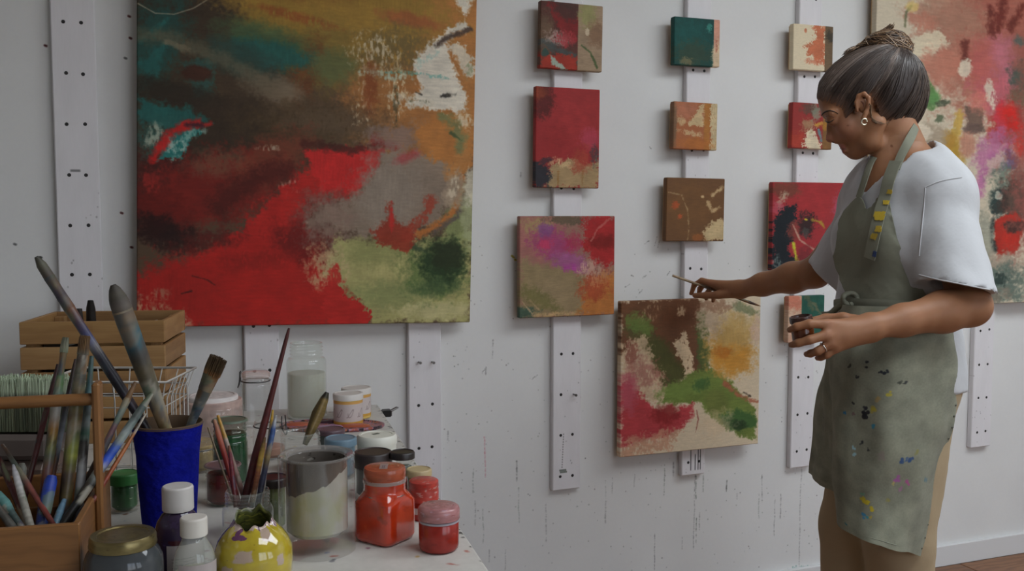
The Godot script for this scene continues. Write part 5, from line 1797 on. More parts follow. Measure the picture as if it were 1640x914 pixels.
# ------------------------------------------------------------------ crate, basket, caddy
func crate() -> void:
	var fl := at(30, 516, 2.10)
	var fr := at(263, 513, 2.14)
	var x := Vector3(fr.x - fl.x, 0, fr.z - fl.z)
	var w := x.length()
	x = x.normalized()
	var z := x.cross(Vector3.UP)
	var top := (fl.y + fr.y) * 0.5
	var h := top - TABLE_Y
	var dep := 0.235
	var bs := Basis(x, Vector3.UP, z)
	var o := Vector3(fl.x, TABLE_Y, fl.z) + x * w * 0.5 - z * dep * 0.5
	var t := thing("wooden_crate", "slatted pine crate standing behind the brushes", "crate", o, bs)
	var pine := [wood(th("#8c6c42"), th("#735330"), 0.6, 3, 0.5), wood(th("#90714a"), th("#785834"), 0.6, 4, 0.5), wood(th("#866640"), th("#6a4c2c"), 0.6, 5, 0.5)]
	var n := 5
	var gap := 0.0065
	var sh := (h - gap * (n - 1)) / n
	var k := 0
	for i in n:
		var y := sh * 0.5 + i * (sh + gap)
		for s in [-1.0, 1.0]:
			part("slat", box_mesh(Vector3(w, sh, 0.009), pine[k % 3], 0.0015), t, Transform3D(Basis(), Vector3(0, y, s * (dep * 0.5 - 0.0045))))
			part("slat", box_mesh(Vector3(dep - 0.019, sh, 0.009), pine[(k + 1) % 3], 0.0015), t, Transform3D(Basis(Vector3.UP, PI / 2), Vector3(s * (w * 0.5 - 0.0045), y, 0)))
			k += 1
	for sx in [-1.0, 1.0]:
		for sz in [-1.0, 1.0]:
			part("corner_post", box_mesh(Vector3(h - 0.012, 0.022, 0.022), pine[1], 0.001), t, Transform3D(Basis(Vector3.BACK, PI / 2), Vector3(sx * (w * 0.5 - 0.0205), h * 0.5 - 0.004, sz * (dep * 0.5 - 0.0205))))
	for i in 4:
		part("bottom_slat", box_mesh(Vector3(w - 0.02, 0.008, 0.046), pine[2], 0.001), t, Transform3D(Basis(), Vector3(0, 0.005, -0.085 + i * 0.056)))
	# what stands in the crate
	brush("black-bristled brush sticking up out of the pine crate", at(145, 481, 2.18), at(150, 640, 2.24), [[0, 0.006], [0.08, 0.010], [0.25, 0.011], [0.4, 0.007], [1, 0.006]], [[0, "#171413"], [0.25, "#1b1715"], [0.3, "#2c2826"], [1, "#2c2422"]], 0.25, 0.4, "brushes in the crate", 0.7)
	brush("short dark brush beside the black-bristled one in the crate", at(127, 494, 2.17), at(133, 640, 2.2), [[0, 0.006], [0.2, 0.009], [0.35, 0.006], [1, 0.005]], [[0, "#24201e"], [1, "#201c1a"]], 0.2, 0.35, "brushes in the crate", 0.7)
	var pad := thing("paper_pad", "sheet of white paper lying slanted inside the pine crate", "paper", o + bs * Vector3(0.02, h - 0.035, 0.02), bs * Basis(Vector3.BACK, 0.22))
	part("sheet", box_mesh(Vector3(0.16, 0.004, 0.15), mat(th("#8f8c86"), 0.7), 0.0005), pad)
	var dk := thing("paint_tin", "dark rounded tin seen through the gaps of the pine crate", "tin", o + bs * Vector3(-0.085, 0.010, -0.01), bs)
	part("tin", lathe_mesh([Vector2(0, 0), Vector2(0.05, 0), Vector2(0.052, 0.003), Vector2(0.052, h - 0.06), Vector2(0.049, h - 0.057), Vector2(0, h - 0.057)], mat(th("#232422"), 0.4), 40), dk)

func wire(t: Node3D, called: String, pts: Array, r: float, m: Material) -> void:
	var rr := []
	for p in pts:
		rr.append(r)
	part(called, tube_mesh(pts, rr, m, 6, Vector3(0.3, 0.5, 0.8).normalized()), t)

func wire_basket() -> void:
	var d := 1.60
	var c := spot(200, 1.77)
	var t := thing("wire_basket", "white wire mesh basket between the pine crate and blue cup", "basket", c, Basis(Vector3.UP, -deg_to_rad(21.5)))
	var m := mat(th("#a39f99"), 0.35)
	var top := tall(230, 608, 1.70)
	var hw := 0.094
	var hd := 0.066
	for y in [0.004, 0.03, 0.062, top - 0.046, top - 0.026, top]:
		var fl := 0.012 if y == top else 0.0
		var pts := []
		for q in [[-1, -1], [1, -1], [1, 1], [-1, 1], [-1, -1]]:
			pts.append(Vector3(q[0] * (hw + fl), y, q[1] * (hd + fl)))
		wire(t, "rim_wire" if y == top else "mesh_wire", pts, 0.0022 if y == top else 0.0012, m)
	for i in 8:
		var x := -hw + hw * 2.0 * i / 7.0
		wire(t, "mesh_wire", [Vector3(x * 1.1, top, -hd - 0.012), Vector3(x, top - 0.035, -hd), Vector3(x, 0.004, -hd), Vector3(x, 0.004, hd), Vector3(x, top - 0.035, hd), Vector3(x * 1.1, top, hd + 0.012)], 0.0012, m)
	for i in range(1, 6):
		var z := -hd + hd * 2.0 * i / 6.0
		wire(t, "mesh_wire", [Vector3(-hw - 0.012, top, z), Vector3(-hw, top - 0.035, z), Vector3(-hw, 0.004, z), Vector3(hw, 0.004, z), Vector3(hw, top - 0.035, z), Vector3(hw + 0.012, top, z)], 0.0012, m)

func caddy() -> void:
	# open bamboo caddy with a dowel handle; only its right end is in the picture
	var cr := on_level(127, 838, TABLE_Y + 0.105)
	var back := on_level(176, 752, TABLE_Y + 0.105)
	var z := Vector3(cr.x - back.x, 0, cr.z - back.z)
	var dep := z.length()
	z = z.normalized()
	var x := Vector3.UP.cross(z)
	var bs := Basis(x, Vector3.UP, z)
	var w := 0.40
	var h := 0.105
	var o := Vector3(cr.x, TABLE_Y, cr.z) - x * w * 0.5 - z * dep * 0.5
	var t := thing("brush_caddy", "open bamboo caddy with round dowel handle, full of used brushes", "caddy", o, bs)
	var bam := wood(th("#75502c"), th("#644323"), 0.45, 21, 1.6)
	part("front_panel", box_mesh(Vector3(w, h, 0.009), bam, 0.0015), t, Transform3D(Basis(), Vector3(0, h * 0.5, dep * 0.5 - 0.0045)))
	part("back_panel", box_mesh(Vector3(w, h, 0.009), bam, 0.0015), t, Transform3D(Basis(), Vector3(0, h * 0.5, -dep * 0.5 + 0.0045)))
	for s in [-1.0, 1.0]:
		part("end_panel", box_mesh(Vector3(dep - 0.019, h - 0.001, 0.009), bam, 0.0015), t, Transform3D(Basis(Vector3.UP, PI / 2), Vector3(s * (w * 0.5 - 0.0045), h * 0.5, 0)))
	part("bottom_panel", box_mesh(Vector3(w - 0.019, 0.006, dep - 0.019), bam, 0.001), t, Transform3D(Basis(), Vector3(0, 0.004, 0)))
	part("divider", box_mesh(Vector3(w - 0.02, h * 0.8, 0.006), bam, 0.001), t, Transform3D(Basis(), Vector3(0, h * 0.4 + 0.007, -0.005)))
	var up := 0.262
	for s in [-1.0, 1.0]:
		part("upright", box_mesh(Vector3(up - 0.045, 0.030, 0.011), bam, 0.003), t, Transform3D(Basis(Vector3.UP, PI / 2) * Basis(Vector3.BACK, PI / 2), Vector3(s * (w * 0.5 + 0.0055), 0.045 + (up - 0.045) * 0.5, 0)))
	part("dowel", tube_mesh([Vector3(0, 0, 0), Vector3(w * 0.5, 0, 0), Vector3(w, 0, 0)], [0.0085, 0.0085, 0.0085], bam, 16), t, Transform3D(Basis(), Vector3(-w * 0.5, up - 0.024, 0)))
	# container of pink plaster and the wide bristle brush lying on it
	var pc := thing("plastic_tub", "dusty pink tub with clear lid and black scratches, behind the caddy", "tub", spot(8, 1.60), Basis(Vector3.UP, -deg_to_rad(21.5)))
	var ph_ := tall(8, 682, 1.60)
	var ti := Image.create(128, 128, false, Image.FORMAT_RGB8)
	for y in 128:
		for xx in 128:
			var g := na(xx * 2, y * 2) * 0.10 - 0.05
			var b := th("#5e5049")
			ti.set_pixel(xx, y, Color(b.r + g, b.g + g, b.b + g))
	for k in 90:
		var px := rng.randf() * 128
		var py := 50 + rng.randf() * 70
		for q in 7:
			dab(ti, px + q * rng.randf_range(-0.5, 1.4), py + q * rng.randf_range(-1, 1), 0.9, th("#1f1b1a"), 0.6)
	part("tub", box_mesh(Vector3(0.186, ph_ - 0.045, 0.09), textured(ImageTexture.create_from_image(ti), 0.35), 0.012), pc, Transform3D(Basis(), Vector3(0, (ph_ - 0.045) * 0.5, 0)))
	part("clear_lid", box_mesh(Vector3(0.192, 0.040, 0.096), mat(th("#5f5753"), 0.12), 0.008), pc, Transform3D(Basis(), Vector3(0, ph_ - 0.022, 0)))
	var wb := thing("bristle_brush", "very wide brush of pale green bristles lying behind the dowel handle", "brush", Vector3(pc.position.x, TABLE_Y + ph_, pc.position.z) + pc.basis * Vector3(0, 0.001, 0.0), pc.basis)
	var bb := MB.new()
	var top: float = at(8, 597, 1.60).y - TABLE_Y - ph_
	bb.col = ph("#3c4034")
	bb.box(Vector3(0, top * 0.40, 0.012), Vector3(0.262, top * 0.78, 0.040), Basis(), 0.006)
	for k in 1900:
		var bx := rng.randf_range(-0.134, 0.134)
		var bz := rng.randf_range(-0.014, 0.038) if k % 2 else rng.randf_range(0.032, 0.040)
		var tip := top * rng.randf_range(0.93, 1.0)
		var g := rng.randf_range(0.75, 1.2)
		var mixed := rng.randf()
		var cs := []
		for hex in [("#474c3b" if mixed < 0.6 else "#5a604c"), ("#474c3b" if mixed < 0.6 else "#6a7059"), ("#33352f" if mixed < 0.7 else "#7d8672"), "#a6b39a", "#a9b69d"]:
			var q := ph(hex)
			cs.append(Color(q.r * g, q.g * g, q.b * g))
		var lean := rng.randf_range(-0.005, 0.005)
		bb.tube(PackedVector3Array([Vector3(bx, 0.001, bz), Vector3(bx + lean * 0.3, top * 0.45, bz), Vector3(bx + lean * 0.5, top * 0.64, bz), Vector3(bx + lean * 0.7, top * 0.76, bz), Vector3(bx + lean, tip, bz)]), PackedFloat32Array([0.0017, 0.0017, 0.0017, 0.0015, 0.0008]), 4, Vector3.RIGHT, 1.0, cs)
	part("bristles", bb.mesh(painted(0.7)), wb).set_meta("kind", "stuff")
	# brushes standing in the caddy: upper end, lower end in picture pixels and depth
	var g := "used brushes in the bamboo caddy"
	var ds := 1.40
	var e := "_"
	brush("thin dark-red brush handle leaning in the caddy", at(93, 583, 1.44), at(26, 850, 1.38), [[0, 0.0025], [0.3, 0.0042], [1, 0.0038]], [[0, "#2a1c1b"], [0.3, "#3f1a1a"], [0.7, "#451d1c"], [1, "#2b1615"]], 0.0, 0.0, g)
	brush("grey-green brush with bristles upward and white, orange paint down its handle", at(105, 540, 1.41), at(62, 855, 1.36), [[0, 0.0035], [0.05, 0.0048], [0.16, 0.0042], [0.3, 0.0068], [0.5, 0.0072], [1, 0.006]], [[0, "#4c4f42"], [0.06, "#6a6a58"], [0.12, "#3f5a4a"], [0.25, "#4d6a42"], [0.33, "#6d7577"], [0.42, "#8a8176"], [0.47, "#7d5a2c"], [0.55, "#5f5d33"], [0.62, "#3d4238"], [0.74, "#7b3f22"], [0.82, "#2c2c28"], [1, "#262320"]], 0.07, 0.2, g, 0.8, "paint_brush", true)
	brush("thin black brush behind the grey-green one", at(121, 575, 1.45), at(66, 850, 1.38), [[0, 0.002], [0.15, 0.0036], [0.6, 0.0045], [1, 0.004]], [[0, "#2a1a16"], [0.3, "#1c1817"], [0.5, "#6a6f78"], [0.6, "#24201f"], [0.72, "#6d3a24"], [0.76, "#1d1a19"], [1, "#1a1715"]], 0.0, 0.0, g)
	brush("widest olive brush in the caddy with brown bristles on top", at(136, 537, 1.40), at(98, 855, 1.36), [[0, 0.0062], [0.08, 0.0070], [0.18, 0.0078], [0.4, 0.0098], [0.6, 0.0095], [1, 0.008]], [[0, "#553d22"], [0.08, "#4d3820"], [0.1, "#4d4b40"], [0.22, "#57554a"], [0.34, "#4d5033"], [0.4, "#6a4a2a"], [0.5, "#4f553b"], [0.6, "#6f7330"], [0.7, "#3a2f26"], [0.85, "#4c4222"], [1, "#2c2519"]], 0.09, 0.2, g, 0.7, "paint_brush", true)
	brush("teal-stained brush with pale silver lower handle", at(147, 570, 1.42), at(122, 850, 1.37), [[0, 0.003], [0.2, 0.0048], [0.5, 0.0066], [0.8, 0.0066], [1, 0.006]], [[0, "#33413f"], [0.15, "#2a4748"], [0.28, "#4f6468"], [0.4, "#6d7473"], [0.45, "#3c5f52"], [0.52, "#7d7c78"], [0.8, "#8a8b8d"], [1, "#5c5c5c"]], 0.0, 0.0, g)
	brush("mauve-smeared brush leaning right over the caddy's end", at(217, 612, 1.47), at(105, 845, 1.36), [[0, 0.0028], [0.15, 0.0052], [0.3, 0.004], [0.6, 0.006], [1, 0.005]], [[0, "#57402a"], [0.12, "#5a4129"], [0.15, "#4f605c"], [0.28, "#55625e"], [0.33, "#5c4046"], [0.5, "#5d4d44"], [0.7, "#3a2f2b"], [1, "#241e1c"]], 0.12, 0.3, g)
	brush("brush with wet cobalt-blue smear leaning right against the upright", at(243, 630, 1.45), at(92, 852, 1.33), [[0, 0.003], [0.1, 0.0052], [0.3, 0.0062], [0.6, 0.0068], [1, 0.0055]], [[0, "#4d544c"], [0.12, "#47524f"], [0.26, "#57615e"], [0.36, "#8a8f93"], [0.4, "#233f88"], [0.52, "#22409a"], [0.58, "#9a9f97"], [0.66, "#20201e"], [1, "#161514"]], 0.0, 0.1, g)
	brush("slim orange-handled brush under the cobalt-smeared one", at(234, 662, 1.46), at(120, 850, 1.34), [[0, 0.0012], [0.15, 0.002], [0.3, 0.003], [1, 0.0035]], [[0, "#9c9284"], [0.16, "#7d776e"], [0.2, "#84522c"], [0.45, "#7d4520"], [0.6, "#6b2c1e"], [1, "#3d2a1c"]], 0.05, 0.2, g)
	brush("stubby bright-blue handle in the middle of the caddy", at(83, 762, 1.36), at(60, 870, 1.32), [[0, 0.006], [0.08, 0.0085], [0.5, 0.009], [1, 0.006]], [[0, "#22398c"], [0.4, "#1c3078"], [0.75, "#18244f"], [1, "#1c1e2c"]], 0.0, 0.0, g)
	brush("white-painted brush handle leaning left at the caddy's front", at(21, 744, 1.36), at(56, 870, 1.29), [[0, 0.0015], [0.12, 0.0042], [0.4, 0.005], [1, 0.0055]], [[0, "#8d8d92"], [0.3, "#9a9896"], [0.5, "#7d7a72"], [1, "#6f6c62"]], 0.0, 0.0, g)
	brush("slim red and teal brush crossing in front at the caddy", at(4, 712, 1.40), at(92, 850, 1.31), [[0, 0.002], [0.1, 0.003], [0.4, 0.0042], [1, 0.0035]], [[0, "#5a3a28"], [0.15, "#3f3a33"], [0.35, "#41564f"], [0.5, "#6a3f38"], [0.8, "#64302c"], [1, "#3f2020"]], 0.0, 0.05, g)
	brush("short dark crimson brush at the frame's left edge", at(-6, 722, 1.40), at(50, 856, 1.32), [[0, 0.002], [0.3, 0.0044], [1, 0.004]], [[0, "#35191a"], [0.5, "#3d1b1c"], [1, "#261414"]], 0.0, 0.0, g)
	brush("pale knob-ended brush low at the back of the caddy", at(35, 742, 1.46), at(30, 860, 1.42), [[0, 0.004], [0.06, 0.0068], [0.16, 0.0068], [0.22, 0.004], [1, 0.0038]], [[0, "#77786f"], [0.18, "#6c6d66"], [0.3, "#53544c"], [1, "#33332e"]], 0.0, 0.0, g)
	brush("brush with turquoise-caked bristles low in the caddy's corner", at(-4, 790, 1.31), at(52, 870, 1.28), [[0, 0.005], [0.2, 0.0075], [0.4, 0.005], [1, 0.0045]], [[0, "#3c5f5c"], [0.25, "#4d7672"], [0.4, "#33413f"], [1, "#3a3630"]], 0.25, 0.4, g)
	brush("grey-handled brush lying along the caddy's front panel", at(-8, 806, 1.29), at(40, 872, 1.27), [[0, 0.004], [0.5, 0.0055], [1, 0.005]], [[0, "#3a3c38"], [0.5, "#45433e"], [1, "#2c2a28"]], 0.0, 0.0, g)
	brush("pale-blue tipped brush beside the stubby blue handle", at(103, 800, 1.36), at(78, 866, 1.31), [[0, 0.003], [0.3, 0.005], [1, 0.004]], [[0, "#4b6478"], [0.5, "#44606f"], [1, "#2c3338"]], 0.3, 0.5, g)

func blue_cup() -> void:
	var d := 1.55
	var c := spot(272, d)
	var h := tall(272, 672, d)
	var r := wide(110, d)
	var t := thing("pottery_cup", "tall rough ultramarine-blue cup with brown rim holding brushes", "cup", c)
	var im := Image.create(128, 128, false, Image.FORMAT_RGB8)
	for y in 128:
		for x in 128:
			var g := 0.85 + na(x * 2, y * 2) * 0.25 + nb(x * 2, y * 2) * 0.12
			im.set_pixel(x, y, Color(0.075 * g, 0.10 * g, 0.52 * g))
	var bm := textured(ImageTexture.create_from_image(im), 0.85)
	bm.metallic_specular = 0.2
	var hm := NoiseTexture2D.new()
	hm.width = 256
	hm.height = 256
	hm.seamless = true
	hm.as_normal_map = true
	hm.bump_strength = 5.0
	var fn := FastNoiseLite.new()
	fn.seed = 4
	fn.frequency = 0.03
	hm.noise = fn
	bm.normal_enabled = true
	bm.normal_texture = hm
	bm.normal_scale = 0.7
	part("body", lathe_mesh([Vector2(0, 0), Vector2(r * 0.66, 0), Vector2(r * 0.70, 0.004), Vector2(r * 0.76, h * 0.12), Vector2(r * 0.84, h * 0.45), Vector2(r * 0.88, h * 0.72), Vector2(r * 0.95, h * 0.92), Vector2(r * 1.0, h * 0.985)], bm, 48, 0.008), t)
	part("rim", lathe_mesh([Vector2(r * 1.0, h * 0.975), Vector2(r * 0.995, h * 0.995), Vector2(r * 0.97, h), Vector2(r * 0.93, h * 0.985), Vector2(r * 0.86, h * 0.85), Vector2(r * 0.78, h * 0.5), Vector2(r * 0.62, h * 0.06), Vector2(0, h * 0.05)], mat(th("#4d3c2c"), 0.9), 48, 0.008), t)
	var g := "brushes in the blue cup"
	brush("long slim brush with grey bristles leaning far left in the blue cup", at(58, 411, 1.52), at(262, 728, 1.555), [[0, 0.003], [0.04, 0.0078], [0.10, 0.0085], [0.16, 0.0078], [0.26, 0.0088], [0.34, 0.0075], [0.6, 0.0085], [1, 0.006]], [[0, "#2f2d26"], [0.03, "#4b4a3c"], [0.09, "#45403a"], [0.12, "#43342f"], [0.2, "#4a3e37"], [0.26, "#5a3a28"], [0.32, "#4a3a42"], [0.4, "#3a3f66"], [0.45, "#6f707c"], [0.5, "#23212a"], [0.75, "#1c1a1f"], [1, "#181614"]], 0.1, 0.26, g, 0.8)
	brush("thick round brush with grey bristle head, blue and ochre paint on its handle", at(181, 456, 1.50), at(277, 718, 1.56), [[0, 0.004], [0.03, 0.0095], [0.09, 0.0145], [0.2, 0.0155], [0.34, 0.0148], [0.5, 0.0142], [0.75, 0.0112], [1, 0.0075]], [[0, "#332f2a"], [0.04, "#45413a"], [0.14, "#4c4640"], [0.19, "#6a5a48"], [0.24, "#4b4c46"], [0.28, "#284c56"], [0.36, "#2f4f58"], [0.42, "#3a3b38"], [0.5, "#4c4434"], [0.62, "#3f3c30"], [0.7, "#6f6654"], [0.8, "#7d6f55"], [1, "#8a7450"]], 0.15, 0.16, g)
	brush("flat brown-bristled brush with rusty ferrule leaning right in the blue cup", at(350, 572, 1.52), at(296, 702, 1.55), [[0, 0.0125], [0.12, 0.0132], [0.2, 0.0125], [0.45, 0.010], [0.7, 0.0072], [1, 0.005]], [[0, "#3a2c1c"], [0.2, "#43331f"], [0.21, "#6b4826"], [0.36, "#5e4428"], [0.45, "#4f4a3a"], [0.55, "#77726a"], [0.62, "#33474f"], [0.75, "#6f7274"], [1, "#3a4a4c"]], 0.2, 0.4, g, 0.45, "paint_brush", true)

func jar_of_brushes() -> void:
	var t := paint_jar("glass_jar", "clear jar of thin brushes behind the yellow vase", 398, 1.48, 80, 782, 0.84, 0.022, null, 0.0, null, 0.0, "", glass(Color(0.78, 0.81, 0.78), 0.15))
	var g := "thin brushes in the clear jar"
	brush("long crimson-lacquered brush, tallest in the clear jar", at(463, 525, 1.50), at(388, 815, 1.48), [[0, 0.0016], [0.04, 0.0028], [0.35, 0.0042], [0.7, 0.0066], [1, 0.0058]], [[0, "#3a1614"], [0.3, "#431818"], [0.6, "#3d1412"], [0.8, "#35100f"], [1, "#2a0d0c"]], 0.0, 0.0, g)
	brush("blue and white brush handle beside the crimson brush", at(442, 664, 1.51), at(412, 812, 1.49), [[0, 0.0018], [0.2, 0.0042], [1, 0.0045]], [[0, "#8d8a84"], [0.1, "#8a8f98"], [0.15, "#2a4272"], [0.3, "#33486b"], [0.45, "#7b6a42"], [0.6, "#33364a"], [1, "#2b2c33"]], 0.0, 0.0, g)
	brush("yellow-tipped white brush handle in the clear jar", at(437, 656, 1.52), at(418, 812, 1.49), [[0, 0.0016], [0.2, 0.0028], [1, 0.003]], [[0, "#9a7a2e"], [0.12, "#a08030"], [0.2, "#8f8c86"], [1, "#858078"]], 0.0, 0.0, g)
	brush("ochre and brown smeared handle in the clear jar", at(424, 700, 1.47), at(402, 812, 1.47), [[0, 0.002], [0.2, 0.0040], [1, 0.0042]], [[0, "#4a3326"], [0.3, "#8a7030"], [0.5, "#6b3f28"], [1, "#3a2a20"]], 0.0, 0.0, g)
	brush("orange-red brush handle leaning left in the clear jar", at(343, 672, 1.50), at(384, 812, 1.48), [[0, 0.003], [0.15, 0.0042], [1, 0.004]], [[0, "#7d5a46"], [0.2, "#8a4a36"], [0.4, "#6d1d18"], [0.7, "#5c1a17"], [1, "#33110f"]], 0.0, 0.0, g)
	brush("yellow-ended pale pink brush handle leaning left in the clear jar", at(349, 665, 1.52), at(396, 812, 1.49), [[0, 0.0022], [0.25, 0.0034], [1, 0.0042]], [[0, "#9a7226"], [0.24, "#93702c"], [0.27, "#85756c"], [0.6, "#7d625c"], [1, "#6a4a42"]], 0.0, 0.0, g)
	brush("thin tan stick leaning furthest left in the clear jar", at(333, 684, 1.53), at(376, 810, 1.50), [[0, 0.0014], [1, 0.0018]], [[0, "#6b5a42"], [1, "#54442f"]], 0.0, 0.0, g)
	brush("short magenta brush handle in the clear jar", at(367, 713, 1.47), at(378, 812, 1.46), [[0, 0.0016], [0.3, 0.0034], [1, 0.0036]], [[0, "#55202a"], [0.5, "#5c1c24"], [1, "#33130f"]], 0.0, 0.0, g)

# ------------------------------------------------------------------ soft solids: joined capsules and ellipsoids, meshed as surface nets
class Field:
	var kind := PackedInt32Array()   # 0 tapered capsule, 1 ellipsoid, 2 open sleeve, 3 hollow cut
	var a := PackedVector3Array()
	var b := PackedVector3Array()
	var ra := PackedFloat32Array()
	var rb := PackedFloat32Array()
	var k := PackedFloat32Array()
	var inv := []
	var noise: FastNoiseLite
	var amp := 0.0
	var stretch := Vector3.ONE
	var floor_y := -1e9
	var grow := 0.0

	func sleeve(p: Vector3, q: Vector3, r0: float, r1: float, soft: float, cut: Vector3) -> void:
		cone(p, q, r0, r1, soft, 2)
		inv[inv.size() - 1] = cut.normalized()

	func cone(p: Vector3, q: Vector3, r0: float, r1: float, soft := 0.02, type := 0) -> void:
		kind.append(type)
		a.append(p)
		b.append(q)
		ra.append(r0)
		rb.append(r1)
		k.append(soft)
		inv.append(Basis())

	func ball(p: Vector3, r: float, soft := 0.02) -> void:
		cone(p, p + Vector3(0, 1e-5, 0), r, r, soft)

	# axes are the columns of bs, radii in r
	func egg(p: Vector3, r: Vector3, bs: Basis, soft := 0.02, type := 1) -> void:
		kind.append(type)
		a.append(p)
		b.append(r)
		ra.append(0.0)
		rb.append(0.0)
		k.append(soft)
		inv.append(bs.inverse())

	func one(i: int, p: Vector3) -> float:
		var t := kind[i]
		if t == 1:
			var q: Vector3 = inv[i] * (p - a[i])
			var s := q / b[i]
			var k0 := s.length()
			var k1 := (s / b[i]).length()
			if k1 < 1e-6:
				return -minf(b[i].x, minf(b[i].y, b[i].z))
			return k0 * (k0 - 1.0) / k1 - grow
		var ab := b[i] - a[i]
		var l2 := ab.length_squared()
		if t == 2:
			var h2 := (p - a[i]).dot(ab) / l2
			var hc := clampf(h2, 0.0, 1.4)
			var dd := p.distance_to(a[i] + ab * hc)
			var rr := lerpf(ra[i], rb[i], hc)
			var len_ := sqrt(l2)
			var d := maxf(dd - rr, (p - b[i]).dot(inv[i]))
			# the hollow of the sleeve's end
			return maxf(d, -maxf(dd - rr + 0.022, (0.55 - h2) * len_))
		var h := clampf((p - a[i]).dot(ab) / maxf(l2, 1e-9), 0.0, 1.0)
		var d0 := p.distance_to(a[i] + ab * h) - lerpf(ra[i], rb[i], h)
		return d0 - (grow if t == 0 else 0.0)

	func eval(p: Vector3, list: PackedInt32Array) -> float:
		var d := 1e3
		for i in list:
			var e := one(i, p)
			if kind[i] == 3:
				var hk := maxf(k[i] - absf(d + e), 0.0) / k[i]
				d = maxf(d, -e) + hk * hk * k[i] * 0.25
			else:
				var hh := maxf(k[i] - absf(d - e), 0.0) / k[i]
				d = minf(d, e) - hh * hh * k[i] * 0.25
		if amp > 0.0 and absf(d) < amp * 3.0:
			d += noise.get_noise_3dv(p * stretch) * amp
		return maxf(d, floor_y - p.y)

	func everything() -> PackedInt32Array:
		return PackedInt32Array(range(kind.size()))

	# first hit of a ray from o along r; the nearest pass when it misses
	func trace(o: Vector3, r: Vector3, t0: float, t1: float) -> Vector3:
		var list := everything()
		var u := r.normalized()
		var t := t0
		var best := 1e3
		var bt := t0
		for s in 90:
			var d := eval(o + u * t, list)
			if d < best:
				best = d
				bt = t
			if d < 0.0006 or t > t1:
				break
			t += maxf(d * 0.9, 0.001)
		return o + u * bt

	func gradient(p: Vector3) -> Vector3:
		var l := everything()
		var e := 0.003
		return Vector3(eval(p + Vector3(e, 0, 0), l) - eval(p - Vector3(e, 0, 0), l), eval(p + Vector3(0, e, 0), l) - eval(p - Vector3(0, e, 0), l), eval(p + Vector3(0, 0, e), l) - eval(p - Vector3(0, 0, e), l)).normalized()

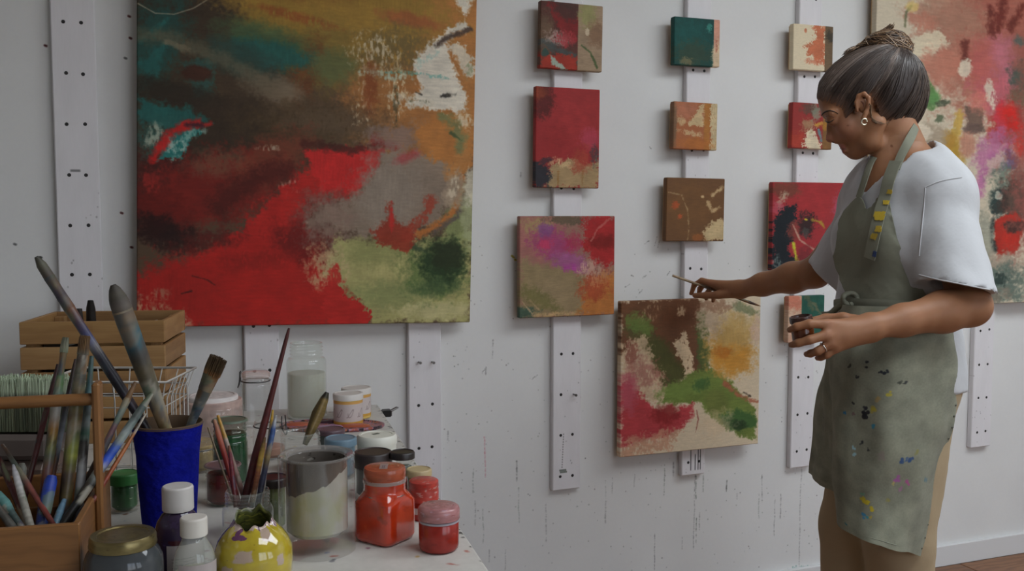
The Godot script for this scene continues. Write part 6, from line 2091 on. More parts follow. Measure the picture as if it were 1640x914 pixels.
func net(f: Field, cell: float, tone: Callable) -> MB:
	var lo := Vector3.ONE * 1e9
	var hi := -lo
	for i in f.kind.size():
		if f.kind[i] == 3:
			continue
		if f.kind[i] == 1:
			var r := maxf(f.b[i].x, maxf(f.b[i].y, f.b[i].z)) + f.grow
			lo = lo.min(f.a[i] - Vector3.ONE * r)
			hi = hi.max(f.a[i] + Vector3.ONE * r)
		else:
			var r := maxf(f.ra[i], f.rb[i]) + f.grow + 0.01
			lo = lo.min(f.a[i].min(f.b[i]) - Vector3.ONE * r)
			hi = hi.max(f.a[i].max(f.b[i]) + Vector3.ONE * r)
	lo -= Vector3.ONE * (cell * 3.0 + f.amp)
	hi += Vector3.ONE * (cell * 3.0 + f.amp)
	var size := hi - lo
	var big := 24
	var small := 6
	var nx := int(ceil(size.x / cell / big)) * big
	var ny := int(ceil(size.y / cell / big)) * big
	var nz := int(ceil(size.z / cell / big)) * big
	var cells := {}
	var verts := PackedVector3Array()
	var quads := PackedInt32Array()
	var all := f.everything()
	var rb := big * cell * 0.5 * sqrt(3.0)
	var rs := small * cell * 0.5 * sqrt(3.0)
	var slack := 0.012 + f.amp
	var s1 := small + 1
	var vals := PackedFloat32Array()
	vals.resize(s1 * s1 * s1)
	for bx in range(0, nx, big):
		for by in range(0, ny, big):
			for bz in range(0, nz, big):
				var mid := lo + Vector3(bx + big * 0.5, by + big * 0.5, bz + big * 0.5) * cell
				var near := PackedInt32Array()
				var solid := false
				for i in all:
					if f.one(i, mid) < rb + f.k[i] + slack:
						near.append(i)
						solid = solid or f.kind[i] != 3
				if not solid:
					continue
				for sx in range(bx, bx + big, small):
					for sy in range(by, by + big, small):
						for sz in range(bz, bz + big, small):
							var c := lo + Vector3(sx + small * 0.5, sy + small * 0.5, sz + small * 0.5) * cell
							var list := PackedInt32Array()
							for i in near:
								if f.one(i, c) < rs + f.k[i] + slack:
									list.append(i)
							if list.is_empty() or absf(f.eval(c, list)) > rs * 1.3 + f.amp + 0.003:
								continue
							var at_ := 0
							var neg := 0
							for x in s1:
								for y in s1:
									for z in s1:
										var e := f.eval(lo + Vector3(sx + x, sy + y, sz + z) * cell, list)
										vals[at_] = e
										at_ += 1
										if e < 0.0:
											neg += 1
							if neg == 0 or neg == at_:
								continue
							for x in small:
								for y in small:
									for z in small:
										var base := (x * s1 + y) * s1 + z
										var v0 := vals[base]
										var inside := v0 < 0.0
										if (vals[base + s1 * s1] < 0.0) != inside:
											quads.append_array(PackedInt32Array([sx + x, sy + y, sz + z, 0 if inside else 3]))
										if (vals[base + s1] < 0.0) != inside:
											quads.append_array(PackedInt32Array([sx + x, sy + y, sz + z, 1 if inside else 4]))
										if (vals[base + 1] < 0.0) != inside:
											quads.append_array(PackedInt32Array([sx + x, sy + y, sz + z, 2 if inside else 5]))
										var mask := 0
										for q in 8:
											if vals[base + (s1 * s1 if q & 1 else 0) + (s1 if q & 2 else 0) + (1 if q & 4 else 0)] < 0.0:
												mask |= 1 << q
										if mask == 0 or mask == 255:
											continue
										var sum := Vector3.ZERO
										var cnt := 0
										for q in 8:
											for ax in 3:
												var o := 1 << ax
												if q & o:
													continue
												var r := q | o
												if ((mask >> q) & 1) == ((mask >> r) & 1):
													continue
												var dq := vals[base + (s1 * s1 if q & 1 else 0) + (s1 if q & 2 else 0) + (1 if q & 4 else 0)]
												var dr := vals[base + (s1 * s1 if r & 1 else 0) + (s1 if r & 2 else 0) + (1 if r & 4 else 0)]
												var t := dq / (dq - dr)
												var pq := Vector3(q & 1, (q >> 1) & 1, (q >> 2) & 1)
												pq[ax] = t
												sum += pq
												cnt += 1
										cells[((sx + x) * ny + sy + y) * nz + sz + z] = verts.size()
										verts.append(lo + (Vector3(sx + x, sy + y, sz + z) + sum / cnt) * cell)
	var b := MB.new()
	b.v = verts
	b.n.resize(verts.size())
	b.uv.resize(verts.size())
	b.c.resize(verts.size())
	for q in range(0, quads.size(), 4):
		var x := quads[q]
		var y := quads[q + 1]
		var z := quads[q + 2]
		var ax := quads[q + 3] % 3
		var g := Vector3i(x, y, z)
		var u := Vector3i.ZERO
		var w := Vector3i.ZERO
		u[(ax + 1) % 3] = 1
		w[(ax + 2) % 3] = 1
		var id := []
		for cc in [g, g - u, g - u - w, g - w]:
			id.append(cells.get((cc.x * ny + cc.y) * nz + cc.z, -1))
		if id.has(-1):
			continue
		var nrm: Vector3 = (verts[id[2]] - verts[id[0]]).cross(verts[id[3]] - verts[id[1]])
		var outw := Vector3.ZERO
		outw[ax] = 1.0 if quads[q + 3] < 3 else -1.0
		if nrm.dot(outw) < 0.0:
			nrm = -nrm
			b.ix.append_array(PackedInt32Array([id[0], id[1], id[2], id[0], id[2], id[3]]))
		else:
			b.ix.append_array(PackedInt32Array([id[0], id[2], id[1], id[0], id[3], id[2]]))
		for i in id:
			b.n[i] += nrm
	for i in verts.size():
		b.n[i] = b.n[i].normalized()
		b.c[i] = tone.call(verts[i])
	return b

# ------------------------------------------------------------------ the painter
const BODY_D := 2.32
const HEAD_D := 2.30
var side_v: Vector3      # towards her left, which faces the camera
var front_v: Vector3
var cloth_f: Field
var shirt_f: Field
var head_f: Field

func body_at(px: float, py: float, l := 0.0, f := 0.0) -> Vector3:
	return at(px, py, BODY_D) + side_v * l + front_v * f

func head_at(px: float, py: float, l := 0.0) -> Vector3:
	return at(px, py, HEAD_D - l)

# the head's own axes: forwards, up, and towards her left ear
func head_axes() -> Basis:
	var z := -ray(1385, 165).normalized()
	var y := (view.y - z * z.dot(view.y)).normalized()
	var x := y.cross(z)
	var a := deg_to_rad(24.0)
	return Basis(-x * cos(a) - y * sin(a), -x * sin(a) + y * cos(a), z)

func chain(f: Field, pts: Array, radii: Array, soft: float) -> void:
	for i in pts.size() - 1:
		f.cone(pts[i], pts[i + 1], radii[i], radii[i + 1], soft)

func torso(f: Field) -> void:
	for s in [-1.0, 1.0]:
		f.cone(body_at(1446, 308, s * 0.070), body_at(1440, 400, s * 0.066, 0.008), 0.076, 0.080, 0.05)
		f.ball(body_at(1440, 380, s * 0.068, 0.058), 0.050, 0.04)
		f.cone(body_at(1438, 400, s * 0.058), body_at(1434, 490, s * 0.054), 0.078, 0.078, 0.05)
		f.cone(body_at(1432, 500, s * 0.062), body_at(1430, 590, s * 0.060, -0.008), 0.080, 0.086, 0.05)
		f.cone(body_at(1452, 280, s * 0.03, -0.01), body_at(1450, 312, s * 0.120), 0.040, 0.046, 0.04)
	f.cone(body_at(1446, 305, 0, 0.02), body_at(1435, 480, 0, 0.01), 0.080, 0.080, 0.05)

func make_painter() -> void:
	side_v = view * Vector3(0.255, 0, 0.968)
	front_v = view * Vector3(-0.968, 0, 0.255)
	side_v = Vector3(side_v.x, 0, side_v.z).normalized()
	front_v = Vector3(front_v.x, 0, front_v.z).normalized()
	var foot := body_at(1430, 340)
	var t := thing("person", "person in white t-shirt and sage apron reaching toward a canvas with a brush", "person", Vector3(foot.x, 0, foot.z))
	var away := Transform3D(Basis(), -t.position)
	body_part(t, away)
	hair_part(t, away)
	shirt_part(t, away)
	trousers_part(t, away)
	apron_part(t, away)
	small_parts(t, away)
	held_things()

func body_part(t: Node3D, away: Transform3D) -> void:
	var f := Field.new()
	head_f = f
	var hb := head_axes()
	var plain_b := hb * Basis(Vector3.BACK, deg_to_rad(-24.0))
	f.egg(head_at(1394, 140), Vector3(0.104, 0.088, 0.071), hb, 0.03)
	f.egg(head_at(1353, 156), Vector3(0.057, 0.060, 0.056), plain_b, 0.03)
	f.egg(head_at(1364, 195), Vector3(0.041, 0.068, 0.050), hb, 0.025)
	f.egg(head_at(1370, 229), Vector3(0.032, 0.030, 0.031), hb, 0.02)
	f.ball(head_at(1369, 241), 0.0180, 0.015)
	for s in [1.0, -1.0]:
		chain(f, [head_at(1400, 198, s * 0.052), head_at(1393, 226, s * 0.044), head_at(1373, 243, s * 0.013)], [0.026, 0.020, 0.013], 0.016)
		f.ball(head_at(1358, 204, s * 0.036), 0.023, 0.03)
		f.cone(head_at(1340, 200, s * 0.010), head_at(1344, 222, s * 0.014), 0.0095, 0.0100, 0.014)
		f.ball(head_at(1339, 225.5, s * 0.0095), 0.0066, 0.005)
		f.ball(head_at(1333, 192.5, s * 0.028), 0.0122, 0.006)
		f.cone(head_at(1324, 181, s * 0.008), head_at(1332, 181, s * 0.040), 0.0105, 0.010, 0.012)
		# ear: rim, lobe and shell
		var helix := []
		for q in [[1373, 178], [1371, 164], [1375, 153], [1384, 150], [1391, 157], [1391, 170], [1386, 181], [1383, 189]]:
			helix.append(head_at(q[0], q[1], s * (0.078 + (q[0] - 1373) * 0.0006)))
		chain(f, helix, [0.0035, 0.0036, 0.0042, 0.0046, 0.0046, 0.0042, 0.0048, 0.0056], 0.004)
		f.egg(head_at(1381, 168, s * 0.073), Vector3(0.0125, 0.021, 0.008), hb, 0.006)
	chain(f, [head_at(1331, 186), head_at(1331, 204), head_at(1330, 221)], [0.0070, 0.0078, 0.0105], 0.009)
	f.cone(head_at(1349, 234.5, -0.015), head_at(1349, 234.5, 0.015), 0.0048, 0.0048, 0.006)
	f.cone(head_at(1353, 241.5, -0.012), head_at(1353, 241.5, 0.012), 0.0056, 0.0056, 0.006)
	# neck and the top of the chest
	f.cone(head_at(1424, 188), head_at(1456, 272), 0.049, 0.058, 0.02)
	f.cone(head_at(1414, 238, 0.018), body_at(1425, 300, 0.02, 0.05), 0.017, 0.018, 0.03)
	var arms := Field.new()
	for s in [-1.0, 1.0]:
		arms.cone(body_at(1450, 280, s * 0.03, -0.01), body_at(1450, 312, s * 0.118), 0.036, 0.040, 0.04)
		arms.cone(body_at(1446, 300, s * 0.065), body_at(1442, 350, s * 0.065, 0.008), 0.074, 0.076, 0.05)
	arms.cone(body_at(1446, 300, 0, 0.02), body_at(1442, 350, 0, 0.01), 0.078, 0.078, 0.05)
	arms.cone(head_at(1436, 225), head_at(1456, 272), 0.0525, 0.057, 0.03)
	arms.cone(head_at(1412, 240, 0.018), body_at(1425, 300, 0.02, 0.05), 0.018, 0.018, 0.03)
	# near arm: shoulder, elbow, wrist
	var sh := body_at(1449, 320, 0.118)
	var el := at(1554, 490, 2.105)
	var wr := at(1396, 523, 2.03)
	chain(arms, [sh, sh.lerp(el, 0.5), el], [0.044, 0.042, 0.0400], 0.02)
	chain(arms, [el, el.lerp(wr, 0.28), el.lerp(wr, 0.7), wr], [0.0405, 0.0415, 0.031, 0.0255], 0.02)
	# near hand round the jar
	var kn := [at(1326, 519, 2.000), at(1324, 536, 1.994), at(1330, 549, 1.998), at(1339, 557, 2.006)]
	for i in 4:
		arms.cone(wr.lerp(at(1388, 527, 2.03), 0.5 + i * 0.1), kn[i], 0.0225, 0.0105, 0.014)
	arms.cone(wr, at(1352, 535, 2.012), 0.023, 0.017, 0.016)
	chain(arms, [kn[0], at(1296, 518, 1.992), at(1276, 523, 1.999), at(1265, 528, 2.016)], [0.0102, 0.0088, 0.0080, 0.0068], 0.004)
	chain(arms, [kn[1], at(1297, 544, 1.990), at(1279, 549, 2.000), at(1268, 552, 2.018)], [0.0104, 0.0090, 0.0082, 0.0070], 0.004)
	chain(arms, [kn[2], at(1310, 562, 1.998), at(1298, 566, 2.016), at(1292, 567, 2.034)], [0.0100, 0.0086, 0.0078, 0.0066], 0.004)
	chain(arms, [kn[3], at(1324, 568, 2.008), at(1315, 572, 2.024), at(1309, 573, 2.036)], [0.0092, 0.0078, 0.0070, 0.0060], 0.004)
	chain(arms, [at(1380, 518, 2.050), at(1350, 510, 2.062), at(1322, 510, 2.074), at(1300, 514, 2.072)], [0.0170, 0.0125, 0.0100, 0.0085], 0.006)
	# far arm stretched to the canvas
	var sh2 := body_at(1449, 318, -0.118)
	var el2 := at(1306, 436, 2.66)
	var wr2 := at(1188, 463, 2.84)
	chain(arms, [sh2, sh2.lerp(el2, 0.5), el2], [0.043, 0.041, 0.0385], 0.02)
	chain(arms, [el2, el2.lerp(wr2, 0.3), el2.lerp(wr2, 0.7), wr2], [0.0385, 0.0400, 0.0300, 0.0235], 0.02)
	var k2 := [at(1140, 453, 2.895), at(1143, 456, 2.915), at(1147, 460, 2.930), at(1152, 464, 2.942)]
	for i in 4:
		arms.cone(wr2.lerp(at(1182, 464, 2.86), i * 0.25), k2[i], 0.0210, 0.0100, 0.014)
	chain(arms, [k2[0], at(1124, 449, 2.915), at(1112, 456, 2.935), at(1107, 470, 2.945)], [0.0098, 0.0084, 0.0076, 0.0066], 0.004)
	chain(arms, [k2[1], at(1130, 453, 2.945), at(1121, 462, 2.962), at(1119, 474, 2.968)], [0.0100, 0.0086, 0.0078, 0.0068], 0.004)
	chain(arms, [k2[2], at(1138, 461, 2.965), at(1132, 470, 2.978), at(1131, 478, 2.980)], [0.0096, 0.0082, 0.0074, 0.0064], 0.004)
	chain(arms, [k2[3], at(1148, 468, 2.966), at(1143, 476, 2.975), at(1142, 482, 2.976)], [0.0088, 0.0074, 0.0066, 0.0058], 0.004)
	chain(arms, [at(1172, 469, 2.855), at(1150, 472, 2.875), at(1130, 473, 2.905), at(1113, 473, 2.928)], [0.0150, 0.0115, 0.0095, 0.0078], 0.006)
	var base := ph("#7e583f")
	var lips := [head_at(1347, 238, -0.017), head_at(1347, 238, 0.017)]
	var cheeks := head_at(1352, 210, 0.05)
	var nose := head_at(1328, 223, 0.004)
	var m := painted(0.5)
	var skin := StandardMaterial3D.new()
	skin.vertex_color_use_as_albedo = true
	skin.roughness = 0.5
	skin.metallic_specular = 0.4
	skin.subsurf_scatter_enabled = true
	skin.subsurf_scatter_strength = 0.08
	var fn := FastNoiseLite.new()
	fn.seed = 6
	fn.frequency = 30.0
	var tone := func(p: Vector3) -> Color:
		var c := base
		var ld := Geometry3D.get_closest_point_to_segment(p, lips[0], lips[1]).distance_to(p)
		c = c.lerp(ph("#7d4a42"), smoothstep(0.0125, 0.0085, ld) * 0.8)
		c = c.lerp(ph("#916353"), smoothstep(0.045, 0.01, p.distance_to(cheeks)) * 0.4)
		c = c.lerp(ph("#916050"), smoothstep(0.022, 0.008, p.distance_to(nose)) * 0.5)
		for q in kn + k2:
			c = c.lerp(ph("#8f6450"), smoothstep(0.018, 0.006, p.distance_to(q)) * 0.4)
		var g := 1.0 + fn.get_noise_3dv(p) * 0.07
		return Color(c.r * g, c.g * g, c.b * g)
	# head and arms are netted at their own fineness into one mesh that meets under the shirt
	var whole := net(f, 0.0029, tone)
	whole.join(net(arms, 0.0042, tone))
	part("body", whole.mesh(skin), t, away)

func hair_part(t: Node3D, away: Transform3D) -> void:
	var hb := head_axes()
	var c := head_at(1393, 141)
	var rad := Vector3(0.117, 0.087, 0.078)
	var to_dir := func(px: float, py: float, s: float) -> Vector3:
		var l := 0.0
		var q := Vector3.ZERO
		for i in 5:
			q = hb.inverse() * (at(px, py, HEAD_D - l) - c) / rad
			var e := 1.0 - q.x * q.x - q.y * q.y
			l = rad.z * sqrt(maxf(e, 0.0))
		var v := Vector3(q.x, q.y, l / rad.z * s)
		return v.normalized()
	var line := [[1310, 143], [1312, 150], [1320, 154], [1333, 157], [1346, 160], [1357, 165], [1366, 176], [1369, 160], [1371, 148], [1382, 141], [1395, 146], [1402, 160], [1407, 175], [1416, 184], [1432, 190], [1448, 196], [1456, 196]]
	var starts := []
	var lifts := []
	for i in range(line.size() - 1, -1, -1):
		starts.append(to_dir.call(line[i][0], line[i][1], -1.0))
	for q in line:
		starts.append(to_dir.call(q[0], q[1], 1.0))
	# how far the scalp stands out from the even cap at each start
	for d0 in starts:
		var far: Vector3 = c + hb * (d0 * rad) * 1.5
		var on := head_f.trace(far, c - far, 0.0, 0.25)
		lifts.append(on - (c + hb * (d0 * rad)) + (far - c).normalized() * 0.002)
	var lift_at := func(w: float) -> Vector3:
		var i := mini(int(w), starts.size() - 2)
		return (lifts[i] as Vector3).lerp(lifts[i + 1], w - i)
	var knot: Vector3 = to_dir.call(1434, 84, 0.0)
	var spot_at := func(d0: Vector3, s: float, lift: float) -> Vector3:
		var d := d0.slerp(knot, s)
		return c + hb * (d * rad * (1.0 + lift))
	var r := RandomNumberGenerator.new()
	r.seed = 12
	var b := MB.new()
	# close cap below the strands
	var rows := []
	var crow := []
	var dark := ph("#332a25")
	var scalp := ph("#6d5040")
	var fine := []
	for i in starts.size() - 1:
		for q in 3:
			fine.append((starts[i] as Vector3).slerp(starts[i + 1], q / 3.0))
	fine.append(starts[starts.size() - 1])
	for d0 in fine:
		var ring := PackedVector3Array()
		var cr := []
		var lift := r.randf_range(-0.010, 0.010)
		for k in 14:
			var s := k / 13.0
			ring.append(spot_at.call(d0, s * 0.97, -0.02 + lift * sin(s * PI)))
			cr.append(scalp if k == 0 else dark)
		rows.append(ring)
		crow.append(cr)
	for i in rows.size():
		var o: Vector3 = lift_at.call(i / 3.0)
		for k in 14:
			rows[i][k] += o * pow(1.0 - k / 13.0, 1.5)
	b.grid(rows, false, Vector3.ZERO, crow)
	# strands combed back into the knot
	var shades := [ph("#2c2420"), ph("#372e29"), ph("#443a34"), ph("#544840"), ph("#655a53"), ph("#75706d"), ph("#8a8684")]
	for k in 2600:
		var w := r.randf() * (starts.size() - 1.001)
		var i := int(w)
		var d0 := (starts[i] as Vector3).slerp(starts[i + 1], w - i)
		var pts := PackedVector3Array()
		var rr := PackedFloat32Array()
		var cols := []
		var lift := r.randf_range(0.0, 0.022) + 0.045 * smoothstep(0.45, 0.8, d0.x)
		var sway := r.randf_range(-0.07, 0.07)
		var s0 := r.randf_range(0.0, 0.3) if r.randf() < 0.5 else r.randf_range(-0.035, 0.01)
		# grey at the temple, darker at the back of the head
		var toward := hb * d0
		var temple := smoothstep(0.05, 0.6, (d0.x)) * 0.6
		var lock := na(w * 15.0, 20.0) * 7.0 - 3.2
		var pick := clampf(r.randfn(1.0 + temple * 1.4 + lock, 0.9), 0.0, 6.0)
		var col: Color = shades[int(pick)]
		var n := 9
		for q in n:
			var s := lerpf(s0, 0.98, float(q) / (n - 1))
			var wave := sway + 0.035 * sin(s * 8.0 + lock * 2.0)
			var dd := (d0 + Vector3(wave * 0.3, wave, wave) * sin(s * PI)).normalized()
			pts.append(spot_at.call(dd, s, lift * minf(1.0, s * 6.0 + 0.2) - 0.012 + 0.012 * sin(s * 9.0 + w * 1.3) * sin(s * PI)) + (lift_at.call(w) as Vector3) * pow(1.0 - s, 1.5))
			rr.append((0.0013 if q > 0 else 0.0004))
			# fine short hairs let the skin show at the hairline
			cols.append(col.lerp(scalp, 0.55 * smoothstep(0.09, 0.0, s)))
		b.tube(pts, rr, 4, Vector3(0.2, 0.3, 0.9), 1.0, cols)
	# the untidy knot
	var kc := at(1421, 77, HEAD_D)
	var gold := [ph("#3a2b20"), ph("#4d3b2c"), ph("#604b38"), ph("#735c46"), ph("#86705a"), ph("#2f241c")]
	var core := MB.new()
	core.col = gold[5]
	core.lathe([Vector2(0, -0.030), Vector2(0.028, -0.022), Vector2(0.040, 0.0), Vector2(0.028, 0.022), Vector2(0, 0.030)], 16, Transform3D(view, kc))
	b.join(core)
	for k in 1300:
		var axis := (Vector3(0.25, 1.0, 0.15) + Vector3(r.randfn(0, 1), r.randfn(0, 1), r.randfn(0, 1)) * 0.55).normalized()
		var u := axis.cross(Vector3(0.3, 0.2, 0.9)).normalized()
		var v := axis.cross(u)
		var a0 := r.randf() * TAU
		var span := r.randf_range(1.2, 3.6)
		var size := sqrt(r.randf_range(0.4, 1.05))
		var rise := r.randf_range(-0.8, 0.8)
		var pts := PackedVector3Array()
		var rr := PackedFloat32Array()
		var cols := []
		var col: Color = gold[clampi(int(na(a0 * 40.0, rise * 60.0 + 90.0) * 9.0 - 1.5 + r.randf_range(-0.8, 0.8)), 0, 5)]
		for q in 9:
			var w := a0 + span * q / 8.0
			var p := (u * cos(w) + v * sin(w)) * sqrt(maxf(1.0 - rise * rise * 0.8, 0.1)) * size + axis * rise * 0.8
			p = Vector3(p.x * 0.056, p.y * 0.042, p.z * 0.048)
			pts.append(kc + view * p)
			rr.append(0.0014 if q < 7 else 0.0006)
			cols.append(col)
		b.tube(pts, rr, 4, Vector3(0.2, 0.3, 0.9), 1.0, cols)
	# tufts that stick out of the knot and loose wisps
	var tufts := [[[1418, 66], [1412, 55], [1424, 43], [1428, 40]], [[1422, 66], [1420, 54], [1429, 43]], [[1440, 66], [1455, 68], [1462, 72]], [[1436, 78], [1452, 76], [1461, 79]], [[1400, 78], [1380, 74], [1362, 80], [1352, 88]], [[1405, 70], [1388, 66], [1374, 74]], [[1430, 96], [1448, 94], [1462, 100], [1464, 108]], [[1436, 92], [1456, 96], [1466, 104]], [[1410, 72], [1395, 60], [1388, 62], [1392, 68]]]
	for q in tufts:
		for k in 26:
			var pts := []
			for p in q:
				pts.append(at(p[0] + r.randfn(0, 2.0), p[1] + r.randfn(0, 2.0), HEAD_D + r.randfn(0, 0.010)))
			var sp := smooth_path(pts, 5)
			var rr := PackedFloat32Array()
			var cols := []
			var col: Color = gold[r.randi() % 6]
			for i in sp.size():
				rr.append(lerpf(0.0013, 0.0005, float(i) / sp.size()))
				cols.append(col)
			b.tube(sp, rr, 4, Vector3(0.2, 0.3, 0.9), 1.0, cols)
	for q in [[[1392, 165], [1394, 182], [1400, 194], [1412, 198], [1424, 195]], [[1394, 168], [1396, 186], [1404, 198]], [[1368, 166], [1366, 174], [1369, 181]], [[1318, 140], [1336, 118], [1362, 98], [1392, 84]]]:
		for k in 4:
			var pts := []
			for p in q:
				var hit := head_f.trace(EYE, ray(p[0] + r.randfn(0, 1.0), p[1] + r.randfn(0, 1.0)), 1.9, 2.7)
				pts.append(hit - ray(p[0], p[1]).normalized() * 0.003)
			var sp := smooth_path(pts, 5)
			var rr := PackedFloat32Array()
			var cols := []
			for i in sp.size():
				rr.append(0.0007)
				cols.append(gold[2])
			b.tube(sp, rr, 4, Vector3(0.2, 0.3, 0.9), 1.0, cols)
	var hm := StandardMaterial3D.new()
	hm.vertex_color_use_as_albedo = true
	hm.roughness = 0.36
	part("hair", b.mesh(hm), t, away)

func cloth_material(c: Color, seed_: int, weave := 0.25) -> StandardMaterial3D:
	var m := StandardMaterial3D.new()
	m.albedo_color = c
	m.roughness = 0.85
	m.metallic_specular = 0.25
	m.rim_enabled = true
	m.rim = 0.15
	var nt := NoiseTexture2D.new()
	nt.width = 256
	nt.height = 256
	nt.seamless = true
	nt.as_normal_map = true
	nt.bump_strength = 4.0
	var f := FastNoiseLite.new()
	f.seed = seed_
	f.frequency = 0.02
	f.fractal_octaves = 5
	nt.noise = f
	m.normal_enabled = true
	m.normal_texture = nt
	m.normal_scale = weave
	m.uv1_triplanar = true
	m.uv1_scale = Vector3(5, 5, 5)
	return m

func white_tone(_p: Vector3) -> Color:
	return Color(1, 1, 1)

func shirt_part(t: Node3D, away: Transform3D) -> void:
	# the torso of the shirt alone serves to drape the apron
	cloth_f = Field.new()
	cloth_f.grow = 0.010
	torso(cloth_f)
	var f := Field.new()
	f.grow = 0.010
	torso(f)
	for s in [-1.0, 1.0]:
		f.cone(body_at(1432, 560, s * 0.058, -0.02), body_at(1436, 640, s * 0.060, -0.022), 0.080, 0.084, 0.04)
		f.cone(body_at(1458, 264, s * 0.035, -0.02), body_at(1452, 308, s * 0.125), 0.040, 0.046, 0.04)
	f.sleeve(body_at(1448, 320, 0.112), at(1531, 459, 2.105), 0.065, 0.074, 0.05, view * Vector3(-0.21, -0.98, 0.0))
	f.sleeve(body_at(1449, 316, -0.120), at(1325, 450, 2.61), 0.054, 0.067, 0.05, view * Vector3(-0.70, -0.66, -0.25))
	# neckline
	f.cone(head_at(1428, 210), head_at(1452, 262), 0.070, 0.072, 0.008, 3)
	f.cone(head_at(1426, 246, 0.04), body_at(1420, 322, 0.0, 0.105), 0.052, 0.006, 0.008, 3)
	f.floor_y = 0.845
	var fn := FastNoiseLite.new()
	fn.seed = 3
	fn.frequency = 9.0
	fn.fractal_octaves = 2
	f.noise = fn
	f.amp = 0.007
	f.stretch = Vector3(1.0, 0.55, 1.0)
	shirt_f = f
	seams(part("t_shirt", net(f, 0.0065, white_tone).mesh(cloth_material(Color(0.745, 0.75, 0.76), 21, 0.3)), t, away))

func seams(root: Node3D) -> void:
	# drop-shoulder seam, sleeve hem and collar edge
	for q in [[[1482, 300], [1500, 292], [1520, 287], [1540, 284]], [[1472, 440], [1500, 447], [1530, 453], [1560, 459], [1586, 464]], [[1482, 300], [1480, 330], [1476, 370], [1472, 410]]]:
		var pts := []
		for p in q:
			pts.append(lay(p[0], p[1], shirt_f, 0.0002))
		var sp := smooth_path(pts, 6)
		var rr := PackedFloat32Array()
		rr.resize(sp.size())
		rr.fill(0.0015)
		var b := MB.new()
		b.tube(sp, rr, 5)
		part("seam", b.mesh(mat(Color(0.745, 0.75, 0.76), 0.9)), root)

func trousers_part(t: Node3D, away: Transform3D) -> void:
	var f := Field.new()
	for s in [-1.0, 1.0]:
		f.cone(body_at(1432, 520, s * 0.058), body_at(1430, 600, s * 0.070, -0.015), 0.082, 0.092, 0.04)
		var hip := body_at(1430, 600, s * 0.074, -0.01)
		var knee := Vector3(hip.x, 0.50, hip.z) + front_v * (0.035 if s > 0 else 0.055)
		var ank := Vector3(hip.x, 0.075, hip.z) + front_v * (0.0 if s > 0 else 0.04)
		chain(f, [hip, knee, ank], [0.090, 0.076, 0.070], 0.02)
		# shoes
		var sb := MB.new()
		var rows := []
		for q in [[-0.09, 0.028, 0.05], [-0.07, 0.036, 0.075], [-0.02, 0.038, 0.085], [0.05, 0.042, 0.06], [0.11, 0.044, 0.042], [0.15, 0.036, 0.034], [0.17, 0.018, 0.022]]:
			var ring := PackedVector3Array()
			for k in 16:
				var a := TAU * k / 16.0
				var y: float = maxf(sin(a) * q[2] * 0.5 + q[2] * 0.5, 0.0)
				ring.append(Vector3(ank.x, 0.001, ank.z) + front_v * q[0] + side_v * cos(a) * q[1] + Vector3.UP * y)
			rows.append(ring)
		sb.grid(rows, true)
		part("shoe", sb.mesh(mat(Color(0.75, 0.74, 0.71), 0.6)), t, away)
	f.floor_y = 0.05
	var fn := FastNoiseLite.new()
	fn.seed = 8
	fn.frequency = 7.0
	f.noise = fn
	f.amp = 0.008
	f.stretch = Vector3(1, 0.4, 1)
	part("trousers", net(f, 0.009, white_tone).mesh(cloth_material(th("#8d7d64"), 23, 0.3)), t, away)

func lay(px: float, py: float, f: Field, off: float) -> Vector3:
	var hit := f.trace(EYE, ray(px, py), 1.9, 2.9)
	return hit + f.gradient(hit) * off

func poly_at(p: Array, y: float) -> float:
	return ramp(p, y)

